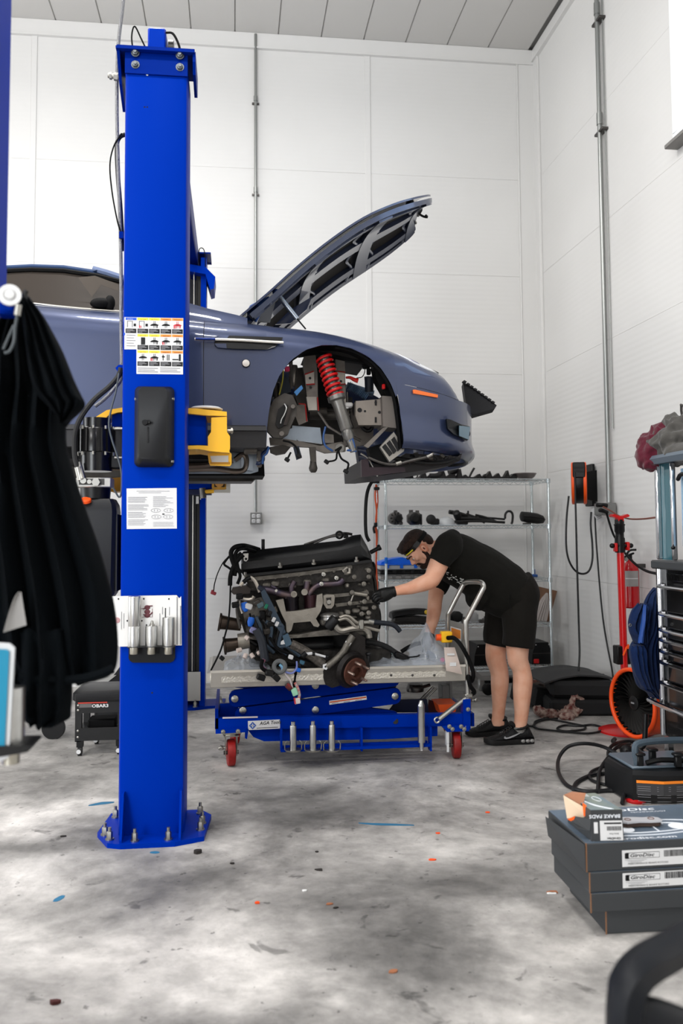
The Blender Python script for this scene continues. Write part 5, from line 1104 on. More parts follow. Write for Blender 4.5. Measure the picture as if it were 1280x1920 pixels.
put('dust_shield', M().lathe([(.1, -.05), (.115, -.045), (.1, -.02)], hc, hd_, n=24), mat('knuckle_black', (32, 28, 26), .5), kn)
put('ball_stud', M().cyl(at(689, 1245, Y=YE-.15), at(691, 1225, Y=YE-.15), .012, n=10).ell(at(691, 1226, Y=YE-.15), (.02, .02, .014)), E_BLK, kn)
# hoses on the right
put('coolant_pipe', M().tube([at(x, y, Y=YE-.08) for x, y in ((636, 1158), (648, 1155), (657, 1158), (666, 1166), (675, 1169), (690, 1166))], .012, 8, 4), E_BR, eng)
put('coolant_pipe', M().tube([at(x, y, Y=YE-.1) for x, y in ((634, 1163), (648, 1160), (658, 1167), (668, 1176), (685, 1176), (700, 1180), (711, 1183))], .01, 8, 4), E_BR, eng)
put('pipe_clamp', M().box(at(677, 1171, Y=YE-.12), (.03, .03, .06), bev=.005).box(at(686, 1166, Y=YE-.12), (.04, .02, .015)), ZINC, eng)
put('hose_crimp', M().cyl(at(690, 1165, Y=YE-.1), at(700, 1167, Y=YE-.1), .018, n=14), ZINC, eng)
put('coolant_hose', M().tube([at(x, y, Y=YE-.1) for x, y in ((698, 1166), (715, 1168), (732, 1170), (742, 1175), (750, 1184))], .0155, 10, 4), mat('hose_navy_black', (22, 27, 36), .5), eng)
put('radiator_hose', M().tube([at(x, y, Y=YE-.02) for x, y in ((686, 1204), (705, 1206), (725, 1213), (742, 1224), (756, 1233))], .017, 10, 4), RUBBER, eng)
put('hose_end', M().box(at(752, 1231, Y=YE-.03), (.1, .05, .045), rot=(0, 25, 0), bev=.012), BLACK, eng)
put('sensor_lead', M().tube([at(x, y, Y=YE-.05) for x, y in ((760, 1233), (780, 1231), (796, 1227), (803, 1230), (800, 1236))], .005, 6, 4).box(at(790, 1230, Y=YE-.05), (.04, .02, .02)), BLACK, eng)
put('sensor_tube', M().cyl(at(574, 1226, Y=YE-.2), at(586, 1225, Y=YE-.2), .009, n=8).cyl(at(590, 1226, Y=YE-.2), at(612, 1232, Y=YE-.2), .007, n=8), PAPER, eng)
put('sensor_grommet', M().cyl(at(566, 1231, Y=YE-.2), at(574, 1224, Y=YE-.2), .016, n=10).cyl(at(585, 1226, Y=YE-.2), at(590, 1226, Y=YE-.2), .013, n=10).cyl(at(610, 1231, Y=YE-.2), at(615, 1232, Y=YE-.2), .012, n=10), BLACK, eng)
# gearbox-side outlets on the left
PB = mat('outlet_bronze', (72, 62, 55), .32, .8, var=.3, scale=12)
for x0, y0, x1, y1, r in ((410, 1166, 452, 1172, .052), (419, 1211, 468, 1204, .052)):
    a, b = at(x0, y0, Y=YE-.02), at(x1, y1, Y=YE-.02)
    put('exhaust_outlet', M().lathe([(r*1.08, 0), (r*1.08, .012), (r*.86, .016), (r*.78, .06), (r*.7, (b-a).length)], a, b-a, n=24), PB, eng)
put('outlet_band', M().lathe([(.048, 0), (.05, .03), (.048, .07)], at(446, 1203, Y=YE-.03), (1, 0, .1), n=22), E_BR, eng)
ep('bell_housing', [(446, 1112), (482, 1106), (520, 1150), (536, 1196), (500, 1222), (470, 1222), (456, 1180), (446, 1150)], YE+.06, .28, E_DK)
ep('gear_case', [(452, 1130), (490, 1120), (512, 1160), (500, 1190), (462, 1185)], YE, .1, E_AL)
for k in range(10): put('case_rib', pbox(M(), 458+random.uniform(0, 55), 1125+random.uniform(0, 75), 468+random.uniform(0, 55), 1140+random.uniform(0, 75), YE-.01, .05, .004) if False else M().box(at(462+k*6, 1130+(k*37) % 80, Y=YE-.0), (.03+.02*(k % 3), .05, .025+.015*(k % 2)), rot=(0, k*17, 0), bev=.006), (E_AL, E_DK, BLACK)[k % 3], eng)
# ---- wiring harness
CH = mat('loom_slate', (52, 66, 80), .5)
hn = ep('harness_channel', [(489, 1110), (496, 1105), (503, 1117), (512, 1135), (524, 1160), (536, 1186), (528, 1190), (516, 1172), (503, 1143), (492, 1122)], YE-.13, .03, CH)
ep('channel_end', [(529, 1192), (540, 1188), (548, 1208), (536, 1213)], YE-.14, .04, mat('connector_slate', (66, 90, 108), .4), hn)
for x, y in ((499, 1137), (506, 1150), (513, 1162), (519, 1170)): put('channel_tie', M().box(at(x, y, Y=YE-.135), (.02, .015, .03), rot=(0, 25, 0), bev=.003), (PAPER, mat('tie_green', (24, 110, 84), .5), INK)[int(x) % 3], hn)
put('vent_pipe', M().tube([at(x, y, Y=YE-.08) for x, y in ((450, 1098), (458, 1090), (466, 1083), (472, 1084), (478, 1090), (483, 1100), (487, 1110))], .011, 8, 4), mat('pipe_pale', (190, 182, 170), .35, .6), eng)
put('vent_pipe_sleeve', M().tube([at(x, y, Y=YE-.085) for x, y in ((456, 1092), (464, 1085), (470, 1083))], .0135, 8, 3), BLACK, eng)
put('coil_bracket', M().box(at(490, 1104, Y=YE-.1), (.05, .03, .03), rot=(0, 35, 0), bev=.006), mat('connector_navy', (24, 30, 44), .4), eng)
put('heater_pipe', M().tube([at(x, y, Y=YE-.05) for x, y in ((448, 1120), (460, 1124), (472, 1123), (476, 1118))], .011, 8, 4), mat('pipe_pale', (190, 182, 170), .35, .6), eng)
def loom(pts, r, mt=BLACKM, Y=YE-.08, name='harness_cable'): return put(name, M().tube([at(p[0], p[1], Y=(p[2] if len(p) > 2 else Y)) for p in pts], r, 8, 4), mt, eng)
loom(((486, 1031, 5.7), (470, 1026, 5.65), (455, 1023), (440, 1026), (433, 1036), (436, 1052), (442, 1064), (452, 1074)), .015)
loom(((480, 1034, 5.7), (462, 1029), (448, 1030), (441, 1040), (443, 1058), (440, 1080)), .012)
loom(((456, 1040), (446, 1050), (438, 1062), (432, 1080), (431, 1098)), .014); loom(((452, 1036), (444, 1046), (446, 1064), (450, 1080), (445, 1095)), .01)
loom(((430, 1043), (424, 1050), (420, 1058), (428, 1064), (436, 1070)), .007)
loom(((430, 1042), (418, 1055), (408, 1075), (402, 1095), (400.5, 1108)), .0035)
rp = put('red_plug', M().box(at(400, 1112, Y=YE-.08), (.035, .02, .02), rot=(0, 20, 0), bev=.004).cyl(at(399, 1111, Y=YE-.08), at(398, 1106, Y=YE-.08), .008), mat('plug_maroon', (120, 34, 44), .4), eng)
loom(((434, 1080), (432, 1100), (431, 1130), (428, 1165), (422, 1190), (414, 1218), (404, 1240), (395, 1258), (393, 1272)), .0055)
put('lead_clip', M().box(at(396, 1265, Y=YE-.08), (.025, .02, .022), bev=.004).box(at(416, 1234, Y=YE-.08), (.03, .02, .025), rot=(0, 40, 0), bev=.003), BLACK, eng)
loom(((448, 1122), (444, 1140), (446, 1160), (450, 1178)), .009, CASTD); loom(((447, 1120), (450, 1136), (454, 1150)), .007, mat('pipe_pale', (190, 182, 170), .35, .6))
BL = mat('connector_bright_blue', (20, 92, 190), .4)
for x, y, a in ((459, 1138, 30), (470, 1166, 10)): put('blue_connector', M().lathe([(.02, -.025), (.022, 0), (.016, .02), (.01, .03)], at(x, y, Y=YE-.1), (-.4+.02*a, -.3, -.8), n=12), BL, eng)
for x, y, m_ in ((466, 1137, PAPER), (441, 1134, BLACK), (449, 1118, BLACK), (475, 1182, mat('tape_striped', (130, 130, 170), .4)), (489, 1200, mat('connector_slate', (66, 90, 108), .4)), (500, 1184, CASTD), (507, 1170, BLACK), (482, 1130, CASTD), (488, 1134, mat('connector_aqua', (80, 100, 108), .4))):
    put('connector', M().box(at(x, y, Y=YE-.11), (.045, .03, .034), rot=(10, x % 60-30, 0), bev=.006), m_, eng)
for k, (x, y) in enumerate(((461, 1226), (470, 1226), (484, 1222), (452, 1218), (460, 1194))):
    put('white_connector', M().cyl(at(x, y, Y=YE-.09), at(x+(-3, 5, 3, -8, 6)[k], y+(8, 7, 5, 2, 4)[k], Y=YE-.1), .014, n=10), mat('connector_ivory', (205, 190, 182), .45), eng)
for k in range(9):
    x = 468+k*6; loom(((x, 1150+k*3), (x+6+k, 1175), (x+14-k, 1195+k*2), (x+22, 1212), (x+30+2*k, 1222+k)), .006+.003*(k % 3), (BLACKM, E_BLK, CH)[k % 3], YE-.09-.004*k)
loom(((480, 1180), (490, 1200), (494, 1220), (497, 1240)), .026, mat('loom_sleeve', (40, 44, 52), .5), YE-.13)
loom(((505, 1195), (520, 1215), (545, 1228), (556, 1240), (554, 1262), (550, 1290)), .009, BLACKM, YE-.16)
loom(((492, 1236), (490, 1250), (498, 1258), (508, 1262), (518, 1264)), .012, BLACKM, YE-.18)
for x, y, a in ((489, 1270, 20), (517, 1270, 45), (505, 1262, 10)): put('multi_plug', M().box(at(x, y, Y=YE-.2), (.05, .04, .035), rot=(0, a, 10), bev=.005), BLACK, eng)
put('wire_strand_bundle', M().tube([at(x, y, Y=YE-.17) for x, y in ((495, 1236), (491, 1246), (497, 1256))], .012, 6, 3), mat('wire_multi', (90, 130, 150), .5, rgb2=(160, 70, 90), scale=90), eng)
gr = put('loom_grommet', M().ring(at(524, 1250, Y=YE-.2), (-.3, -1, .1), .034, .014, 22, 8), mat('grommet_grey', (96, 98, 98), .6), eng)
loom(((526, 1250), (536, 1260), (548, 1262), (556, 1252), (556, 1240)), .006, mat('wire_lilac', (120, 130, 190), .5), YE-.2)
loom(((528, 1252), (536, 1266), (544, 1276), (548, 1290)), .005, mat('wire_mix', (200, 190, 190), .5), YE-.2)
loom(((524, 1246), (530, 1252), (528, 1258)), .008, mat('wire_sky', (120, 170, 200), .5), YE-.205)
tail = put('tail_connector', M().box(at(552, 1297, Y=YE-.2), (.035, .03, .045), rot=(0, -20, 0), bev=.004), mat('connector_mint', (150, 205, 175), .4), eng)
put('tail_connector', M().box(at(541, 1288, Y=YE-.2), (.03, .03, .045), rot=(0, -40, 0), bev=.004), mat('connector_black_red', (130, 40, 40), .4, rgb2=(25, 25, 28), scale=40), eng)
put('tail_connector', M().box(at(557, 1314, Y=YE-.2), (.036, .03, .034), rot=(0, -8, 0), bev=.004), mat('connector_shell', (215, 205, 200), .4), eng); put('tail_seal', M().box(at(552.5, 1314, Y=YE-.203), (.008, .03, .034), rot=(0, -8, 0)), SR, eng)
loom(((553, 1280), (558, 1290), (561, 1302), (560, 1310)), .009, mat('wire_mix2', (170, 190, 190), .5, rgb2=(190, 90, 80), scale=80), YE-.2)
for x, y, m_ in ((560, 1246, BLACK), (566, 1242, mat('connector_teal', (50, 90, 110), .4)), (559, 1256, BL), (545, 1232, PAPER)): put('connector', M().box(at(x, y, Y=YE-.19), (.03, .025, .025), rot=(0, 20, 0), bev=.004), m_, eng)
put('support_block', M().box(((xa+xb)/2-.1, 5.72, z1+.05), (.9, .3, .1), bev=.01), E_DK, eng)
# ---- plastic bags and odds on the platform
FILM = mat('clear_bag_film', (214, 222, 232), .16, alpha=.2, spec=.8)
def crumple(px0, px1, Y0, Y1, h, seed, z=z1, nu=26, nv=14):
    xa_, xb_ = at(px0, 1250, Y=(Y0+Y1)/2).x, at(px1, 1250, Y=(Y0+Y1)/2).x
    def fn(u, v):
        p = V((u*7+seed, v*4.5, seed)); e = (sin(pi*u)*sin(pi*v))**.5
        return V((lerp(xa_, xb_, u)+.02*mnoise.noise(p*1.3), lerp(Y0, Y1, v)+.02*mnoise.noise(p*1.7), z+.004+e*h*(.55+.9*abs(mnoise.noise(p*1.2)))))
    return M().sheet(fn, nu, nv, .0015)
b1 = put('parts_bag', crumple(420, 505, 5.43, 5.8, .07, 2.3), FILM, None, smooth=35); tag(b1, 'crumpled clear plastic parts bag under the left end of the engine', 'plastic bag')
b2 = put('parts_bag', crumple(690, 835, 5.41, 5.75, .05, 6.1), FILM, None, smooth=35); tag(b2, 'flat crumpled clear plastic parts bag beside the wheel hub', 'plastic bag')
def tent(u, v):
    x = lerp(765, 850, u); ridge = max(0, 1-abs(u-.42)/.5)
    p = V((u*5, v*4, 9)); k = sin(pi*min(1, v*1.02)) if v < 1 else 0
    z = z1+.006+(.235*ridge**1.3+.05)*k*(.85+.3*mnoise.noise(p))
    return V((at(x, 1250, Y=5.6).x+.015*mnoise.noise(p*2), lerp(5.46, 5.82, v)+.02*mnoise.noise(p*1.5+V((3, 1, 0))), z))
b3 = put('parts_bag', M().sheet(tent, 26, 16, .0015), FILM, None, smooth=35); tag(b3, 'tall tented clear plastic bag of parts near the push handle', 'plastic bag')
P = [at(x, y, Y=d) for x, y, d in ((832, 1214, 5.45), (852, 1214, 5.45), (860, 1240, 5.37), (866, 1264, 5.36), (836, 1257, 5.36), (834, 1238, 5.37))]
b4 = put('label_bag', M().sheet(lambda u, v: (P[0].lerp(P[1], u) if v < .02 else (P[5].lerp(P[2], u) if v < .55 else P[4].lerp(P[3], u)))+V((0, -.006*sin(pi*u), 0)), 8, 3, .002), mat('bag_pinkish', (206, 190, 180), .3, alpha=.75), None, smooth=60); tag(b4, 'flat pinkish plastic bag with white label hanging over the table edge', 'plastic bag')
put('bag_label', pbox(M(), 843, 1242, 855, 1249, 5.355, .002), PAPER, b4, smooth=0); put('bag_seal', pbox(M(), 838, 1225, 852, 1229, 5.385, .002), PAPER, b4, smooth=0)
t = put('bracket_plate', pprism(M(), [(704, 1228), (712, 1216), (728, 1222), (737, 1228), (737, 1232), (704, 1236)], 5.7, .1), BLACK, None); tag(t, 'black plastic bracket lying behind the radiator hose on the platform', 'bracket')
t = put('parts_tray', M().box(at(719, 1224, Y=5.86), (.13, .14, .05), bev=.006), mat('tray_mint', (150, 180, 178), .25, alpha=.8), None); tag(t, 'small pale green clear parts tray at the back of the platform', 'tray')
t = put('trim_piece', M().tube([at(x, y, Y=5.68) for x, y in ((752, 1222), (765, 1214), (778, 1208), (788, 1206))], .014, 8, 4), BLACKM, None); tag(t, 'black curved trim piece leaning into the tented plastic bag', 'trim piece')
t = put('bagged_part', M().box(at(808, 1230, Y=5.62), (.08, .05, .05), rot=(0, 30, 0), bev=.01), mat('part_slate', (60, 76, 100), .5), None); tag(t, 'slate blue part inside the tented clear bag', 'car part')
t = put('pink_cap', M().lathe([(.014, 0), (.015, .02), (.01, .026)], at(828, 1238, Y=5.53), (0, -1, .2), n=14), mat('cap_pink', (224, 70, 140), .4), None); tag(t, 'bright pink plastic cap inside the tented clear bag', 'cap')
t = put('bagged_hose', M().tube([at(x, y, Y=5.75) for x, y in ((845, 1212), (855, 1222), (862, 1240), (868, 1248))], .02, 8, 4), BLACKM, None); tag(t, 'short black hose behind the pinkish label bag', 'hose')
# ================================================================ the mechanic
def fuse(name, mm, mt, parent, voxel, it=6, fac=.5, extra=None):
    """weld overlapping closed shapes into one continuous skin"""
    me = bpy.data.meshes.new('tmp'); me.from_pydata(mm.v, [], mm.f)
    o = bpy.data.objects.new('tmp', me); COL.objects.link(o)
    r = o.modifiers.new('r', 'REMESH'); r.mode = 'VOXEL'; r.voxel_size = voxel
    s = o.modifiers.new('s', 'SMOOTH'); s.iterations = it; s.factor = fac
    dg = bpy.context.evaluated_depsgraph_get(); dg.update()
    me2 = bpy.data.meshes.new_from_object(o.evaluated_get(dg))
    bpy.data.objects.remove(o); bpy.data.meshes.remove(me)
    L0 = wloc(parent); me2.name = name
    for v in me2.vertices:
        if extra: v.co = extra(v.co.copy())
        v.co -= L0
    me2.materials.clear(); me2.materials.append(mt)
    me2.polygons.foreach_set('use_smooth', [True]*len(me2.polygons))
    q = bpy.data.objects.new(name, me2); COL.objects.link(q); q.parent = parent
    return q
def limb(mm, secs, n=16, ext=True):
    """secs: (px, py, Y, in-plane half width in px, depth radius in m)"""
    C_ = [at(a, b, Y=c) for a, b, c, d, e in secs]; rings = []
    for i, (a, b, c, hw, rd) in enumerate(secs):
        t = (C_[min(i+1, len(C_)-1)]-C_[max(i-1, 0)]).normalized()
        yv = V((0, 1, 0)); yv = (yv-t*yv.dot(t)).normalized(); nv = t.cross(yv)
        d = (C_[i]-CAM).dot(CF); rw = hw*d/FPX
        rings.append([C_[i]+nv*(rw*cos(2*pi*k/n))+yv*(rd*sin(2*pi*k/n)) for k in range(n)])
    # denser along the length
    R2 = []
    for k in range(n):
        R2.append(spline([r[k] for r in rings], 4))
    rr = [[R2[k][j] for k in range(n)] for j in range(len(R2[0]))]
    # rounded ends
    c0 = sum(rr[0], V())/n; c1 = sum(rr[-1], V())/n
    mm.loft(rr); return mm
SKIN = mat('skin', (232, 184, 158), .5, var=.14, scale=9, rgb2=(218, 156, 126))
SKIN.node_tree.nodes['Principled BSDF'].inputs['Subsurface Weight'].default_value = .12
SKIN.node_tree.nodes['Principled BSDF'].inputs['Subsurface Radius'].default_value = (.012, .005, .003)
CLOTH = mat('black_cotton', (25, 24, 21), .9, spec=.1, bump=.25, bscale=35, sheen=.03)
CLOTH2 = mat('black_shorts_cloth', (27, 25, 22), .9, spec=.1, bump=.2, bscale=25, sheen=.03)
HAIR = mat('brown_hair', (52, 32, 22), .6, bump=1.0, bscale=160, rgb2=(30, 18, 13), scale=50)
man = thing('person', (1.8, 5.86, 0), 'man in black t-shirt, shorts and headlamp bending over the engine', 'person')
NL, FL = 5.76, 5.99
near_leg = [(975, 1378, NL, 13, .04), (974.5, 1365, NL, 12.2, .04), (977, 1342, NL, 13, .044), (978, 1317, NL, 15.6, .054), (979, 1292, NL, 18, .062), (979.7, 1274, NL, 18.5, .064), (977, 1255, NL, 17.3, .06), (971.5, 1242, NL, 19.5, .062), (970, 1230, NL, 20.3, .066), (970, 1212, NL, 22, .074), (970, 1180, NL+.01, 27, .085), (972, 1140, NL+.03, 32, .1), (970, 1112, NL+.06, 34, .11)]
far_leg = [(933.5, 1360, FL, 13, .04), (933, 1347, FL, 12.2, .04), (934.7, 1330, FL, 12, .044), (935.6, 1305, FL, 14.4, .054), (936.6, 1280, FL, 17, .062), (936, 1261, FL, 17, .06), (931, 1242, FL, 19, .062), (929, 1230, FL, 19.4, .066), (930, 1212, FL, 20, .074), (939, 1180, FL-.01, 22, .08), (950, 1140, FL-.03, 26, .09), (958, 1112, FL-.06, 34, .11)]
torso = [(818, 1036, 5.86, 22, .1), (826, 1036, 5.86, 33, .17), (846, 1043, 5.86, 44, .2), (873, 1057, 5.86, 46, .19), (905, 1077, 5.86, 48, .175), (928, 1094, 5.86, 49, .165), (950, 1108, 5.86, 47, .17), (966, 1120, 5.86, 42, .17), (975, 1128, 5.86, 34, .14)]
near_arm = [(846, 1012, 5.7, 16, .05), (838, 1024, 5.66, 22, .062), (829, 1042, 5.63, 20.5, .06), (822.5, 1057, 5.61, 18.8, .056), (815, 1074, 5.59, 17.4, .052), (808, 1087, 5.575, 16.6, .047), (796, 1093, 5.57, 15.4, .045), (782, 1098, 5.575, 13.8, .043), (768, 1103, 5.58, 11.8, .038), (752, 1106, 5.585, 10, .033), (738, 1109, 5.59, 8.8, .029), (728, 1112, 5.59, 9, .026)]
far_arm = [(840, 1030, 6.02, 18, .05), (834, 1052, 6.06, 20, .06), (826, 1080, 6.05, 18, .055), (819, 1104, 6.02, 15.5, .05), (815.5, 1124, 5.98, 14, .046), (814, 1142, 5.95, 13.6, .044), (811, 1160, 5.92, 12.4, .04), (807, 1178, 5.89, 9.8, .032), (804, 1192, 5.87, 8.6, .026)]
# head frame
HO = at(786, 1030, Y=5.86); HF = V((-.58, -.12, -.81)).normalized(); HU = V((-.81, 0, .58)); HU = (HU-HF*HU.dot(HF)).normalized(); HS = HF.cross(HU)   # HS points to one side
if HS.y > 0: HS = -HS      # towards the camera
HM = Matrix((HF, HS, HU)).transposed().to_4x4(); HM.translation = HO
def hp_(f, s, u): return HM @ V((f, s, u))
bd = M()
limb(bd, near_leg); limb(bd, far_leg); limb(bd, torso, 20); limb(bd, near_arm); limb(bd, far_arm)
Hd = M(HM)
Hd.ell((-.015, 0, .035), (.1, .077, .083), 24, 16)           # cranium
Hd.ell((.03, 0, .0), (.066, .067, .085), 20, 14)            # face
Hd.ell((.042, 0, -.06), (.046, .054, .05), 18, 12)           # jaw
Hd.ell((.072, 0, -.092), (.024, .03, .022), 14, 10)          # chin
Hd.ell((.075, 0, .028), (.024, .052, .013), 16, 8)           # brow
for s in (-1, 1): Hd.ell((.062, s*.04, -.012), (.026, .024, .02), 12, 8); Hd.ell((.0, s*.06, -.045), (.05, .02, .045), 12, 8)
Hd.loft([[(.084, -.012, .026), (.084, .012, .026), (.104, .006, .02), (.104, -.006, .02)][i] for i in range(4)] and [[V((.082+d, -w_, z)), V((.082+d, w_, z)), V((.05, w_*1.6, z)), V((.05, -w_*1.6, z))] for z, d, w_ in ((.03, .008, .008), (.012, .018, .009), (-.006, .031, .012), (-.018, .038, .015), (-.027, .024, .014))])
Hd.ell((.093, 0, -.022), (.016, .02, .012), 12, 8)           # nostrils
Hd.ell((.088, 0, -.047), (.014, .026, .009), 12, 8); Hd.ell((.086, 0, -.061), (.013, .022, .009), 12, 8)   # lips
for s in (-1, 1):
    Hd.ell((-.008, s*.078, -.006), (.02, .009, .034), 14, 10, rotm(0, -14, s*16))
bd.v += Hd.v; bd.f += [[i+len(bd.v)-len(Hd.v) for i in f] for f in Hd.f]; bd.mi += Hd.mi
nk = [hp_(-.03, 0, -.02), hp_(-.035, 0, -.08), at(822, 1030, Y=5.86), at(838, 1036, Y=5.86)]
bd.tube(nk, lambda t: .058+.012*t, 16, 4)
skin = fuse('body', bd, SKIN, man, .0055, 5, .45)
# eyes, brows, ears' hollow
for s in (-1, 1):
    e = put('eye', M(HM).ell((.079, s*.031, .006), (.0125, .0125, .0115), 14, 10), mat('eye_white', (210, 200, 192), .25), man)
    put('iris', M(HM).ell((.0885, s*.0315, .004), (.0045, .0058, .0058), 10, 8), mat('iris_dark', (40, 30, 24), .2), e)
    put('eyelid', M(HM).ell((.0785, s*.031, .0125), (.015, .0155, .0075), 12, 8), SKIN, e)
    put('eyebrow', M(HM).tube([(.099, s*.012, .027), (.095, s*.03, .033), (.08, s*.05, .028)], lambda t: .0055-.002*t, 6, 3), HAIR, man)
    put('ear_rim', M(HM).tube([(.006, s*.084, -.03), (.012, s*.085, -.005), (.006, s*.088, .018), (-.012, s*.09, .026), (-.026, s*.09, .012), (-.026, s*.088, -.01), (-.014, s*.086, -.03), (.0, s*.083, -.036)], .0048, 6, 4), mat('ear_skin', (214, 138, 108), .5), man)
    put('ear_canal', M(HM).ell((-.003, s*.087, -.006), (.006, .004, .011), 8, 6), mat('ear_shadow_skin', (110, 50, 38), .6), man)
    put('nostril', M(HM).ell((.1, s*.0085, -.0285), (.0065, .0042, .003), 8, 6), mat('ear_shadow_skin', (110, 50, 38), .6), man)
put('mouth', M(HM).ell((.0985, 0, -.0545), (.003, .019, .0022), 12, 6), mat('mouth_line', (90, 44, 38), .6), man)
hr = M(HM)
hr.ell((-.018, 0, .05), (.101, .083, .085), 26, 16); hr.ell((.035, 0, .085), (.066, .066, .05), 18, 12); hr.ell((.062, 0, .1), (.035, .055, .026), 16, 10, rotm(0, 20, 0)); hr.ell((-.075, 0, .0), (.046, .07, .06), 16, 12)
for k in range(26):
    a = random.uniform(-1, 1); f0 = random.uniform(-.05, .08); hr.ell((f0, a*.06, .118-.25*a*a*.1-.3*(f0-.02)**2), (.03, .012, .014), 8, 6, rotm(0, random.uniform(-25, 25), random.uniform(-30, 30)))
def trim_hair(c):
    q = HM.inverted() @ c
    # keep the face, ear and neck free
    if q.x > .052 and q.z < .075: q.x = .052-(.075-q.z)*.35
    if q.x > -.04 and q.z < .03: q.y *= .86
    return HM @ q
fuse('hair', hr, HAIR, man, .0065, 3, .4, trim_hair)
bdm = M(HM)
bdm.ell((.066, 0, -.083), (.036, .043, .032), 16, 10); bdm.ell((.093, 0, -.0405), (.01, .028, .0065), 12, 6)
for s in (-1, 1):
    bdm.tube([(.012, s*.074, -.008), (.012, s*.073, -.04), (.025, s*.064, -.07), (.05, s*.045, -.09), (.07, s*.02, -.1)], lambda t: .012+.012*t, 8, 4)
    bdm.tube([(.092, s*.024, -.042), (.085, s*.032, -.06), (.075, s*.03, -.08)], .01, 8, 3)
fuse('beard', bdm, mat('brown_beard', (58, 33, 22), .7, bump=1.0, bscale=180, rgb2=(34, 20, 14), scale=60), man, .005, 3, .4)
# headlamp band
def band(a0, a1, r, h0, h1, out, n=40):
    P = []
    for k in range(n+1):
        t = lerp(a0, a1, k/n); P.append((cos(t), sin(t)))
    return M(HM).sheet(lambda u, v: (lambda t: V((-.018+(.099+out)*cos(t), (.081+out)*sin(t), lerp(h0, h1, v)+.048+.012*cos(t))))(lerp(a0, a1, u)), n, 3, .004)
hl_ = put('headlamp_band', band(0, 2*pi, 0, -.012, .014, .006, 60), BLACKM, man, smooth=50)
sd = 1
put('lamp_bar', band(-.25, 1.15, 0, -.013, .013, .011), BLACK, hl_, smooth=50)
put('light_strip', band(.15, .95, 0, -.008, .0, .0135), mat('strip_yellow', (232, 214, 60), .4), hl_, smooth=50)
put('lamp_module', band(1.15, 1.55, 0, -.015, .016, .018), mat('module_grey', (44, 44, 45), .4), hl_, smooth=50)
# clothes
sh = M()
limb(sh, [(811, 1022, 5.86, 17, .085), (818, 1032, 5.86, 30, .14), (828, 1036, 5.86, 37, .195), (846, 1043, 5.86, 47, .215), (873, 1057, 5.86, 49.5, .205), (905, 1077, 5.86, 52, .19), (928, 1096, 5.86, 55, .182), (950, 1110, 5.86, 52, .185), (968, 1120, 5.86, 46, .185)], 22)
limb(sh, [(850, 1008, 5.74, 18, .06), (843, 1020, 5.66, 26, .078), (833, 1037, 5.63, 24.5, .074), (823.5, 1053.5, 5.61, 22, .068), (822.6, 1055.5, 5.61, 21.5, .066)])
limb(sh, [(846, 1030, 6.0, 20, .06), (838, 1055, 6.06, 24, .07), (829, 1080, 6.05, 21, .066), (818.5, 1107, 6.02, 18.5, .062)])
sh.ell(at(897, 1120, Y=5.84), (.09, .13, .09), 14, 10)
def wrinkle(amp, sc):
    return lambda c: c+V((mnoise.noise(c*sc), mnoise.noise(c*sc+V((7, 3, 1))), mnoise.noise(c*sc+V((1, 9, 4)))))*amp
shirt = fuse('t_shirt', sh, CLOTH, man, .008, 5, .5, wrinkle(.006, 11))
put('sleeve_hem', M().tube([p for p in (lambda c, t: [c+(V((0, 1, 0))*.069*sin(a)+V((t.z, 0, -t.x)).normalized()*.079*cos(a)) for a in [2*pi*k/20 for k in range(20)]])(at(823.2, 1054, Y=5.61), (at(815, 1074, Y=5.59)-at(829, 1042, Y=5.63)))], .003, 5, closed=True), CLOTH, man)
ss = M()
limb(ss, [(956, 1104, 5.86, 49, .185), (968, 1118, 5.86, 44, .188), (966, 1135, 5.86, 41, .19), (962, 1152, 5.86, 40, .18), (960, 1160, 5.86, 34, .15)], 22)
limb(ss, [(975, 1112, NL+.05, 30, .12), (973, 1140, NL+.03, 34, .125), (973, 1170, NL+.01, 32, .115), (972, 1195, NL, 30, .105), (970.5, 1211, NL, 29.5, .1), (970.2, 1213, NL, 29.3, .1)])
limb(ss, [(962, 1112, FL-.06, 30, .12), (947, 1140, FL-.03, 37, .125), (939, 1170, FL, 33, .12), (933, 1192, FL, 28, .11), (931, 1208, FL, 24.5, .1), (930.6, 1210, FL, 24, .095)])
ss.ell(at(984, 1108, Y=5.86), (.075, .17, .1), 14, 10)
shorts = fuse('shorts', ss, CLOTH2, man, .008, 4, .5, wrinkle(.006, 9))
put('pocket_seam', M().tube([at(x, y, Y=5.655) for x, y in ((957, 1115), (955, 1125), (956, 1135), (961, 1143))], .0025, 5, 4), BLACKM, man)
# print on the front of the shirt
random.seed(21); g = M()
for k in range(26):
    x, y = random.uniform(838, 872), 0; y = 1070+(x-838)*.42+random.uniform(2, 15)
    c = at(x, y, Y=5.69+.0); g.box(c, (random.uniform(.006, .022), .002, random.uniform(.003, .008)), rot=(0, random.uniform(-30, 50), 0))
pr_ = put('shirt_print', g, mat('print_pale', (170, 170, 165), .7), man, smooth=0); pr_['kind'] = 'stuff'
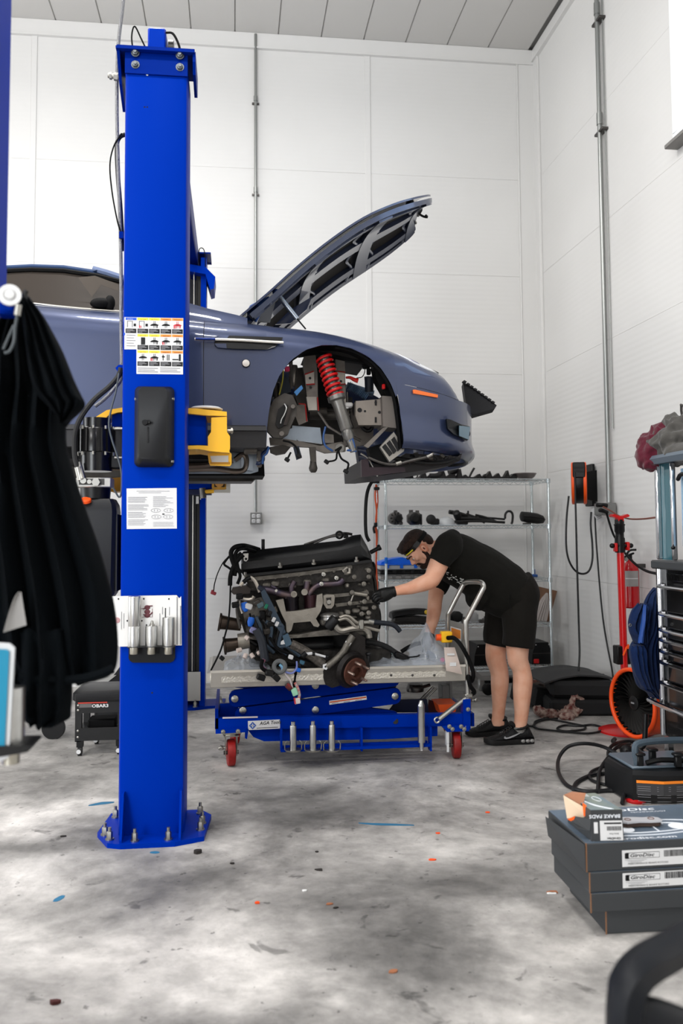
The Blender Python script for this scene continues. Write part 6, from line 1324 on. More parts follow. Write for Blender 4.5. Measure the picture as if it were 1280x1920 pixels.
# hands in black gloves
GL = mat('black_nitrile_glove', (19, 19, 19), .38, bump=.35, bscale=45)
gl = M()
limb(gl, [(741, 1108.5, 5.59, 10, .034), (734, 1110, 5.59, 10.5, .034), (726, 1113, 5.585, 12.5, .037), (717, 1116, 5.58, 13.5, .038), (709, 1118, 5.575, 11.5, .034), (704, 1119, 5.57, 8, .026)])
def finger(pts, r): gl.tube([at(x, y, Y=d) for x, y, d in pts], lambda t: r*(1-.2*t), 8, 4); gl.ell(at(*pts[-1][:2], Y=pts[-1][2]), (r*.8, r*.8, r*.8), 8, 6)
finger(((712, 1111, 5.55), (704, 1112, 5.54), (698.5, 1118, 5.54), (697.5, 1123, 5.55)), .0095)
finger(((713, 1116, 5.54), (705, 1117, 5.525), (700, 1123, 5.525), (699, 1127, 5.545)), .0098)
finger(((714, 1121, 5.545), (707, 1123, 5.525), (703, 1128, 5.53), (705, 1131, 5.55)), .0095)
finger(((717, 1125, 5.55), (711, 1127, 5.54), (708, 1131, 5.545), (711, 1132, 5.56)), .0085)
finger(((724, 1108, 5.6), (714, 1107, 5.61), (706, 1112, 5.6), (699, 1119, 5.575)), .0105)
fuse('glove', gl, GL, man, .0038, 3, .4)
put('glove_cuff', M().ring(at(737.5, 1109.4, Y=5.59), at(728, 1112, Y=5.59)-at(745, 1107.5, Y=5.588), .033, .004, 20, 6), GL, man)
gl = M(); limb(gl, [(805, 1188, 5.875, 10, .034), (803, 1197, 5.865, 12, .036), (801, 1206, 5.85, 12, .034), (800, 1212, 5.84, 9, .026)])
for k in range(4): finger(((795+k*4, 1208, 5.82+.012*k), (793+k*4, 1215, 5.8+.012*k), (792+k*4.5, 1222, 5.79+.012*k)), .009)
finger(((808, 1200, 5.85), (813, 1208, 5.83), (813, 1216, 5.81)), .01)
fuse('glove', gl, GL, man, .0045, 3, .4)
# socks and shoes
SOCK = mat('grey_sock', (128, 126, 122), .9, bump=.6, bscale=150)
SHOE = mat('black_shoe_mesh', (17, 17, 18), .55, bump=.5, bscale=110); SOLE = mat('shoe_sole_rubber', (26, 25, 25), .5)
def shoe(heel, toe, ank, Y, swoosh):
    put('sock', M().cyl(at(ank[0], ank[1]+12, Y=Y), at(ank[0]-.5, ank[1]-4, Y=Y), .036, .0475, n=18), SOCK, man)
    h, t = at(heel, 1400, Y=Y).x, at(toe, 1400, Y=Y).x; L = t-h; ax = at(ank[0], 1380, Y=Y).x
    S = [(0, .05, .035, .036), (.03, .075, .035, .038), (.1, .115, .03, .042), (.22, .108, .028, .043), (.34, .1, .026, .042), (.45, .103, .026, .044), (.55, .086, .024, .047), (.68, .066, .022, .05), (.82, .054, .022, .048), (.93, .045, .022, .037), (1.0, .03, .024, .02)]
    mm = M(); rings = []
    for s, top, bot, w_ in S:
        x = h+L*s; c = (top+bot)/2; hh = (top-bot)/2
        rings.append([V((x, Y+w_*(abs(cos(a))**.75)*(1 if cos(a) > 0 else -1)*(1-.25*max(0, sin(a))), c+hh*sin(a))) for a in [2*pi*k/18 for k in range(18)]])
    R2 = [spline([r[k] for r in rings], 3) for k in range(18)]
    mm.loft([[R2[k][j] for k in range(18)] for j in range(len(R2[0]))])
    up = put('shoe', mm, SHOE, man, smooth=60)
    mm = M(); rings = []
    for s, w_ in ((-.02, .022), (.02, .038), (.15, .045), (.35, .043), (.5, .045), (.68, .052), (.85, .05), (.97, .034), (1.02, .012)):
        x = h+L*s; rise = .012*max(0, (s-.8)/.2)**2; top = .034 if s > .4 else .036
        rings.append([V((x, Y+a*w_, z+rise)) for a, z in ((-.9, .0), (.9, .0), (1, .012), (.98, top), (-.98, top), (-1, .012))])
    R2 = [spline([r[k] for r in rings], 3) for k in range(6)]
    mm.loft([[R2[k][j] for k in range(6)] for j in range(len(R2[0]))])
    so = put('shoe_sole', mm, SOLE, man, smooth=40)
    for s in (.05, .14, .24): put('air_bubble', M().ell((h+L*s, Y-.042, .024), (.016, .01, .012), 12, 8), mat('bubble_grey', (150, 148, 145), .15, .3), so)
    put('shoe_tongue', M().box((h+L*.42, Y, .125), (.05, .045, .03), rot=(0, 50, 0), bev=.01), SHOE, up)
    for k in range(5):
        s = .5+k*.055; z = .104-.009*k; put('lace', M().tube([(h+L*(s+.02), Y-.034, z-.012), (h+L*s, Y-.015, z+.001), (h+L*(s-.01), Y+.015, z+.001), (h+L*(s+.01), Y+.034, z-.012)], .0035, 5, 3), mat('lace_charcoal', (44, 44, 44), .8), up)
    put('collar', M().ring((h+L*.24, Y, .108), (-.25, 0, 1), .046, .009, 18, 6), SHOE, up)
    if swoosh:
        g = M(); yy = Y-.0465
        P = [(.27, .083), (.36, .068), (.44, .056), (.52, .047), (.6, .043), (.64, .046), (.645, .053), (.62, .06), (.61, .055), (.6, .0525), (.55, .054), (.45, .064), (.36, .074)]
        g.prism([(h+L*s, z) for s, z in P], (0, yy-.004, 0), (1, 0, 0), (0, 0, 1), (0, .008, 0)); put('side_swoosh', g, mat('swoosh_silver', (190, 190, 192), .3, .4), up, smooth=0)
shoe(998, 909, (974, 1366), NL-.0, True); shoe(957, 874, (933, 1348), FL+.02, False)
# ================================================================ wire shelf by the back wall
SYF, SYR = 7.8, 8.26
SX0, SX1 = at(723, 985, Y=SYF).x, at(1029, 985, Y=SYF).x
SW = mat('shelf_chrome', (196, 204, 206), .22, .9)
shelf = thing('wire_shelf', ((SX0+SX1)/2, 8.03, 0), 'chrome wire shelving unit full of car parts against the back wall', 'shelf')
for x in (SX0, SX1):
    for y in (SYF, SYR):
        po = put('post', M().lathe([(.0127, .05), (.0127, 1.85), (.009, 1.858)], (x, y, 0), n=12), SW, shelf)
        put('post_foot', M().lathe([(.018, 0), (.02, .02), (.01, .05)], (x, y, 0), n=10), BLACK, po)
SZ = [at(880, y, Y=SYF).z for y in (898, 984.5, 1086, 1171, 1253)]
for z in SZ:
    s = M()
    for zz in (z, z-.028):
        for (a, b) in (((SX0, SYF), (SX1, SYF)), ((SX0, SYR), (SX1, SYR)), ((SX0, SYF), (SX0, SYR)), ((SX1, SYF), (SX1, SYR))): s.cyl((*a, zz), (*b, zz), .0035, n=6)
    n = 34
    for y in (SYF, SYR): s.tube([(lerp(SX0, SX1, k/n), y, z-(.028 if k % 2 else 0)) for k in range(n+1)], .0025, 4)
    for x in (SX0, SX1): s.tube([(x, lerp(SYF, SYR, k/10), z-(.028 if k % 2 else 0)) for k in range(11)], .0025, 4)
    for x, y in ((SX0, SYF), (SX1, SYF), (SX0, SYR), (SX1, SYR)): s.lathe([(.02, -.036), (.02, .004)], (x, y, z), n=10)
    sf = put('wire_shelf_board', s, SW, shelf)
    d = M()
    for k in range(1, 60): d.cyl((lerp(SX0, SX1, k/60), SYF, z+.002), (lerp(SX0, SX1, k/60), SYR, z+.002), .0018, n=4)
    for k in (1, 2): d.cyl((SX0, lerp(SYF, SYR, k/3), z-.003), (SX1, lerp(SYF, SYR, k/3), z-.003), .003, n=5)
    w_ = put('wire_deck', d, SW, sf); w_['kind'] = 'stuff'
tp_ = put('tape_wrap', M().cyl((SX0, SYF, at(723, 1057, Y=SYF).z), (SX0, SYF, at(723, 1045, Y=SYF).z), .0145, n=12), mat('blue_tape', (20, 110, 215), .5), shelf)
PBK = mat('part_black', (22, 21, 21), .5, var=.3, scale=20); PGR = mat('part_grey', (92, 90, 88), .45, .5, var=.35, scale=20)
def item(name, mm, mt, label, cat, group=None, sm=35): return put(name, mm, mt, None, smooth=sm, label=label, cat=cat, group=group)
zt_ = SZ[0]+.004; YS = 8.0
def on(px, z, Y=YS): p = at(px, 950, Y=Y); return V((p.x, Y, z))
random.seed(5)
# top shelf
tops = [(760, 'black ribbed air duct piece on top shelf under the car nose'), (778, 'small grey metal clamp on top shelf beside the ribbed duct'), (800, 'long black plastic channel on top shelf under the car nose'), (818, 'black hose elbow with open end on top shelf'), (836, 'black clamp bracket standing up on top shelf'), (848, 'tilted black cylinder propped on top shelf brackets'), (866, 'flat black bracket with raised tab on top shelf'), (884, 'thin black lever sticking up on top shelf'), (903, 'thin flat black strap on the top shelf'), (922, 'small black triangular bracket on top shelf'), (938, 'low black wedge part on top shelf near the grey pan'), (955, 'small black clip next to the grey pan on top shelf')]
for k, (px, lb_) in enumerate(tops):
    m_ = M(); c = on(px, zt_, YS-.05+.03*(k % 3))
    if k == 0:
        for q in range(7): m_.lathe([(.03+.006*(q % 2), 0), (.03+.006*(q % 2), .02)], c+V((q*.02-.07, 0, .036)), (1, 0, 0), n=12)
    elif k == 3: m_.tube([c+V(p) for p in ((-.06, 0, .03), (0, 0, .032), (.04, 0, .05), (.05, 0, .09))], .028, 12, 4)
    elif k == 5: m_.lathe([(.03, 0), (.036, .02), (.036, .08), (.025, .1)], c+V((-.03, 0, .06)), (1, 0, .5), n=14).box(c+V((0, 0, .03)), (.06, .06, .06), bev=.01)
    elif k == 7: m_.box(c+V((0, 0, .012)), (.09, .07, .024), bev=.006).tube([c+V((-.02, 0, .02)), c+V((0, 0, .06)), c+V((.03, 0, .11))], .01, 6)
    elif k == 1: m_.ring(c+V((0, 0, .035)), (0, 1, .2), .026, .008, 14, 6).box(c+V((.03, 0, .012)), (.03, .03, .024), bev=.004)
    else:
        w1 = .05+.03*random.random(); m_.prism([(-w1, 0), (w1, 0), (w1*1.1, .02), (w1*.5, .03+.03*random.random()), (-w1*.1, .025), (-w1*.4, .05+.05*random.random()), (-w1, .03)], c+V((0, .03, 0)), (1, 0, 0), (0, 0, 1), (0, -.08, 0)); m_.cyl(c+V((-.02, -.06, .02)), c+V((-.02, .04, .02)), .012, n=8)
    item('car_part', m_, PGR if k == 1 else PBK, lb_, 'car part', 'loose car parts on the top shelf')
pan = thing('oil_pan', on(985, zt_, 7.97), 'shallow grey metal pan at the end of the top shelf', 'pan')
c = on(985, zt_, 7.97); put('bowl', M().lathe([(.06, 0), (.085, .03), (.1, .055), (.104, .055), (.09, .028), (.06, .006)], c, n=24), mat('pan_metal', (120, 112, 110), .35, .7), pan); put('rim', M().ring(c+V((0, 0, .056)), (0, 0, 1), .103, .005, 26, 6), mat('pan_metal', (120, 112, 110), .35, .7), pan)
# second shelf
z = SZ[1]+.004
def alternator(px, lb_, k):
    c = on(px, z+.062, 7.98); t = thing('alternator', on(px, z, 7.98), lb_, 'alternator')
    put('casing', M().lathe([(.03, -.07), (.055, -.06), (.06, -.02), (.06, .03), (.05, .05), (.02, .055)], c, (.2*k, -1, 0), n=20), PGR, t)
    put('pulley', M().lathe([(.03, .055), (.034, .06), (.026, .07), (.034, .08), (.03, .085)], c, (.2*k, -1, 0), n=16), BLACK, t)
    g = M()
    for q in range(10): a = 2*pi*q/10; g.box(c+V((.045*cos(a), -.052, .045*sin(a))), (.012, .01, .03), rot=(0, -math.degrees(a)+90, 0))
    put('vents', g, BLACK, t); put('mount_ear', M().box(c+V((0, 0, .06)), (.03, .05, .03), bev=.006).box(c+V((.05, 0, -.045)), (.03, .05, .03), bev=.006), PGR, t)
alternator(741, 'round black alternator at the left end of the second shelf', 1)
comp = thing('compressor', on(776, z, 7.98), 'grey cast pump body beside the alternator on the second shelf', 'pump'); c = on(776, z, 7.98)
put('casing', M().box(c+V((0, 0, .06)), (.13, .13, .12), bev=.03), PGR, comp); put('boss', M().lathe([(.045, 0), (.05, .02), (.03, .04)], c+V((-.01, -.065, .06)), (0, -1, 0), n=18).box(c+V((.05, -.06, .05)), (.02, .03, .1), bev=.006), BLACK, comp); put('port', M().cyl(c+V((-.03, 0, .11)), c+V((-.03, 0, .14)), .02).cyl(c+V((.03, 0, .11)), c+V((.03, 0, .135)), .018), PGR, comp)
item('tensioner', M().lathe([(.04, 0), (.045, .02), (.045, .04), (.02, .05)], on(806, z+.045, 7.97), (0, -1, .2), n=16).box(on(814, z+.03, 7.97), (.09, .04, .06), bev=.012), PBK, 'small black tensioner between pump body and clear bowl on second shelf', 'car part')
item('clear_bowl', M().lathe([(.09, 0), (.085, .03), (.06, .06), (.02, .075), (.015, .07), (.055, .055), (.08, .028), (.086, .0)], on(836, z, 8.05), n=22, cap=False), mat('clear_bowl_plastic', (215, 218, 220), .15, alpha=.5), 'upturned clear plastic bowl on the second shelf', 'bowl')
ln = thing('wiper_linkage', on(885, z, 7.97), 'tangle of black metal wiper linkage arms on the second shelf', 'linkage'); c = on(885, z, 7.97)
put('motor', M().lathe([(.03, 0), (.034, .03), (.034, .09), (.02, .1)], c+V((-.13, 0, .05)), (-.3, -.4, .5), n=14).box(c+V((-.1, 0, .02)), (.1, .08, .04), bev=.01), PBK, ln)
for a, b, r in (((-.22, 0, .12), (-.02, .03, .07), .02), ((-.12, -.02, .06), (.2, 0, .03), .016), ((-.05, .04, .1), (.12, .0, .02), .013), ((-.18, -.04, .03), (.3, -.03, .02), .012), ((.03, .0, .09), (.24, .02, .025), .012), ((-.04, 0, .02), (-.04, 0, .13), .009), ((.02, .04, .06), (.32, .03, .05), .01)): put('arm', M().tube([c+V(a), (c+V(a)).lerp(c+V(b), .5)+V((0, 0, .008)), c+V(b)], r, 8, 3), PBK, ln)
item('hook_pipe', M().tube([on(948, z+.0, 8.02)+V(p) for p in ((-.01, 0, .055), (-.005, 0, .1), (.02, 0, .125), (.05, 0, .12), (.065, 0, .09), (.06, 0, .03), (.05, 0, .006))], .011, 8, 4), PBK, 'black hook-shaped pipe standing on the second shelf', 'pipe')
hs = thing('filter_housing', on(997, z, 7.98), 'black oval plastic housing at the right end of the second shelf', 'housing'); c = on(997, z, 7.98)
put('shell', M().loft([[c+V((x, .07*cos(a)*w_, .055+dz+.05*w_*sin(a))) for a in [2*pi*k/16 for k in range(16)]] for x, w_, dz in ((-.11, .6, .02), (-.1, .95, .02), (-.03, 1.05, .01), (.05, 1.0, 0), (.1, .75, -.008), (.115, .4, -.01))]), PBK, hs, smooth=50); put('seam', M().tube([c+V((-.11, -.072, .075)), c+V((0, -.076, .065)), c+V((.11, -.05, .045))], .004, 5, 3), BLACKM, hs); put('foot', M().box(c+V((-.06, -.02, .008)), (.07, .05, .016), bev=.003), PGR, hs)
# third shelf: stacked parts organisers
z = SZ[2]+.004; X0 = at(711, 1060, Y=7.9).x
def organiser(z, h, x0, x1, mt, lidm, lb_, nd):
    t = thing('parts_organiser', ((x0+x1)/2, 7.98, z), lb_, 'organiser', 'parts organisers on the third shelf')
    put('case', M().box(((x0+x1)/2, 8.0, z+h*.4), (x1-x0, .3, h*.8), bev=.006), mt, t)
    put('lid', M().box(((x0+x1)/2, 8.0, z+h*.9), (x1-x0+.01, .31, h*.2), bev=.005), lidm, t)
    for k in range(nd): put('latch', M().box((lerp(x0, x1, (k+.5)/nd), 7.845, z+h*.55), (.03, .012, h*.6), bev=.003), lidm, t)
organiser(z, .043, X0, at(795, 1080, Y=7.9).x, mat('clear_case', (150, 148, 146), .2), mat('case_grey', (120, 120, 120), .3), 'grey clear parts organiser at the bottom of the stack on third shelf', 5)
organiser(z+.044, .042, X0, at(797, 1080, Y=7.9).x, BLACK, mat('case_black', (24, 25, 28), .35), 'black parts organiser in the middle of the stack on third shelf', 5)
organiser(z+.087, .05, X0, at(790, 1080, Y=7.9).x, mat('case_pale', (176, 180, 186), .25), mat('lid_blue', (16, 104, 226), .35), 'blue-lidded parts organiser on top of the stack on third shelf', 3)
item('blue_lid', M().prism([(0, 0), (.3, 0), (.32, .03), (.2, .06), (.1, .045), (.01, .02)], (X0+.01, 7.88, z+.138), (1, 0, 0), (0, 0, 1), (0, .24, 0)), MATS['lid_blue'], 'loose bright blue plastic lid lying on the organiser stack', 'lid')
item('blue_tray', M().box(on(988, z+.012, 8.0), (.14, .12, .024), bev=.004).cyl(on(1000, z+.02, 8.0), on(1000, z+.07, 8.0), .004), mat('tray_blue', (30, 70, 130), .5), 'small blue tray on the third shelf behind the man', 'tray')
# fourth shelf
z = SZ[3]+.004
gt = thing('intake_trim', on(768, z, 7.96), 'long black curved engine cover with a yellow cap on the fourth shelf', 'engine cover'); c = on(768, z, 7.96)
put('cover', M().loft([[c+V((x, -.1+.0*k, 0))+V((0, .2*a, hz)) for a, hz in ((0, .06+h), (.2, .1+h), (.8, .1+h), (1, .06+h), (.9, .05+h), (.1, .05+h))] for k, (x, h) in enumerate(((-.19, .0), (-.16, .015), (-.05, .03), (.05, .035), (.14, .03), (.2, .0)))]), PBK, gt, smooth=50)
put('tray', M().prism([(-.17, .0), (.2, .0), (.19, .05), (.02, .07), (-.16, .06)], c+V((0, -.09, 0)), (1, 0, 0), (0, 0, 1), (0, .18, 0)), mat('cover_charcoal', (40, 38, 37), .6), gt); put('yellow_cap', M().lathe([(.02, 0), (.02, .02), (.014, .026)], c+V((.12, -.11, .11)), (0, -1, 0), n=16), mat('cap_yellow', (222, 186, 60), .4), gt); put('lip', M().tube([c+V((-.19, -.12, .02)), c+V((-.05, -.12, .03)), c+V((.1, -.12, .006))], .012, 6, 3), PBK, gt)
item('throttle_body', M().lathe([(.04, -.03), (.05, -.02), (.05, .03), (.035, .04)], on(852, z+.055, 7.95), (.4, -1, 0), n=18).box(on(842, z+.04, 7.97), (.06, .08, .07), bev=.01), PBK, 'black throttle body beside the handle tube on the fourth shelf', 'car part')
item('valve_block', M().box(on(868, z+.025, 7.95), (.07, .06, .05), bev=.01).cyl(on(862, z+.05, 7.95), on(862, z+.08, 7.95), .014), PGR, 'grey metal valve block on the fourth shelf behind the handle', 'car part')
item('clear_jar', M().lathe([(.045, 0), (.048, .01), (.048, .06), (.036, .08), (.03, .08), (.04, .058), (.04, .01)], on(884, z, 8.02), n=18), mat('jar_clear', (190, 190, 190), .15, alpha=.5), 'clear plastic jar on the fourth shelf behind the handle', 'jar')
item('metal_fitting', M().cyl(on(900, z+.02, 7.9), on(908, z+.02, 7.9), .02, n=12).cyl(on(904, z+.045, 7.9), on(908, z+.045, 7.9), .012, n=12).box(on(898, z+.015, 7.9), (.04, .04, .03), bev=.006), PGR, 'small threaded metal fitting on the fourth shelf next to the man', 'fitting')
bx = thing('cardboard_box', on(1018, z, 8.0), 'leaning brown cardboard with a white bag at the end of fourth shelf', 'box')
put('board', pprism(M(), [(1003, 1098), (1044, 1108), (1041, 1120), (1028, 1168), (1003, 1166)], 8.1, .02), mat('brown_board', (128, 96, 76), .8), bx, smooth=0); put('bag', pprism(M(), [(1003, 1168), (1005, 1146), (1018, 1122), (1027, 1112), (1030, 1140), (1024, 1168)], 7.98, .05), mat('bag_white', (176, 168, 164), .5), bx, smooth=0)
for k in range(3): put('bag_fold', M().tube([at(1006+k*5, 1164, Y=7.975), at(1014+k*4, 1140, Y=7.972), at(1022+k*2, 1120, Y=7.975)], .006, 5, 3), mat('bag_white', (176, 168, 164), .5), bx)
# bottom shelf and floor behind the man
z = SZ[4]+.004
def case(x0, x1, y0, y1, lb_, red):
    a, b = at(x0, y1, Y=7.95), at(x1, y0, Y=7.95); t = thing('battery_case', ((a.x+b.x)/2, 8.0, z), lb_, 'case', 'black cases on the bottom shelf')
    put('shell', M().loft([[V((a.x+e, 7.9, zz)), V((b.x-e, 7.9, zz)), V((b.x-e, 8.2, zz)), V((a.x+e, 8.2, zz))] for zz, e in ((z, .0), ((z+b.z)/2, .005), (b.z, .035))]), BLACK, t, smooth=0)
    put('split_line', M().box(((a.x+b.x)/2, 7.898, (z+b.z)/2), (b.x-a.x-.01, .006, .006)), mat('case_line', (52, 48, 46), .5), t)
    for x in (a.x+.04, b.x-.03): put('rivet', M().ell((x, 7.905, b.z-.02), (.01, .006, .01)), PAPER, t)
    put('red_latch', M().box((lerp(a.x, b.x, red), 7.895, z+.03), (.05, .012, .04), bev=.004), RED, t)
case(994, 1031, 1203, 1250, 'black case with red latch at the right end of bottom shelf', .2); case(886, 940, 1206, 1250, 'wider black case with red latch behind the far leg', .6)
jk = thing('trolley_jack', at(905, 1290, Z=0), 'grey low trolley frame on the floor behind the man', 'trolley jack')
put('side_frame', pprism(M(), [(884, 1255), (892, 1258), (905, 1269), (925, 1270), (925, 1276), (903, 1276), (886, 1264)], 7.4, .04), mat('jack_grey', (150, 150, 148), .4, .5), jk); put('wheel', M().lathe([(.03, 0), (.05, .01), (.05, .04), (.03, .05)], V((at(915, 1284, Y=7.4).x, 7.44, .06)), (0, -1, 0), n=18), BLACK, jk); put('fork', M().box(V((at(905, 1285, Y=7.4).x, 7.46, .09)), (.05, .05, .1), bev=.01), mat('jack_grey', (150, 150, 148), .4, .5), jk); put('saddle_post', M().lathe([(.03, 0), (.03, .14), (.05, .15), (.05, .17)], V((at(1006, 1285, Y=7.55).x, 7.55, .02)), n=14), mat('jack_grey', (150, 150, 148), .4, .5), jk); put('cross_tube', M().box(V((at(960, 1285, Y=7.6).x, 7.62, .1)), (.5, .06, .05), bev=.01), BLACK, jk)
dk = thing('clutch_disc', at(1013, 1318, Z=0), 'rusty brake disc lying on the floor below the shelf', 'brake disc'); c = at(1010, 1303, Y=7.3)
c = V((c.x, 7.25, .045)); dn = V((0, -.38, 1))
put('rotor', M().lathe([(.08, 0), (.17, 0), (.175, .006), (.175, .022), (.17, .028), (.09, .028), (.08, .02)], c, dn, n=40), mat('disc_rust', (104, 62, 50), .6, .3, var=.5, scale=30), dk); put('hat', M().lathe([(.085, .02), (.08, .06), (.04, .065), (.035, .05)], c, dn, n=24), mat('disc_dark', (62, 52, 48), .5, .4), dk)
qd = dn.to_track_quat('Z', 'Y').to_matrix()
for k in range(30): a = 2*pi*k/30; put('drill_hole', M().cyl(c+qd @ V(((.115+.03*(k % 2))*cos(a), (.115+.03*(k % 2))*sin(a), .02)), c+qd @ V(((.115+.03*(k % 2))*cos(a), (.115+.03*(k % 2))*sin(a), .0295)), .007, n=6), INK, dk)
# orange cord and clamp hung beside the shelf
cd_ = thing('hanging_cord', at(706, 1240, Y=7.7), 'orange-red electric cord hanging straight down beside the shelf post', 'cord')
put('cord', M().tube([at(x, y, Y=7.7) for x, y in ((705, 908), (703, 930), (706, 960), (704, 990), (706, 1010), (705, 1060), (707, 1100), (706, 1180), (707, 1240), (709, 1296))], .008, 6, 4).tube([at(x, y, Y=7.72) for x, y in ((706, 910), (708, 940), (704, 975), (707, 1005), (705, 1040))], .006, 6, 4), mat('cord_rust', (196, 78, 40), .5), cd_)
put('cord_clip', M().box(at(706, 916, Y=7.69), (.05, .03, .03), bev=.006).box(at(704, 984, Y=7.69), (.03, .03, .04), bev=.006).box(at(705, 900, Y=7.69), (.06, .03, .06), bev=.006), BLACK, cd_)
put('cord_plug', M().tube([at(x, y, Y=7.69) for x, y in ((704, 984), (700, 990), (702, 1000))], .01, 6, 3), BLACK, cd_)
# ================================================================ conduits on the walls
GALV = mat('galvanised_conduit', (150, 152, 150), .35, .8)
cb = thing('wall_conduit', at(480, 980, Y=8.43), 'grey metal conduit running up the back wall to an outlet box', 'conduit')
X = at(479, 700, Y=8.42).x; zb = at(480, 960, Y=8.42).z
put('pipe', M().cyl((X, 8.42, zb), (X, 8.42, ZC-.02), .014, n=12), GALV, cb)
for y in (186, 357): put('coupling', M().cyl((X, 8.42, at(480, y, Y=8.42).z-.02), (X, 8.42, at(480, y, Y=8.42).z+.03), .02, n=12), GALV, cb); put('strap', M().box((X, 8.435, at(480, y, Y=8.42).z-.04), (.07, .02, .02), bev=.003), DSTEEL, cb)
ob = put('outlet_box', pbox(M(), 469, 961, 491, 983, 8.38, .07, .004), mat('box_grey', (128, 128, 126), .45, .5), cb)
for a in (475.5, 484.5):
    for b in (967.5, 977): put('socket', pbox(M(), a-3.5, b-3.5, a+3.5, b+3.5, 8.374, .01, .006), PAPER, ob); put('slots', pbox(pbox(M(), a-1.6, b-1.5, a-.8, b+1, 8.3735, .002), a+.8, b-1.5, a+1.6, b+1, 8.3735, .002), INK, ob)
cr = thing('wall_conduit', at(1148, 960, X=3.05), 'thicker grey metal conduit on the side wall ending at a socket box', 'conduit')
YCn = 6.80; zb = at(1148, 942, X=3.04).z
put('pipe', M().cyl((3.025, YCn, zb), (3.025, YCn, ZC-.02), .019, n=14), GALV, cr); put('cable_line', M().cyl((3.05, YCn-.05, zb+.6), (3.05, YCn-.05, ZC-.02), .006, n=8), GALV, cr)
for y in (26, 242):
    zz = at(1130, y, X=3.03).z; put('strap', M().box((3.04, YCn, zz), (.06, .16, .022), bev=.003), DSTEEL, cr); put('coupling', M().cyl((3.025, YCn, zz+.06), (3.025, YCn, zz+.16), .025, n=14), GALV, cr)
    for k in (0, 1): put('set_screw', M().cyl((3.025, YCn+.02, zz+.08+.06*k), (3.025, YCn+.05, zz+.08+.06*k), .007, n=8), ZINC, cr)
a, b = at(1131, 966, X=2.96), at(1156, 941, X=2.96); Yb0, Yb1 = 6.72, 6.88
sb_ = put('socket_box', M().box((2.99, (Yb0+Yb1)/2, (a.z+b.z)/2), (.12, Yb1-Yb0, b.z-a.z), bev=.005), mat('box_grey', (128, 128, 126), .45, .5), cr)
put('box_plate', M().box((2.928, (Yb0+Yb1)/2, (a.z+b.z)/2), (.006, .12, .09)), GALV, sb_)
# plugs, tag and leads
pg = thing('power_leads', at(1130, 960, X=2.9), 'two black plugs in the socket box with leads drooping away', 'power leads')
put('plug', M().tube([at(1138, 948, X=2.93), at(1126, 947, X=2.88), at(1119, 947, X=2.86)], .018, 8, 3), BLACK, pg); put('plug', M().tube([at(1138, 961, X=2.93), at(1128, 957, X=2.88), at(1124, 957, X=2.87)], .016, 8, 3), BLACK, pg)
put('lead', M().tube([at(x, y, X=d) for x, y, d in ((1128, 949, 2.9), (1145, 958, 2.86), (1160, 967, 2.84), (1180, 973, 2.8), (1205, 973, 2.7), (1230, 970, 2.56))], .006, 6, 5), mat('lead_brown', (110, 58, 44), .5), pg)
put('lead', M().tube([at(x, y, X=d) for x, y, d in ((1137, 963, 2.92), (1142, 980, 2.92), (1150, 1003, 2.92), (1162, 1022, 2.9), (1172, 1038, 2.88), (1190, 1057, 2.8), (1210, 1070, 2.7), (1232, 1076, 2.56))], .009, 6, 5), BLACKM, pg)
# hose reel
rl = thing('cord_reel', at(1100, 905, X=3.0), 'black cord reel with orange rims on the side wall', 'cord reel')
Yc_ = 7.05; rc0 = at(1085, 906, Y=Yc_); zc2 = rc0.z; rr = (at(1085, 868, Y=Yc_).z-zc2); ra = V((.93, -.37, 0)); rf = V((-.37, -.93, 0))
put('wall_bracket', M().box((3.035, 7.2, zc2-.01), (.03, .16, .36), bev=.006).prism([(0, -.12), (.3, -.16), (.3, .15), (0, .1)], rc0+V((.04, .03, -.01)), V((.97, .25, 0)), (0, 0, 1), (-.006, .024, 0)), BLACK, rl)
put('drum', M().lathe([(rr*.5, -.064), (rr*.97, -.06), (rr, -.05), (rr, .05), (rr*.97, .06), (rr*.5, .064)], rc0, ra, n=36), BLACK, rl)
for s in (-1, 1): put('rim', M().lathe([(rr*.99, s*.034), (rr*1.04, s*.036), (rr*1.04, s*.056), (rr*.97, s*.062)][::s], rc0, ra, n=40, cap=False), ORANGE, rl)
mq = Matrix((ra, rf, V((0, 0, 1)))).transposed().to_4x4(); mq.translation = rc0
put('mouth_block', M(mq).box((0, rr*.86, .1), (.1, .06, .13), bev=.008), BLACK, rl); put('mouth_slot', M(mq).box((0, rr*.86+.031, .12), (.08, .004, .02)).box((0, rr*.86+.031, .09), (.08, .004, .02)), INK, rl)
CB = mat('cable_black', (20, 20, 22), .45)
Yk = 6.9
rc = thing('reel_cable', at(1090, 1340, Y=Yk), 'black cable from the wall reel hanging in a loop to the floor', 'cable')
put('cable', M().tube([at(x, y, Y=d) for x, y, d in ((1077, 886, Yk), (1078, 920, Yk), (1080, 1000, Yk), (1082, 1080, Yk), (1085, 1180, Yk), (1086, 1230, Yk-.05), (1082, 1280, Yk-.15), (1080, 1320, Yk-.3), (1082, 1335, 6.5))], .0085, 8, 5), CB, rc)
put('cable_loop', M().tube([at(x, y, Y=Yk+.1) for x, y in ((1066, 930), (1062, 970), (1061, 1020), (1066, 1050), (1078, 1070), (1092, 1076), (1104, 1070), (1110, 1050), (1110, 1020), (1107, 985), (1108, 960))], .0085, 8, 5), CB, rc)
put('cable', M().tube([at(x, y, Y=d) for x, y, d in ((1115, 968, 6.95), (1117, 1010, 6.95), (1120, 1050, 6.95), (1124, 1100, 6.95), (1130, 1160, 6.93), (1138, 1210, 6.9), (1146, 1250, 6.8), (1150, 1278, 6.65))], .0075, 8, 5), CB, rc)
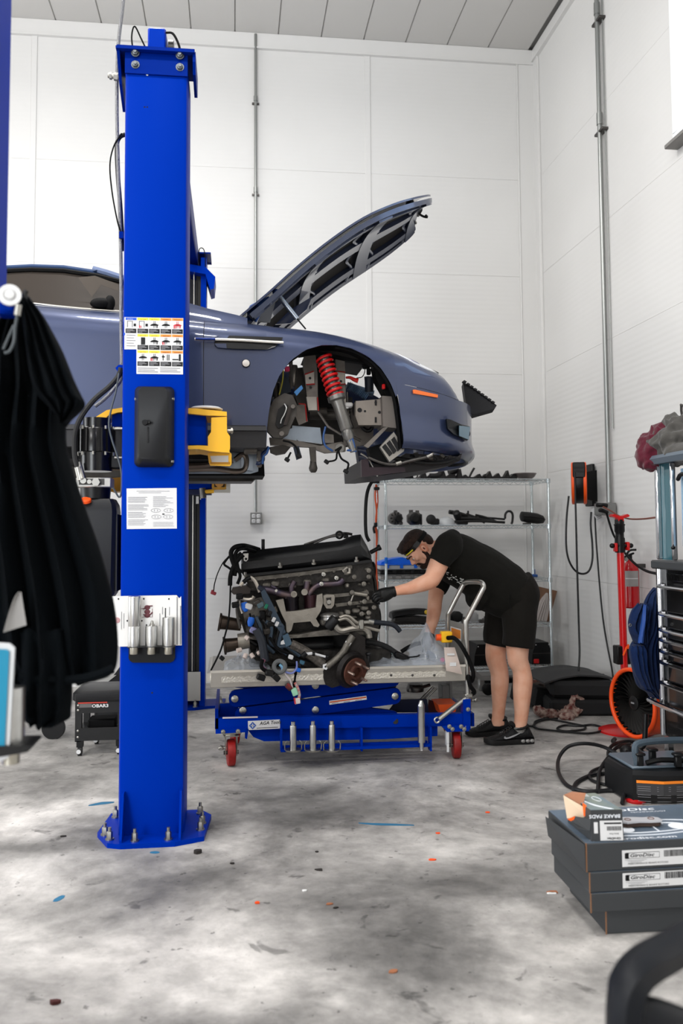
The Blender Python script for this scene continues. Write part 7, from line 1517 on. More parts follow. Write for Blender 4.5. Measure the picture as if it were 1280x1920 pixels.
put('cable_tag', pprism(M(), [(1108, 956), (1117, 949), (1122, 953), (1132, 977), (1124, 981), (1118, 974)], 6.9, .004), PAPER, rc, smooth=0)
for k in range(5): put('tag_print', M().box(at(1120+k*.8, 960+k*3, Y=6.896), (.04, .002, .003), rot=(0, -25, 0)), GREYINK, rc)
# ================================================================ under-hoist stand
sx, sy = 2.745, 5.98
std = thing('support_stand', (sx, sy, 0), 'tall red support stand with black screw collar by the side wall', 'support stand')
STD = mat('stand_red', (190, 14, 16), .3, coat=.4)
def zs_(y): return at(1168, y, Y=sy).z
put('base', M().lathe([(.19, 0), (.19, .012), (.16, .022), (.06, .03), (.04, .05)], (sx, sy, 0), n=36), STD, std)
put('pole', M().cyl((sx, sy, .03), (sx-.01, sy, zs_(1036)), .026, n=18), STD, std)
put('collar', M().lathe([(.036, 0), (.036, .1), (.03, .11), (.03, .14), (.036, .15), (.036, .19), (.04, .195), (.04, .2), (.033, .205), (.033, .235)], (sx-.012, sy, zs_(1036)), n=18), BLACK, std)
put('screw', M().cyl((sx-.012, sy, zs_(986)), (sx-.012, sy, zs_(975)), .02, n=14), STD, std)
put('saddle', M().prism([(-.065, .04), (-.06, .03), (-.02, .02), (-.02, 0), (.02, 0), (.02, .02), (.06, .03), (.065, .04), (.05, .05), (.01, .036), (-.01, .036), (-.05, .05)], (sx-.012, sy-.03, zs_(977)), (1, 0, 0), (0, 0, 1), (0, .06, 0)), STD, std)
put('pin_handle', M().cyl((sx-.08, sy-.02, zs_(1023)), (sx+.06, sy-.02, zs_(1023)), .012).ell((sx-.08, sy-.02, zs_(1023)), (.018, .018, .018)).ell((sx+.06, sy-.02, zs_(1023)), (.018, .018, .018)), BLACK, std)
put('pawl', M().box((sx-.055, sy-.02, zs_(1026)), (.02, .04, .06), bev=.004).box((sx+.035, sy-.02, zs_(1024)), (.02, .04, .06), bev=.004), STD, std)
put('pole_bracket', M().box((sx-.01, sy+.02, zs_(1228)), (.1, .08, .13), bev=.006), BLACK, std)
# fire extinguisher
fx = thing('fire_extinguisher', (2.95, 6.2, .55), 'red fire extinguisher hung on the side wall behind the stand', 'fire extinguisher')
ex = 2.95; ey = at(1182, 1100, X=ex).y; zt2, zb2 = at(1182, 1056, Y=ey).z, at(1182, 1140, Y=ey).z
put('cylinder', M().lathe([(.05, zb2), (.062, zb2+.01), (.063, zt2-.05), (.05, zt2-.01), (.025, zt2+.015), (.02, zt2+.03)], (ex, ey, 0), n=22), mat('extinguisher_red', (176, 12, 22), .25, coat=.5), fx)
put('valve', M().cyl((ex, ey, zt2+.02), (ex, ey, zt2+.06), .016).box((ex-.01, ey, zt2+.06), (.09, .02, .014), rot=(0, -20, 0), bev=.004), BLACK, fx); put('lever', M().tube([(ex-.03, ey, zt2+.06), (ex, ey, zt2+.095), (ex+.05, ey, zt2+.1)], .008, 6, 3), BLACK, fx)
put('label', M().sheet(lambda u, v: V((ex+.0645*sin(lerp(-1.1, .6, u)), ey-.0645*cos(lerp(-1.1, .6, u)), lerp(zt2-.17, zt2-.055, v))), 8, 1, -.0005), mat('label_grey', (150, 148, 146), .5), fx); put('label_bar', M().sheet(lambda u, v: V((ex+.0655*sin(lerp(-1.0, .5, u)), ey-.0655*cos(lerp(-1.0, .5, u)), lerp(zt2-.115, zt2-.108, v))), 8, 1, -.0005), PAPER, fx); put('gauge', M().cyl((ex-.03, ey, zt2+.03), (ex-.03, ey-.01, zt2+.03), .015), ZINC, fx)
put('wall_hook', M().box((3.03, ey, zt2-.02), (.07, .03, .03)), DSTEEL, fx)
# ================================================================ fan
fn_ = thing('floor_fan', (2.62, 5.5, 0), 'orange drum floor fan with black impeller in front of the toolbox', 'fan')
fc = at(1186, 1318, Y=5.5); fd = V((-.97, -.24, 0)).normalized(); FR = .213
FO = mat('fan_orange', (240, 78, 22), .4, coat=.2); FB = mat('fan_black', (10, 10, 11), .5); FBL = mat('fan_blade', (40, 39, 38), .4)
put('drum', M().lathe([(FR, 0), (FR*1.0, -.03), (FR*.97, -.2), (FR*.93, -.2), (FR*.95, 0)], fc, fd, n=48, cap=False), FO, fn_); put('rim', M().ring(fc+fd*.004, fd, FR, .014, 48, 10), FO, fn_)
put('liner', M().lathe([(FR*.95, .0), (FR*.93, -.12), (.02, -.14)], fc, fd, n=40, cap=False), FB, fn_)
hb_ = put('hub', M().lathe([(.045, -.1), (.045, -.005), (.035, .0)], fc, fd, n=24), FB, fn_); qf = fd.to_track_quat('Z', 'Y').to_matrix()
put('hub_badge', M().box(fc+fd*.002, (.004, .03, .01), rot=(0, 0, 14)), GREYINK, fn_)
for k in range(30):
    a = 2*pi*k/30; g = M(); P = []
    for r in (.045, .1, .15, .195): aa = a+(r-.045)*2.6; P.append((fc+qf @ V((r*cos(aa), r*sin(aa), -.012)), fc+qf @ V((r*cos(aa+.15), r*sin(aa+.15), -.06))))
    g.loft([[p, p+(q-p)*.0+fd*.003, q+fd*.003, q] for p, q in P]); put('blade', g, FBL, fn_)
put('stand_tube', M().tube([fc+V((-.03, -.24, -.02)), fc+V((-.05, -.25, -.2)), (fc.x-.08, 5.26, .06), (fc.x-.02, 5.2, .025), (fc.x+.2, 5.2, .02), (fc.x+.34, 5.24, .02)], .016, 10, 5).tube([(fc.x-.04, 5.22, .03), (fc.x-.1, 5.3, .02), (fc.x-.09, 5.6, .02), (fc.x-.04, 5.7, .02)], .014, 10, 4), BLACK, fn_)
put('cord_end', M().tube([fc+V((-.01, -.2, .16)), fc+V((.0, -.23, .12)), fc+V((.01, -.24, .09))], .012, 8, 3), mat('cord_amber', (200, 120, 30), .4), fn_)
# ================================================================ black pads, rag and coil in the corner
FOAM = mat('black_foam', (24, 24, 25), .75, var=.2)
p1 = item('floor_mat', pprism(M(), [(1062, 1300), (1078, 1292), (1108, 1290), (1112, 1294), (1120, 1289), (1160, 1288), (1160, 1318), (1062, 1318)], 6.55, .4) if False else M().box((2.74, 6.75, .06), (.62, .5, .12), rot=(0, 0, -8), bev=.02), FOAM, 'thick black foam block at the bottom of the corner stack', 'foam block')
p2 = item('floor_mat', M().box((2.72, 6.75, .19), (.5, .44, .13), rot=(0, 0, -14), bev=.03), FOAM, 'black wedge-sided foam block in the middle of the corner stack', 'foam block')
p3 = item('floor_mat', M().sheet(lambda u, v: V((lerp(2.38, 2.94, u), lerp(6.6, 7.1, v), .265+.035*sin(pi*u)-.02*(1-u)**4+.01*mnoise.noise(V((u*4, v*3, 1))))), 14, 8, .012), mat('mat_grey_black', (50, 50, 51), .6), 'bent dark grey rubber mat lying on top of the corner stack', 'mat')
p4 = item('floor_mat', M().box((2.42, 7.0, .08), (.2, .4, .16), rot=(0, 12, 10), bev=.02), FOAM, 'small black block leaning beside the corner stack near the shelf', 'foam block')
c = at(1066, 1342, Z=.0); random.seed(9)
rg = thing('patterned_rag', c, 'crumpled red and white patterned rag on the floor by the corner stack', 'rag'); g = M()
for k in range(16): q = V((random.gauss(0, .1), random.gauss(0, .06), random.uniform(.015, .05))); g.ell(c+q, (random.uniform(.04, .08), random.uniform(.03, .06), random.uniform(.02, .05)), 10, 8, rotm(random.uniform(-40, 40), random.uniform(-40, 40), random.uniform(0, 180)))
g.tube([c+V((.08, 0, .02)), c+V((.22, .03, .02)), c+V((.34, .02, .015))], .024, 8, 3); g.ring(c+V((.06, -.02, .09)), (.4, -1, .3), .05, .02, 14, 6)
fuse('cloth', g, mat('rag_pattern', (168, 150, 138), .8, rgb2=(84, 26, 22), scale=30), rg, .007, 2, .4, lambda p: p+V((mnoise.noise(p*40), mnoise.noise(p*40+V((5, 2, 8))), abs(mnoise.noise(p*34))))*.018)
def fl(x, y, z=.01): return at(x, y, Z=z)
co = item('floor_cable', M().tube([fl(x, y) for x, y in ((985, 1361), (1000, 1361), (1003, 1353), (1020, 1348), (1040, 1350), (1075, 1357), (1096, 1362), (1092, 1368), (1060, 1371), (1044, 1366), (1058, 1360), (1085, 1361), (1110, 1359), (1128, 1364), (1124, 1371), (1100, 1375), (1060, 1372), (1030, 1369), (1008, 1366), (1000, 1359), (1015, 1351), (1045, 1347))], .0075, 6, 6), CB, 'thin black cable lying in loose coils behind the patterned rag', 'cable')
# ================================================================ toolbox by the side wall
TX, TY1, TY0 = 2.45, 4.86, 3.5
tb = thing('tool_chest', (2.74, (TY0+TY1)/2, 0), 'tall black tool chest with chrome trim and glass-fronted hutch', 'tool chest')
TBK = mat('chest_black', (12, 12, 13), .22, coat=.5); TCH = mat('chest_chrome', (205, 206, 210), .14, 1)
def tz(y, px=1262): return at(px, y, X=TX).z
zb_, zm_, zh_ = tz(1385), tz(1064), tz(866)
Lm = (TY0+TY1)/2; Ly = TY1-TY0
put('chest_body', M().box((2.745, Lm, (zb_+zm_)/2), (.57, Ly-.02, zm_-zb_), bev=.006), TBK, tb)
put('corner_post', M().cyl((TX+.0, TY1-.015, zb_), (TX, TY1-.015, zm_), .02, n=14).box((TX+.01, TY1-.015, (zb_+zm_)/2), (.03, .05, zm_-zb_)), TCH, tb)
hz = [tz(y) for y in (1097, 1149, 1179, 1198, 1219, 1240, 1279, 1322)]
for k in range(7):
    a, b = hz[k+1], hz[k]
    dr = put('drawer', M().box((TX-.008, Lm-.04, (a+b)/2-.004), (.02, Ly-.16, b-a-.006), bev=.004), TBK, tb)
    put('handle', M().tube([(TX-.012, TY1-.1, b-.008), (TX-.05, TY1-.12, b-.012), (TX-.055, Lm, b-.014), (TX-.05, TY0+.02, b-.012)], .011, 8, 3), TCH, dr)
    put('edge_trim', M().box((TX-.012, TY1-.115, (a+b)/2), (.014, .02, b-a-.02)), mat('trim_satin', (150, 150, 152), .3, .9), dr)
put('lower_rail', M().tube([(TX-.03, TY1+.02, hz[7]), (TX-.06, TY1-.06, hz[7]-.005), (TX-.065, TY0, hz[7]-.01)], .014, 8, 3), TCH, tb)
put('lower_door', M().box((TX-.006, Lm-.02, (zb_+hz[7])/2-.01), (.02, Ly-.1, hz[7]-zb_-.03), bev=.004), TBK, tb)
put('name_plate', M().box((TX-.012, TY1-.23, (tz(1074)+tz(1090))/2), (.016, .2, tz(1074)-tz(1090)), bev=.006), mat('plate_chrome', (120, 122, 126), .2, 1), tb)
text('lettering', 'ICON', (TX-.022, TY1-.15, tz(1088)), (0, -1, 0), (0, 0, 1), .036, TBK, tb, bold=.001)
put('worktop', M().box((2.72, Lm, zm_+.012), (.62, Ly+.03, .05), bev=.008), mat('top_dark_grey', (54, 56, 58), .4), tb)
for y in (TY1-.1, TY0+.1): put('caster', M().cyl((TX+.06, y-.02, .06), (TX+.06, y+.02, .06), .06, n=18).box((TX+.06, y, .13), (.07, .07, .06)), BLACK, tb); put('caster', M().cyl((2.95, y-.02, .06), (2.95, y+.02, .06), .06, n=18).box((2.95, y, .13), (.07, .07, .06)), BLACK, tb)
put('leg_bracket', M().box((TX+.02, TY1-.03, .17), (.03, .05, .12)), TCH, tb)
# hutch
z0h = zm_+.04
put('hutch_back', M().box((3.0, Lm, (z0h+zh_)/2), (.03, Ly, zh_-z0h)), mat('hutch_dark', (22, 26, 30), .3), tb)
put('hutch_end', M().box((2.86, TY1-.01, (z0h+zh_)/2), (.28, .02, zh_-z0h)), TBK, tb)
for y, w_ in ((TY1-.014, .03), (TY1-.19, .02)): put('hutch_post', M().box((TX+.005, y, (z0h+zh_)/2), (.03, w_, zh_-z0h), bev=.006), TCH, tb)
put('hutch_glass', M().box((TX+.02, TY1-.1, (z0h+zh_)/2), (.006, .16, zh_-z0h)), mat('hutch_teal_glass', (46, 88, 98), .06, spec=.8), tb)
put('hutch_light', M().box((TX+.03, Lm-.12, (z0h+zh_)/2+.02), (.006, Ly-.24, zh_-z0h-.12)), mat('hutch_lit_panel', (120, 150, 172), .12, .3), tb)
put('hutch_top', M().prism([(-.02, 0), (.6, 0), (.6, .05), (-.02, .05), (-.035, .03)], (TX-.01, TY0, zh_), (1, 0, 0), (0, 0, 1), (0, Ly+.06, 0)), mat('hutch_top_slate', (88, 98, 108), .35), tb)
put('inner_bar', M().tube([(TX+.01, TY1-.24, zh_-.1), (TX, TY1-.3, zh_-.075), (TX+.005, TY1-.4, zh_-.09)], .012, 8, 3), BLACK, tb); put('inner_tools', M().box((TX+.012, TY1-.33, z0h+.08), (.02, .06, .16), bev=.005).box((TX+.012, TY1-.4, z0h+.09), (.02, .05, .14), bev=.005), mat('tool_grey', (90, 88, 84), .4), tb)
put('inner_sheet', M().box((TX+.02, TY1-.36, z0h+.21), (.01, .16, .07), rot=(8, 0, 0)), mat('sheet_pink', (226, 206, 226), .4), tb)
put('hutch_knob', M().ell((TX-.012, TY1-.205, tz(1027)), (.012, .012, .01)), BLACK, tb)
# clothes on top
def blob(name, secs, mt, lb_, cat, amp=.012, sc=16, vox=.008):
    mm = M()
    for c, r, rot in secs: mm.ell(c, r, 16, 12, rotm(*rot))
    h = thing(name, (secs[0][0][0], secs[0][0][1], min(c[2]-r[2] for c, r, _ in secs)), lb_, cat)
    fuse('cloth', mm, mt, h, vox, 4, .5, lambda c: c+(c-V(secs[0][0])).normalized()*(amp*2.2*(.35-abs(mnoise.noise(V((c.x*9+c.z*6, c.y*7, c.z*15)))))+amp*.7*mnoise.noise(c*28)+amp*.9*mnoise.noise(c*sc)))
    return h
zc3 = zh_+.05
def tp3(px, py, X): return at(px, py, X=X)
blob('hooded_sweater', [(tp3(1226, 838, 2.47), (.07, .13, .09), (0, 0, 10)), (tp3(1214, 856, 2.44), (.055, .09, .07), (30, 0, 0)), (tp3(1240, 822, 2.5), (.07, .1, .09), (0, 0, 0)), (tp3(1219, 870, 2.43), (.04, .07, .04), (0, 0, 0))], mat('maroon_cloth', (78, 22, 36), .9, spec=.1, bump=.3, bscale=60, sheen=.2), 'maroon sweater draped over the corner of the tool chest', 'sweater', .022, 10)
blob('folded_jacket', [(tp3(1268, 832, 2.55), (.12, .16, .1), (0, 0, 0)), (tp3(1256, 825, 2.55), (.1, .1, .11), (0, 20, 0)), (tp3(1282, 815, 2.6), (.14, .16, .12), (0, 0, 0)), (tp3(1276, 848, 2.52), (.08, .12, .07), (0, 0, 0))], mat('grey_cloth', (72, 70, 67), .9, spec=.1, bump=.3, bscale=60, sheen=.2), 'crumpled grey jacket on top of the tool chest', 'jacket', .03, 11)
item('dark_bag', M().box(tp3(1252, 858, 2.5)+V((.04, -.08, 0)), (.14, .3, .08), bev=.03), mat('bag_speckle', (20, 20, 22), .6, rgb2=(70, 66, 70), scale=60), 'dark printed bag under the grey jacket on the tool chest', 'bag')
item('metal_bracket', M().tube([tp3(1277, 760, 2.62), tp3(1277, 770, 2.62), tp3(1279, 782, 2.62), tp3(1284, 782, 2.62), tp3(1284, 762, 2.62), tp3(1276, 759, 2.62)], .008, 6).cyl(tp3(1281, 782, 2.62), V((tp3(1281, 782, 2.62).x, tp3(1281, 782, 2.62).y, zh_+.05)), .01), DSTEEL, 'small dark wire bracket standing behind the clothes on the tool chest', 'bracket')
# navy overalls hanging from the chest end
NV = mat('navy_cloth', (10, 28, 62), .9, spec=.1, bump=.3, bscale=60, sheen=.05)
def hang(name, rows, Y, dep, mt, lb_, cat, folds=5, amp=.02, parent=None, n=40):
    """hanging cloth: rows of (y, x left, x right) in pixels at depth Y"""
    rows2 = []
    pts = spline([V(r) for r in rows], 5); rings = []
    for i, r in enumerate(pts):
        a, b = at(r.y, r.x, Y=Y), at(r.z, r.x, Y=Y); v = i/(len(pts)-1); ring = []
        for k in range(n):
            t = 2*pi*k/n; u = .5-.5*cos(t); sgn = 1 if t < pi else -1
            e = abs(sin(t))**.6
            f = amp*sin(folds*2*pi*u+2.2*v+1.5*mnoise.noise(V((u*3, v*2, folds))))*min(1, v*3+.3)+amp*.6*mnoise.noise(V((u*5, v*7, 3)))
            ring.append(V((lerp(a.x, b.x, u), Y-sgn*dep*e*(.6+.4*min(1, v*2.5))+f*e*(1 if sgn > 0 else .3), lerp(a.z, b.z, u)+.012*mnoise.noise(V((u*6, v*5, 9))))))
        rings.append(ring)
    mm = M().loft(rings)
    if parent: return put(name, mm, mt, parent, smooth=70)
    return put(name, mm, mt, None, smooth=70, label=lb_, cat=cat)
jn = thing('work_overalls', at(1215, 1308, Y=5.02), 'navy blue work overalls hanging from the end of the tool chest', 'overalls')
hang('body', [(1104, 1226, 1240), (1118, 1214, 1242), (1140, 1207, 1243), (1180, 1203, 1243), (1215, 1182, 1242), (1250, 1186, 1242), (1285, 1196, 1240), (1300, 1214, 1238), (1308, 1222, 1236)], 5.02, .06, NV, '', '', 6, .04, jn)
hang('hood', [(1132, 1196, 1212), (1142, 1188, 1214), (1165, 1180, 1212), (1185, 1182, 1210), (1205, 1190, 1208)], 4.98, .05, NV, '', '', 4, .03, jn); hang('strap', [(1135, 1206, 1211), (1170, 1202, 1209), (1205, 1196, 1206)], 4.9, .015, mat('navy_strap', (24, 60, 124), .6), '', '', 1, .004, jn); hang('sleeve', [(1210, 1184, 1206), (1225, 1182, 1210), (1260, 1190, 1212), (1290, 1204, 1222)], 4.93, .04, NV, '', '', 3, .014, jn)
put('button', M().ring(at(1181, 1172, Y=4.93), (0, 1, 0), .007, .003, 12, 6), ZINC, jn)
st_ = item('orange_strap', M().tube([at(x, y, Y=5.94) for x, y in ((1168, 1229), (1172, 1220), (1175, 1213), (1178, 1216), (1177, 1208))], .007, 6, 4), ORANGE, 'short orange strap hooked on the red stand beside the overalls', 'strap')
# ================================================================ battery charger case on the floor
ch = thing('battery_charger', (2.3, 4.5, 0), 'black battery charger case with orange warning label on the floor', 'battery charger')
CHK = mat('charger_black', (14, 15, 17), .4)
Yg = 4.42; za = at(1210, 1505, Y=Yg).z
def gp(x, y, Y=Yg): return at(x, y, Y=Y)
a, b = gp(1176, 1490), gp(1290, 1510); zt3 = gp(1176, 1446).z; zb3 = .015
put('shell', M().loft([[V((x, y, z)) for x, y in ((a.x, Yg+.08), (a.x+.03, Yg), (a.x+.17, Yg-.05), (a.x+.42, Yg-.05), (a.x+.46, Yg+.05), (a.x+.46, Yg+.35), (a.x+.05, Yg+.35), (a.x, Yg+.28))] for z in (zb3, zt3-.02)]+[[V((x, y, zt3)) for x, y in ((a.x+.015, Yg+.09), (a.x+.04, Yg+.02), (a.x+.17, Yg-.03), (a.x+.41, Yg-.03), (a.x+.44, Yg+.06), (a.x+.44, Yg+.33), (a.x+.06, Yg+.33), (a.x+.015, Yg+.27))]]), CHK, ch, smooth=25)
put('deck', M().box((a.x+.23, Yg+.17, zt3+.008), (.38, .3, .016), bev=.006), mat('deck_slate', (86, 98, 108), .35), ch)
def lab(u, y): return V((lerp(a.x+.03, a.x+.17, u)-.003, lerp(Yg, Yg-.05, u)-.006, y))
def lab2(u): return V((lerp(a.x+.045, a.x+.17, u*2), lerp(Yg-.005, Yg-.05, u*2), 0)) if u < .5 else V((lerp(a.x+.17, a.x+.33, u*2-1), Yg-.05, 0))
put('warning_label', M().sheet(lambda u, v: lab2(u)+V((0, -.004, lerp(.05, zt3-.06, v))), 8, 1, -.001), mat('label_charcoal', (58, 58, 60), .6), ch, smooth=0)
put('label_stripe', M().sheet(lambda u, v: lab2(u)+V((0, -.006, lerp(zt3-.058, zt3-.044, v))), 8, 1, -.001), mat('stripe_orange', (244, 136, 40), .5), ch, smooth=0)
g = M()
for c0 in (0, .36, .7):
    for k in range(9):
        if k in (3, 6): continue
        z_ = zt3-.075-k*.0105; q0, q1 = lab2(c0+.02), lab2(min(1, c0+.26)); g.cyl(q0+V((0, -.006, z_)), q1+V((0, -.006, z_)), .0012, n=4)
lp_ = put('label_print', g, GREYINK, ch, smooth=0); lp_['kind'] = 'stuff'
put('carry_handle', M().tube([(a.x+.08, Yg+.05, zt3+.02), (a.x+.07, Yg+.05, zt3+.1), (a.x+.1, Yg+.06, zt3+.125), (a.x+.25, Yg+.1, zt3+.125), (a.x+.46, Yg+.14, zt3+.11)], .018, 8, 3), mat('handle_slate', (70, 82, 92), .35), ch)
for x, y in ((.09, .04), (.28, .0), (.2, .12)): put('cable_post', M().box((a.x+x, Yg+y, zt3+.04), (.035, .03, .06), bev=.006).box((a.x+x, Yg+y, zt3+.075), (.05, .045, .014), bev=.004), CHK, ch)
put('clamp', M().tube([(a.x+.12, Yg+.03, zt3+.03), (a.x+.2, Yg+.02, zt3+.045), (a.x+.33, Yg+.02, zt3+.035)], .014, 8, 3), BLACK, ch)
# charger cable loops
def loopc(pts, r, lb_): return item('charger_cable', M().tube([fl(x, y, z) for x, y, z in pts], r, 8, 6), CB, lb_, 'cable', 'black cable loops by the charger')
loopc(((1180, 1432, .03), (1160, 1416, .06), (1130, 1400, .1), (1095, 1394, .12), (1065, 1400, .1), (1048, 1420, .05), (1046, 1445, .02), (1058, 1468, .012), (1075, 1478, .012), (1100, 1484, .012), (1140, 1482, .012), (1178, 1484, .012)), .011, 'widest black cable loop arching up off the floor by the charger')
loopc(((1074, 1480, .012), (1082, 1466, .012), (1110, 1453, .012), (1150, 1450, .012), (1180, 1451, .012)), .011, 'black cable running straight into the front of the charger')
loopc(((1180, 1395, .03), (1158, 1400, .06), (1140, 1420, .05), (1124, 1445, .03), (1121, 1475, .012), (1120, 1484, .012)), .011, 'black cable crossing upright through the wide loop')
loopc(((1180, 1468, .012), (1160, 1452, .02), (1144, 1430, .03), (1140, 1410, .05), (1150, 1396, .06), (1172, 1390, .04), (1190, 1392, .03)), .011, 'black cable loop lying closest to the fan stand')
loopc(((1178, 1440, .02), (1140, 1436, .012), (1110, 1446, .012), (1106, 1460, .012), (1130, 1470, .012), (1170, 1476, .012)), .009, 'thin flat black cable loop beside the charger')
loopc(((1166, 1506, .012), (1170, 1490, .03), (1178, 1478, .03), (1185, 1472, .03)), .011, 'short black cable bend just behind the brake boxes')
item('cable_knot', M().ell(fl(1175, 1409, .04), (.045, .04, .04)).tube([fl(1175, 1409, .05), fl(1168, 1420, .03), fl(1170, 1440, .012)], .01, 6, 3), CB, 'black round plug lying among the cables by the fan', 'plug')
item('red_puck', M().lathe([(.05, 0), (.053, .01), (.04, .02), (.01, .024)], fl(1192, 1503, 0), n=20), mat('puck_red', (170, 16, 22), .4), 'small red disc on the floor behind the brake boxes', 'red disc')
# ================================================================ brake disc boxes
BXK = mat('box_charcoal', (54, 56, 58), .5); BXT = mat('box_top_slate', (92, 106, 122), .4, rgb2=(74, 86, 98), scale=3); EDGE = mat('box_edge_kraft', (120, 86, 62), .8)
WH = mat('print_white', (226, 230, 236), .6); FLAP = mat('flap_orange', (240, 96, 24), .5)
BY = 3.0
def flat_box(x0, z0, h, w_, d, rz, lb_, y0=BY, lean=0, grp='stacked brake disc boxes'):
    t = thing('brake_disc_box', (x0+w_/2, y0+d/2, z0), lb_, 'box', grp)
    T = Matrix.Translation((x0, y0, z0)) @ Matrix.Rotation(R(rz), 4, 'Z')
    t['T'] = 0
    put('carton', M(T).box((w_/2, d/2, h/2), (w_, d, h-.002), bev=.003), BXK, t)
    put('lid_face', M(T).box((w_/2, d/2, h-.0005), (w_-.004, d-.004, .001)), BXT, t)
    put('edge_wear', M(T).box((.0015, .0015, h/2), (.004, .004, h)), EDGE, t)
    return t, T
H1 = .098; bw, bd_ = .56, .37
x4 = at(1133, 1749, Z=0).x
b4_, T4 = flat_box(x4, 0, .088, bw, bd_, -2, 'dark brake disc box at the bottom, shifted right of the stack', BY+.03)
b3_, T3 = flat_box(at(1107, 1700, Y=BY).x, .089, .066, bw, bd_, -1, 'third brake disc box down, plain dented front', BY)
b2_, T2 = flat_box(at(1105, 1670, Y=BY).x, .156, .07, bw, bd_, 0, 'second brake disc box down with a white label', BY+.0)
b1_, T1 = flat_box(at(1099, 1630, Y=BY).x, .227, H1, bw, bd_, 0, 'topmost brake disc box with car drawing and web address', BY)
put('side_flap', M().add([T1 @ V(p) for p in ((-.002, .0, .0), (-.002, bd_, .0), (-.025, bd_*.9, H1*.9), (-.004, .0, H1*.95))], [(0, 1, 2, 3)]), BXK, b1_, smooth=0)
def lbl(T, par, zc, h=.05):
    x0 = at(1166, 1620, Y=BY).x-(T.translation.x)
    put('label', M(T).box((x0+.14, -.001, zc), (.28, .001, h)), PAPER, par, smooth=0)
    put('logo_frame', M(T).box((x0+.075, -.0018, zc+.009), (.125, .0006, .0205)), INK, par, smooth=0); put('logo_field', M(T).box((x0+.08, -.0022, zc+.009), (.112, .0006, .0175)), PAPER, par, smooth=0)
    text('lettering', 'GiroDisc', T @ V((x0+.026, -.003, zc+.0045)), (1, 0, 0), (0, 0, 1), .0118, INK, par, shear=.25, bold=.0004, wide=1.5)
    put('logo_mark', M(T).box((x0+.014, -.0024, zc+.009), (.009, .0006, .018)).prism([(-.004, -.008), (.006, -.008), (-.001, 0), (.006, .008), (-.004, .008)], (x0+.02, -.0027, zc+.009), (1, 0, 0), (0, 0, 1), (0, .0005, 0)), INK, par, smooth=0)
    g = M(T); random.seed(int(zc*1e4)); x = x0+.155
    while x < x0+.245: w_ = random.choice((.0012, .002, .003)); g.box((x, -.002, zc+.011), (w_, .0006, .022)); x += w_+random.choice((.0012, .0018))
    bc_ = put('barcode', g, INK, par, smooth=0); bc_['kind'] = 'stuff'
    text('lettering', 'PERFORMANCE BRAKE ROTORS', T @ V((x0+.02, -.003, zc-.021)), (1, 0, 0), (0, 0, 1), .006, INK, par, wide=1.25)
    g = M(T)
    for k in range(3): g.box((x0+.05, -.002, zc-.006-.0035*k), (.08-.02*k, .0005, .0008))
    put('fine_print', g, GREYINK, par, smooth=0)
lbl(T1, b1_, .04, .056); lbl(T2, b2_, .036, .05)
text('lettering', 'www.girodisc.com', T1 @ V((.025, .014, H1+.0012)), (1, 0, 0), (0, 1, 0), .02, WH, b1_, bold=.0006, wide=1.55)
text('lettering', 'GiroDisc', T1 @ V((.18, .315, H1+.0012)), (1, .0, 0), (0, 1, 0), .03, WH, b1_, bold=.0008, wide=1.5, shear=.2)
text('lettering', 'TECHNOLOGY', T1 @ V((.3, .29, H1+.0012)), (1, 0, 0), (0, 1, 0), .012, WH, b1_, wide=1.3)
g = M(T1); zz = H1+.0015
for P in (((.13, .06), (.2, .05), (.3, .05), (.42, .07), (.5, .1), (.52, .14), (.47, .18), (.36, .2), (.24, .19), (.15, .16), (.1, .11)), ((.14, .1), (.2, .075), (.3, .075), (.4, .09), (.45, .12), (.4, .16), (.3, .165), (.2, .15))): g.tube([V((x, y, zz)) for x, y in P], .0022, 4, 4, closed=True)
for a_, b__ in (((.2, .15), (.26, .19)), ((.36, .155), (.34, .2)), ((.31, .075), (.31, .165)), ((.4, .09), (.47, .075)), ((.13, .06), (.16, .1))): g.tube([V((*a_, zz)), V((*b__, zz))], .002, 4)
put('car_drawing', g, WH, b1_, smooth=0)
put('drawing_wheel', M(T1).lathe([(.03, 0), (.03, .0012)], (.2, .115, H1+.0004), n=20).lathe([(.03, 0), (.03, .0012)], (.4, .125, H1+.0004), n=20), WH, b1_, smooth=0)
# small brake pad box lying on its back with one open end
pb_ = thing('brake_pad_box', T1 @ V((.04, .05, H1)), 'open brake pad box with orange inside on the top brake box', 'box')
ztb = .227+H1
c0 = at(1110, 1556, Y=BY+.02); x0, x1 = at(1107, 1560, Y=BY+.02).x, at(1166, 1560, Y=BY+.02).x
hF = .105; dB = .2
zt4 = ztb+hF; xl = at(1094, 1475, Y=BY+.2).x
P = [V((x0, BY+.015, ztb+.001)), V((x1, BY+.005, ztb+.001)), V((x1-.002, BY+.012, ztb+hF)), V((x0+.002, BY+.022, ztb+hF)), V((x0-.005, BY+.22, ztb+.001)), V((x1-.01, BY+.22, ztb+.001)), V((x1-.012, BY+.22, ztb+hF*.98)), V((x0-.002, BY+.22, ztb+hF*.98))]
put('carton', M().add(P, [(0, 1, 2, 3), (5, 4, 7, 6), (1, 5, 6, 2), (3, 2, 6, 7), (4, 5, 1, 0), (4, 0, 3, 7)]), BXK, pb_, smooth=0)
g = M(); n3 = V((0, 0, .0008)); g.add([P[3]+n3, P[2]+n3, P[6]+n3, P[7]+n3], [(0, 1, 2, 3)]); put('top_print', g, mat('pad_box_sage', (128, 134, 118), .45, rgb2=(104, 122, 136), scale=8), pb_, smooth=0)
def ptop(u, v): return (P[3].lerp(P[2], u)).lerp(P[7].lerp(P[6], u), v)+V((0, 0, .0022))
g = M()
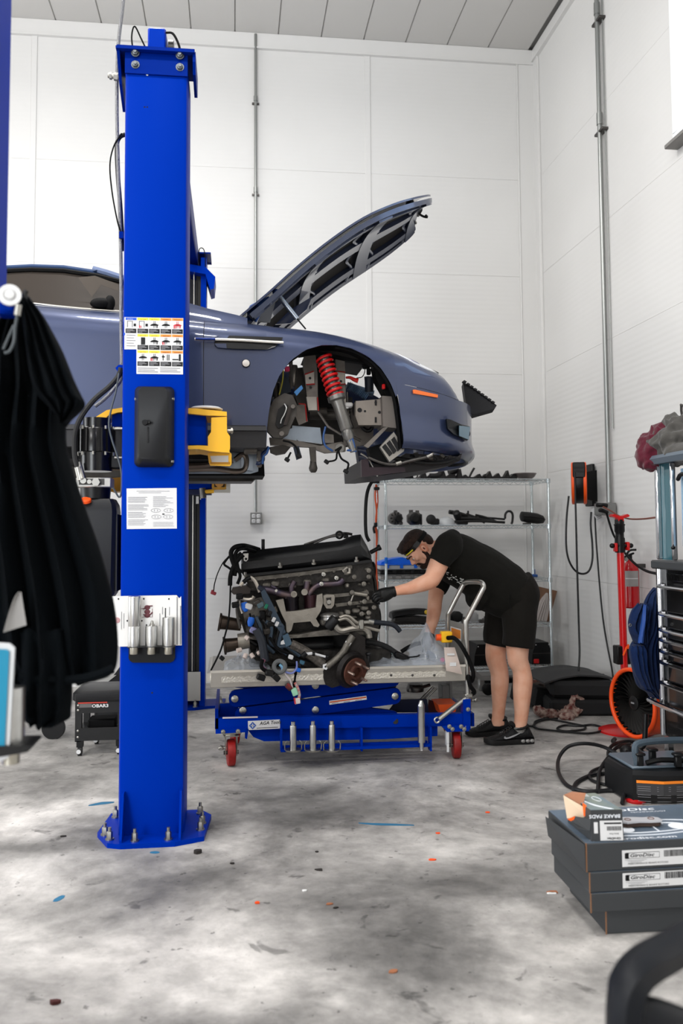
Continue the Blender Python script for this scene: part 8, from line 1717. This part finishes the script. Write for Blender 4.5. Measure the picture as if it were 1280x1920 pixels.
for k in range(3): g.tube([ptop(u, v) for u, v in ((.75-.05*k, .02), (.4-.05*k, .25), (.15+.03*k, .55), (.12+.05*k, .85-.05*k), (.35, .93-.06*k), (.6, .9-.05*k))], .0011, 4, 4)
g.tube([ptop(.7+.12*cos(2*pi*k/12), .62+.14*sin(2*pi*k/12)) for k in range(12)], .001, 4, closed=True); put('line_drawing', g, WH, pb_, smooth=0)
def pfr(u, v): return (P[0].lerp(P[1], u)).lerp(P[3].lerp(P[2], u), v)+V((0, -.0016, 0))
text('lettering', 'BRAKE PADS', pfr(.93, .86), (-1, .06, 0), (0, 0, -1), .0125, WH, pb_, bold=.0003, wide=1.15)
g = M(); g.add([pfr(.27, .02), pfr(.97, .02), pfr(.97, .66), pfr(.27, .66)], [(0, 1, 2, 3)]); put('label', g, PAPER, pb_, smooth=0)
g = M(); e = V((0, -.001, 0)); g.add([pfr(.08, .26)+e, pfr(.2, .26)+e, pfr(.2, .62)+e, pfr(.08, .62)+e], [(0, 1, 2, 3)]); put('side_label', g, PAPER, pb_, smooth=0)
g = M(); u = .48; random.seed(4)
while u < .92: w_ = random.choice((.008, .014)); g.add([pfr(u, .34)+e, pfr(u+w_, .34)+e, pfr(u+w_, .48)+e, pfr(u, .48)+e], [(0, 1, 2, 3)]); u += w_+.01
bc_ = put('barcode', g, INK, pb_, smooth=0); bc_['kind'] = 'stuff'
text('lettering', 'GiroDisc', pfr(.9, .12)+e, (-1, .06, 0), (0, 0, -1), .0075, INK, pb_, wide=1.3, bold=.0003); text('lettering', 'Brake Pads', pfr(.84, .26)+e, (-1, .06, 0), (0, 0, -1), .0055, INK, pb_)
g = M(); g.add([pfr(.4, .55)+e, pfr(.94, .55)+e, pfr(.94, .6)+e, pfr(.4, .6)+e], [(0, 1, 2, 3)]); put('label_bar', g, INK, pb_, smooth=0)
put('flap', M().add([P[3], P[7], P[7]+V((-.085, .0, -.035)), P[3]+V((-.085, .01, -.055))], [(0, 1, 2, 3)]).add([p+V((0, 0, -.001)) for p in (P[3], P[7], P[7]+V((-.085, .0, -.035)), P[3]+V((-.085, .01, -.055)))], [(3, 2, 1, 0)]), mat('flap_outer', (150, 110, 86), .6), pb_, smooth=0) if False else None
f1 = [at(x, y, Y=d) for x, y, d in ((1057, 1490, BY+.12), (1072, 1484, BY+.16), (1098, 1487, BY+.14), (1092, 1512, BY+.1))]
put('flap', M().add(f1+[p+V((0, .002, -.002)) for p in f1], [(0, 1, 2, 3), (7, 6, 5, 4), (0, 4, 5, 1), (1, 5, 6, 2), (2, 6, 7, 3), (3, 7, 4, 0)]), mat('flap_tan', (164, 112, 84), .6), pb_, smooth=0)
f2 = [at(x, y, Y=d) for x, y, d in ((1056, 1491, BY+.1), (1092, 1512, BY+.08), (1099, 1532, BY+.07), (1063, 1534, BY+.1))]
put('flap', M().add(f2+[p+V((0, .002, -.002)) for p in f2], [(0, 1, 2, 3), (7, 6, 5, 4), (0, 4, 5, 1), (1, 5, 6, 2), (2, 6, 7, 3), (3, 7, 4, 0)]), mat('flap_cream', (226, 200, 172), .6), pb_, smooth=0)
f3 = [at(x, y, Y=d) for x, y, d in ((1092, 1505, BY+.075), (1099, 1510, BY+.06), (1101, 1532, BY+.06), (1094, 1530, BY+.07))]
put('flap_liner', M().add(f3+[p+V((0, .002, 0)) for p in f3], [(0, 1, 2, 3), (7, 6, 5, 4), (0, 4, 5, 1), (1, 5, 6, 2), (2, 6, 7, 3), (3, 7, 4, 0)]), FLAP, pb_, smooth=0)
f4 = [at(x, y, Y=d) for x, y, d in ((1064, 1536, BY+.05), (1077, 1530, BY+.05), (1107, 1536, BY+.02), (1106, 1558, BY+.02), (1085, 1553, BY+.04))]
put('flap', M().add(f4+[p+V((0, .002, -.001)) for p in f4], [(0, 1, 2, 3, 4), (9, 8, 7, 6, 5)]+[(i, i+5, (i+1) % 5+5, (i+1) % 5) for i in range(5)]), BXK, pb_, smooth=0)
f5 = [at(x, y, Y=d) for x, y, d in ((1063, 1536, BY+.048), (1078, 1530, BY+.048), (1074, 1542, BY+.047))]; put('flap_liner', M().add(f5, [(0, 1, 2)]), FLAP, pb_, smooth=0)
# loose brake pad
bp_ = thing('brake_pad', at(1200, 1525, Y=BY+.12), 'loose brake pad with metal backing on the top brake box', 'brake pad')
c = V((at(1198, 1522, Y=BY+.15).x, BY+.15, ztb+.004))
oc_ = [(-.075, -.02), (-.06, -.03), (-.01, -.024), (.03, -.03), (.065, -.03), (.08, -.018), (.078, .01), (.06, .022), (.02, .02), (-.02, .03), (-.07, .034), (-.08, .015)]
put('friction', M().prism([(x*.94, y*.9) for x, y in oc_], c, (1, 0, 0), (0, 1, 0), (0, 0, .014)), mat('friction_brown', (64, 50, 44), .8), bp_, smooth=20); put('backing_plate', M().prism(oc_, c+V((0, 0, .014)), (1, 0, 0), (0, 1, 0), (0, 0, .005)), mat('plate_pale', (196, 196, 200), .4, .4), bp_, smooth=20)
for x in (-.045, .045): put('pad_ring', M().ring(c+V((x, .002, .0195)), (0, 0, 1), .011, .0018, 16, 5), mat('ring_brown', (110, 84, 76), .5), bp_)
# ================================================================ dark cart handle close to the camera
hd2 = thing('cart_handle', (.75, 1.5, 0), 'dark blurred cart with a chunky black handle at the bottom right', 'cart')
YH = 1.3; HBK = mat('cart_black', (7, 10, 16), .5, spec=.2)
def hpnt(x, y, Y=YH): return at(x, y, Y=Y)
mm = M(); path = [(1172, 2060, 1.3), (1170, 1960, 1.3), (1172, 1880, 1.31), (1184, 1838, 1.33), (1212, 1808, 1.36), (1260, 1780, 1.42), (1330, 1740, 1.5)]
pts = spline([at(x, y, Y=d) for x, y, d in path], 6); rings = []
for i, p in enumerate(pts):
    t = (pts[min(i+1, len(pts)-1)]-pts[max(i-1, 0)]).normalized(); n1 = V((0, 1, 0)); n1 = (n1-t*n1.dot(t)).normalized(); n2 = t.cross(n1); rings.append([p+n2*(.022*cx_)+n1*(.03*cy_) for cx_, cy_ in ((-1, -.6), (-.6, -1), (.6, -1), (1, -.6), (1, .6), (.6, 1), (-.6, 1), (-1, .6))])
mm.loft(rings); put('handle_loop', mm, HBK, hd2, smooth=40)
put('handle_bar', M().tube([at(x, y, Y=d) for x, y, d in ((1172, 1905, 1.31), (1215, 1908, 1.32), (1260, 1922, 1.34), (1330, 1950, 1.38))], .03, 10, 4), HBK, hd2)
p = at(1172, 2060, Y=1.3); put('cart_body', M().box((p.x+.3, 1.5, .19), (.62, .4, .22), bev=.03), HBK, hd2); put('upright', M().box((p.x+.02, 1.36, (.25+p.z)/2), (.05, .06, p.z-.25), bev=.01), HBK, hd2)
for x in (.06, .54):
    for y in (1.36, 1.64): put('cart_wheel', M().cyl((p.x+x, y-.02, .04), (p.x+x, y+.02, .04), .04, n=16).box((p.x+x, y, .08), (.05, .05, .04)), BLACK, hd2)
# ================================================================ second lift post with a jacket, close on the left
l2 = thing('lift_post', (-.72, 2.3, 0), 'blurred blue lift post at the left edge with a jacket on it', 'car lift')
xr2 = at(8, 900, Y=2.5).x
put('post', M().box((xr2-.15, 2.36, 1.85), (.3, .28, 3.66), bev=.015), BLUE, l2); put('base_plate', M().box((xr2-.15, 2.34, .012), (.52, .5, .024), bev=.004), BLUE, l2)
put('lock_knob', M().lathe([(.024, 0), (.026, .006), (.026, .012), (.015, .012), (.013, .008), (.011, .008), (.011, .016), (.002, .018)], at(19, 556, Y=2.13), (.15, -1, .1), n=24), mat('knob_white', (205, 205, 205), .4), l2); put('knob_bracket', M().box(at(14, 570, Y=2.18), (.05, .06, .06), bev=.008), BLUED, l2)
put('release_cable', M().tube([at(x, y, Y=2.12) for x, y in ((33, 578), (32, 592), (28, 615), (26, 640), (18, 658), (8, 662))], .004, 6, 5).tube([at(x, y, Y=2.12) for x, y in ((26, 610), (16, 632), (6, 655))], .0035, 6, 4), mat('cable_slate', (60, 66, 70), .45), l2); put('cable_ferrule', M().cyl(at(35, 572, Y=2.12), at(32, 592, Y=2.12), .008), ZINC, l2)
put('coat_hook', M().tube([(xr2, 2.2, at(30, 575, Y=2.2).z), at(40, 568, Y=2.2), at(46, 552, Y=2.2), at(50, 545, Y=2.2)], .006, 6, 3), BLACK, l2)
sg_ = put('sign_board', pprism(M(), [(-30, 1204), (16, 1207), (22, 1211), (27, 1216), (16, 1420), (8, 1424), (-30, 1440)], 2.06, .012), mat('board_edge', (190, 192, 194), .5), l2, smooth=0); put('sign_face', pprism(M(), [(-30, 1216), (12, 1218), (17, 1222), (8, 1410), (-30, 1424)], 2.055, .006), mat('sign_teal', (10, 118, 150), .35), l2, smooth=0)
put('adapter_rack', pprism(M(), [(-30, 1400), (57, 1398), (60, 1402), (52, 1410), (20, 1416), (-30, 1424)], 2.05, .1), BLACK, l2)
a = at(33, 1402, Y=2.1); t = thing('lift_adapter', (a.x, 2.1, a.z-.03), 'blurred steel lift adapter below the dark jacket', 'lift adapter', 'steel lift adapters in the rack')
put('barrel', M().lathe([(.0285, 0), (.0285, at(33, 1288, Y=2.1).z-a.z)], a-V((.014, 0, 0)), n=24), STEEL, t); put('peg', M().lathe([(.019, -.034), (.0195, 0)], a-V((.014, 0, 0)), n=20), mat('peg_steel', (170, 166, 155), .35, 1), t)
JK = mat('jacket_black', (3, 6, 9), .9, spec=.07, bump=.2, bscale=40)
jc = thing('work_jacket', at(90, 1345, Y=2.25), 'long black work jacket hanging from the near blue post', 'jacket')
hang('jacket_body', [(558, 30, 56), (600, 0, 84), (660, -30, 106), (720, -40, 124), (790, -50, 122), (840, -50, 124), (900, -50, 142), (960, -50, 162), (1030, -50, 186), (1100, -45, 206), (1160, -40, 217), (1225, -30, 220), (1262, 0, 212), (1276, 30, 180)], 2.3, .07, JK, '', '', 5, .03, jc, 60)
hang('shoulder_flap', [(562, 36, 58), (600, 42, 86), (650, 48, 112), (700, 56, 134), (740, 70, 152), (760, 90, 158), (785, 110, 134), (797, 116, 124)], 2.2, .03, JK, '', '', 4, .016, jc, 48)
hang('sleeve', [(1180, 36, 120), (1240, 38, 128), (1290, 40, 134), (1330, 42, 132), (1348, 48, 128), (1356, 60, 100)], 2.24, .05, JK, '', '', 3, .016, jc)
put('hem_band', M().tube([at(x, y, Y=2.21) for x, y in ((36, 1268), (80, 1275), (130, 1275), (175, 1268), (212, 1254))], .011, 8, 4), JK, jc)
put('care_tag', M().sheet(lambda u, v: at(lerp(lerp(34, 6, v**.7), lerp(40, 50, v), u), lerp(1110, lerp(1186, 1172, u), v), Y=2.19+.008*sin(pi*u)), 6, 8, .001), mat('tag_grey_white', (132, 130, 128), .8), jc)
# ================================================================ rolling stool and creeper behind the near post
so_ = thing('rolling_stool', (-.86, 5.95, 0), 'black rolling mechanic stool with red label behind the jacket', 'stool')
xs0_, xs1_ = at(140, 1400, Y=5.84).x, at(232, 1400, Y=5.84).x; zsb = .09
SK = mat('stool_black', (18, 18, 19), .4)
zs1 = at(170, 1316, Y=5.84).z
for x in (xs0_, xs1_-.04):
    for y in (5.84, 6.16): put('leg', M().prism([(0, 0), (.04, 0), (.04, .04), (0, .04)], (x, y, zsb), (1, 0, 0), (0, 1, 0), (0, 0, zs1-zsb)), SK, so_)
fp_ = put('front_panel', M().box(((xs0_+xs1_)/2, 5.845, zs1-.035), (xs1_-xs0_, .014, .07)), SK, so_)
put('label_stripe', pbox(M(), 146, 1315.5, 201, 1319.5, 5.835, .002), mat('label_coral', (214, 70, 56), .5), fp_, smooth=0); put('label_field', pbox(M(), 148, 1319.5, 172, 1327, 5.835, .002), mat('label_grey2', (96, 92, 92), .5), fp_, smooth=0); text('lettering', 'OBAR3', at(172, 1326.5, Y=5.833), (1, 0, 0), (0, 0, 1), .02, PAPER, fp_, bold=.001, wide=1.2)
put('lower_tray', M().box(((xs0_+xs1_)/2, 6.02, zsb+.05), (xs1_-xs0_, .36, .012)).box(((xs0_+xs1_)/2, 5.845, zsb+.045), (xs1_-xs0_, .012, .08)), SK, so_)
put('tray_parts', M().box(((xs0_+xs1_)/2, 6.0, zsb+.09), (.18, .14, .06), bev=.01), BLACKM, so_)
for x in (xs0_+.02, xs1_-.02):
    for z in (zs1-.02, zs1-.05, zsb+.07, zsb+.03): put('bolt', M().ell((x, 5.836, z), (.009, .006, .009), 10, 6), ZINC, so_)
zt5 = at(170, 1296, Y=5.84).z
put('seat', M().loft([rrect2 for rrect2 in [[V(((xs0_+xs1_)/2+w_*cx_, 6.02+d_*cy_, z)) for cx_, cy_ in ((-1, -.8), (-.85, -1), (.85, -1), (1, -.8), (1, .8), (.85, 1), (-.85, 1), (-1, .8))] for z, w_, d_ in ((zs1, .16, .19), (zs1+.012, .172, .2), (zt5-.012, .17, .2), (zt5, .15, .18))]]), mat('seat_vinyl', (26, 26, 28), .4), so_, smooth=40)
for x, y in ((xs0_+.03, 5.86), (xs1_-.03, 5.86), (xs0_+.09, 6.16), (xs1_-.03, 6.16)):
    cw = put('caster', M().cyl((x-.012, y, .032), (x+.012, y, .032), .032, n=18).box((x, y, .075), (.04, .04, .04)), BLACK, so_); put('caster_cap', M().cyl((x-.004, y-.034, .03), (x-.004, y-.03, .03), .014, n=12), PAPER, cw)
ck = thing('tool_cart', at(110, 1385, Z=0), 'dark cart with large black caster partly hidden by the jacket', 'cart')
c = at(100, 1385, Z=0); put('caster_wheel', M().cyl((c.x, c.y-.02, .075), (c.x, c.y+.02, .075), .075, n=24), BLACK, ck); put('caster_tyre', M().ring((c.x, c.y, .075), (0, 1, 0), .07, .012, 26, 8), mat('tyre_grey', (70, 70, 70), .5), ck); put('caster_fork', M().box((c.x-.02, c.y, .15), (.09, .07, .09), bev=.01), BLACK, ck)
put('cart_body', M().box((c.x-.25, c.y+.1, .52), (.6, .4, .66), bev=.02), mat('cart_dark', (22, 24, 28), .5), ck); put('cart_caster', M().cyl((c.x-.45, c.y-.02, .075), (c.x-.45, c.y+.02, .075), .075, n=20).box((c.x-.45, c.y, .15), (.09, .07, .09)), BLACK, ck)
cp = thing('seat_board', (-.75, 6.62, 0), 'pale board and dark creeper standing behind the rolling stool', 'creeper')
put('board', pprism(M(), [(160, 1262), (205, 1268), (218, 1266), (195, 1284), (160, 1283)], 6.6, .02), mat('board_pale', (196, 194, 190), .5), cp, smooth=0); put('creeper_pad', pprism(M(), [(184, 1300), (216, 1262), (232, 1240), (240, 1240), (240, 1400), (184, 1400)], 6.62, .06), mat('creeper_black', (24, 24, 26), .5), cp); put('prop', M().box((at(190, 1400, Y=6.65).x, 6.65, at(190, 1330, Y=6.65).z/2+.01), (.1, .05, at(190, 1330, Y=6.65).z), bev=.01), BLACK, cp)
# ================================================================ litter on the floor
def litter(px, py, r, mt, lb_, cat='scrap', n=7, h=.004, el=1.6):
    random.seed(int(px*7+py)); c = at(px, py, Z=0); P = []
    for k in range(n): a = 2*pi*k/n; q = r*random.uniform(.6, 1.2); P.append((c.x+q*el*cos(a), c.y+q*sin(a)))
    return put('floor_scrap', M().prism(P, (0, 0, .001), (1, 0, 0), (0, 1, 0), (0, 0, h)), mt, None, smooth=0, label=lb_, cat=cat, group='scraps on the floor')
LO = mat('scrap_orange', (240, 80, 28), .5); LBK = mat('scrap_dark', (40, 36, 34), .7); LW = mat('scrap_white', (220, 220, 218), .6); LBR = mat('scrap_leaf', (150, 96, 66), .7); LBL = mat('paint_blue', (44, 104, 138), .6)
litter(482, 1694, .007, LO, 'small round orange scrap on the floor in front of the blue post', h=.006)
litter(821, 1563, .008, LO, 'orange scrap between the man and the bent orange scrap'); litter(914, 1524, .007, LO, 'orange scrap on the floor nearest the man'); litter(810, 1613, .01, LO, 'bent orange scrap on the floor near the middle')
litter(570, 1671, .009, LW, 'small white paper scrap on the floor'); litter(1035, 1676, .008, LW, 'torn white shred on the floor left of the brake boxes', el=2.4)
litter(1037, 1674, .011, LBR, 'curled brown leaf beside the brake boxes', 'leaf', el=2.2); litter(738, 1823, .012, LBR, 'orange-brown leaf lying in the foreground', 'leaf'); litter(617, 1696, .009, LBR, 'small brown leaf next to a dark crumb', 'leaf'); litter(371, 1600, .014, LBK, 'dark crumpled leaf beside the lift base plate', 'leaf', h=.014)
litter(102, 1882, .011, mat('scrap_maroon', (70, 26, 24), .5), 'dark maroon pebble in the lower left foreground', 'pebble', h=.01); litter(118, 1569, .01, LBK, 'dark twig scrap left of the lift base'); litter(435, 1620, .008, LBK, 'small black crumb right of the lift base'); litter(598, 1632, .011, LBK, 'flat black crumb on the floor in the middle distance'); litter(629, 1703, .007, LBK, 'black crumb beside the small brown leaf'); litter(594, 1598, .007, LBK, 'little black crumb behind the flat black crumb')
def smear(pts, w_, lb_): return put('paint_mark', M().sheet(lambda u, v: (lambda q: at(q.x, q.y, Z=.0012)+V((0, (v-.5)*w_*(.4+.6*sin(pi*u)), 0)))(pts_at(pts, u)), 14, 1, .001), LBL, None, smooth=0, label=lb_, cat='paint mark', group='blue paint marks on the floor')
def pts_at(p, u):
    i = min(int(u*(len(p)-1)), len(p)-2); t = u*(len(p)-1)-i; return V((lerp(p[i][0], p[i+1][0], t), lerp(p[i][1], p[i+1][1], t), 0))
smear([(166, 1510), (190, 1506), (214, 1504)], .045, 'blue paint smear on the floor left of the near post'); smear([(100, 1688), (112, 1684), (121, 1681)], .05, 'short blue paint patch on the floor at lower left'); smear([(672, 1543), (700, 1545), (740, 1546), (776, 1547)], .03, 'long faint blue paint streak in the middle of the floor'); smear([(281, 1598), (290, 1598), (299, 1598)], .03, 'tiny bright blue mark touching the lift base plate')
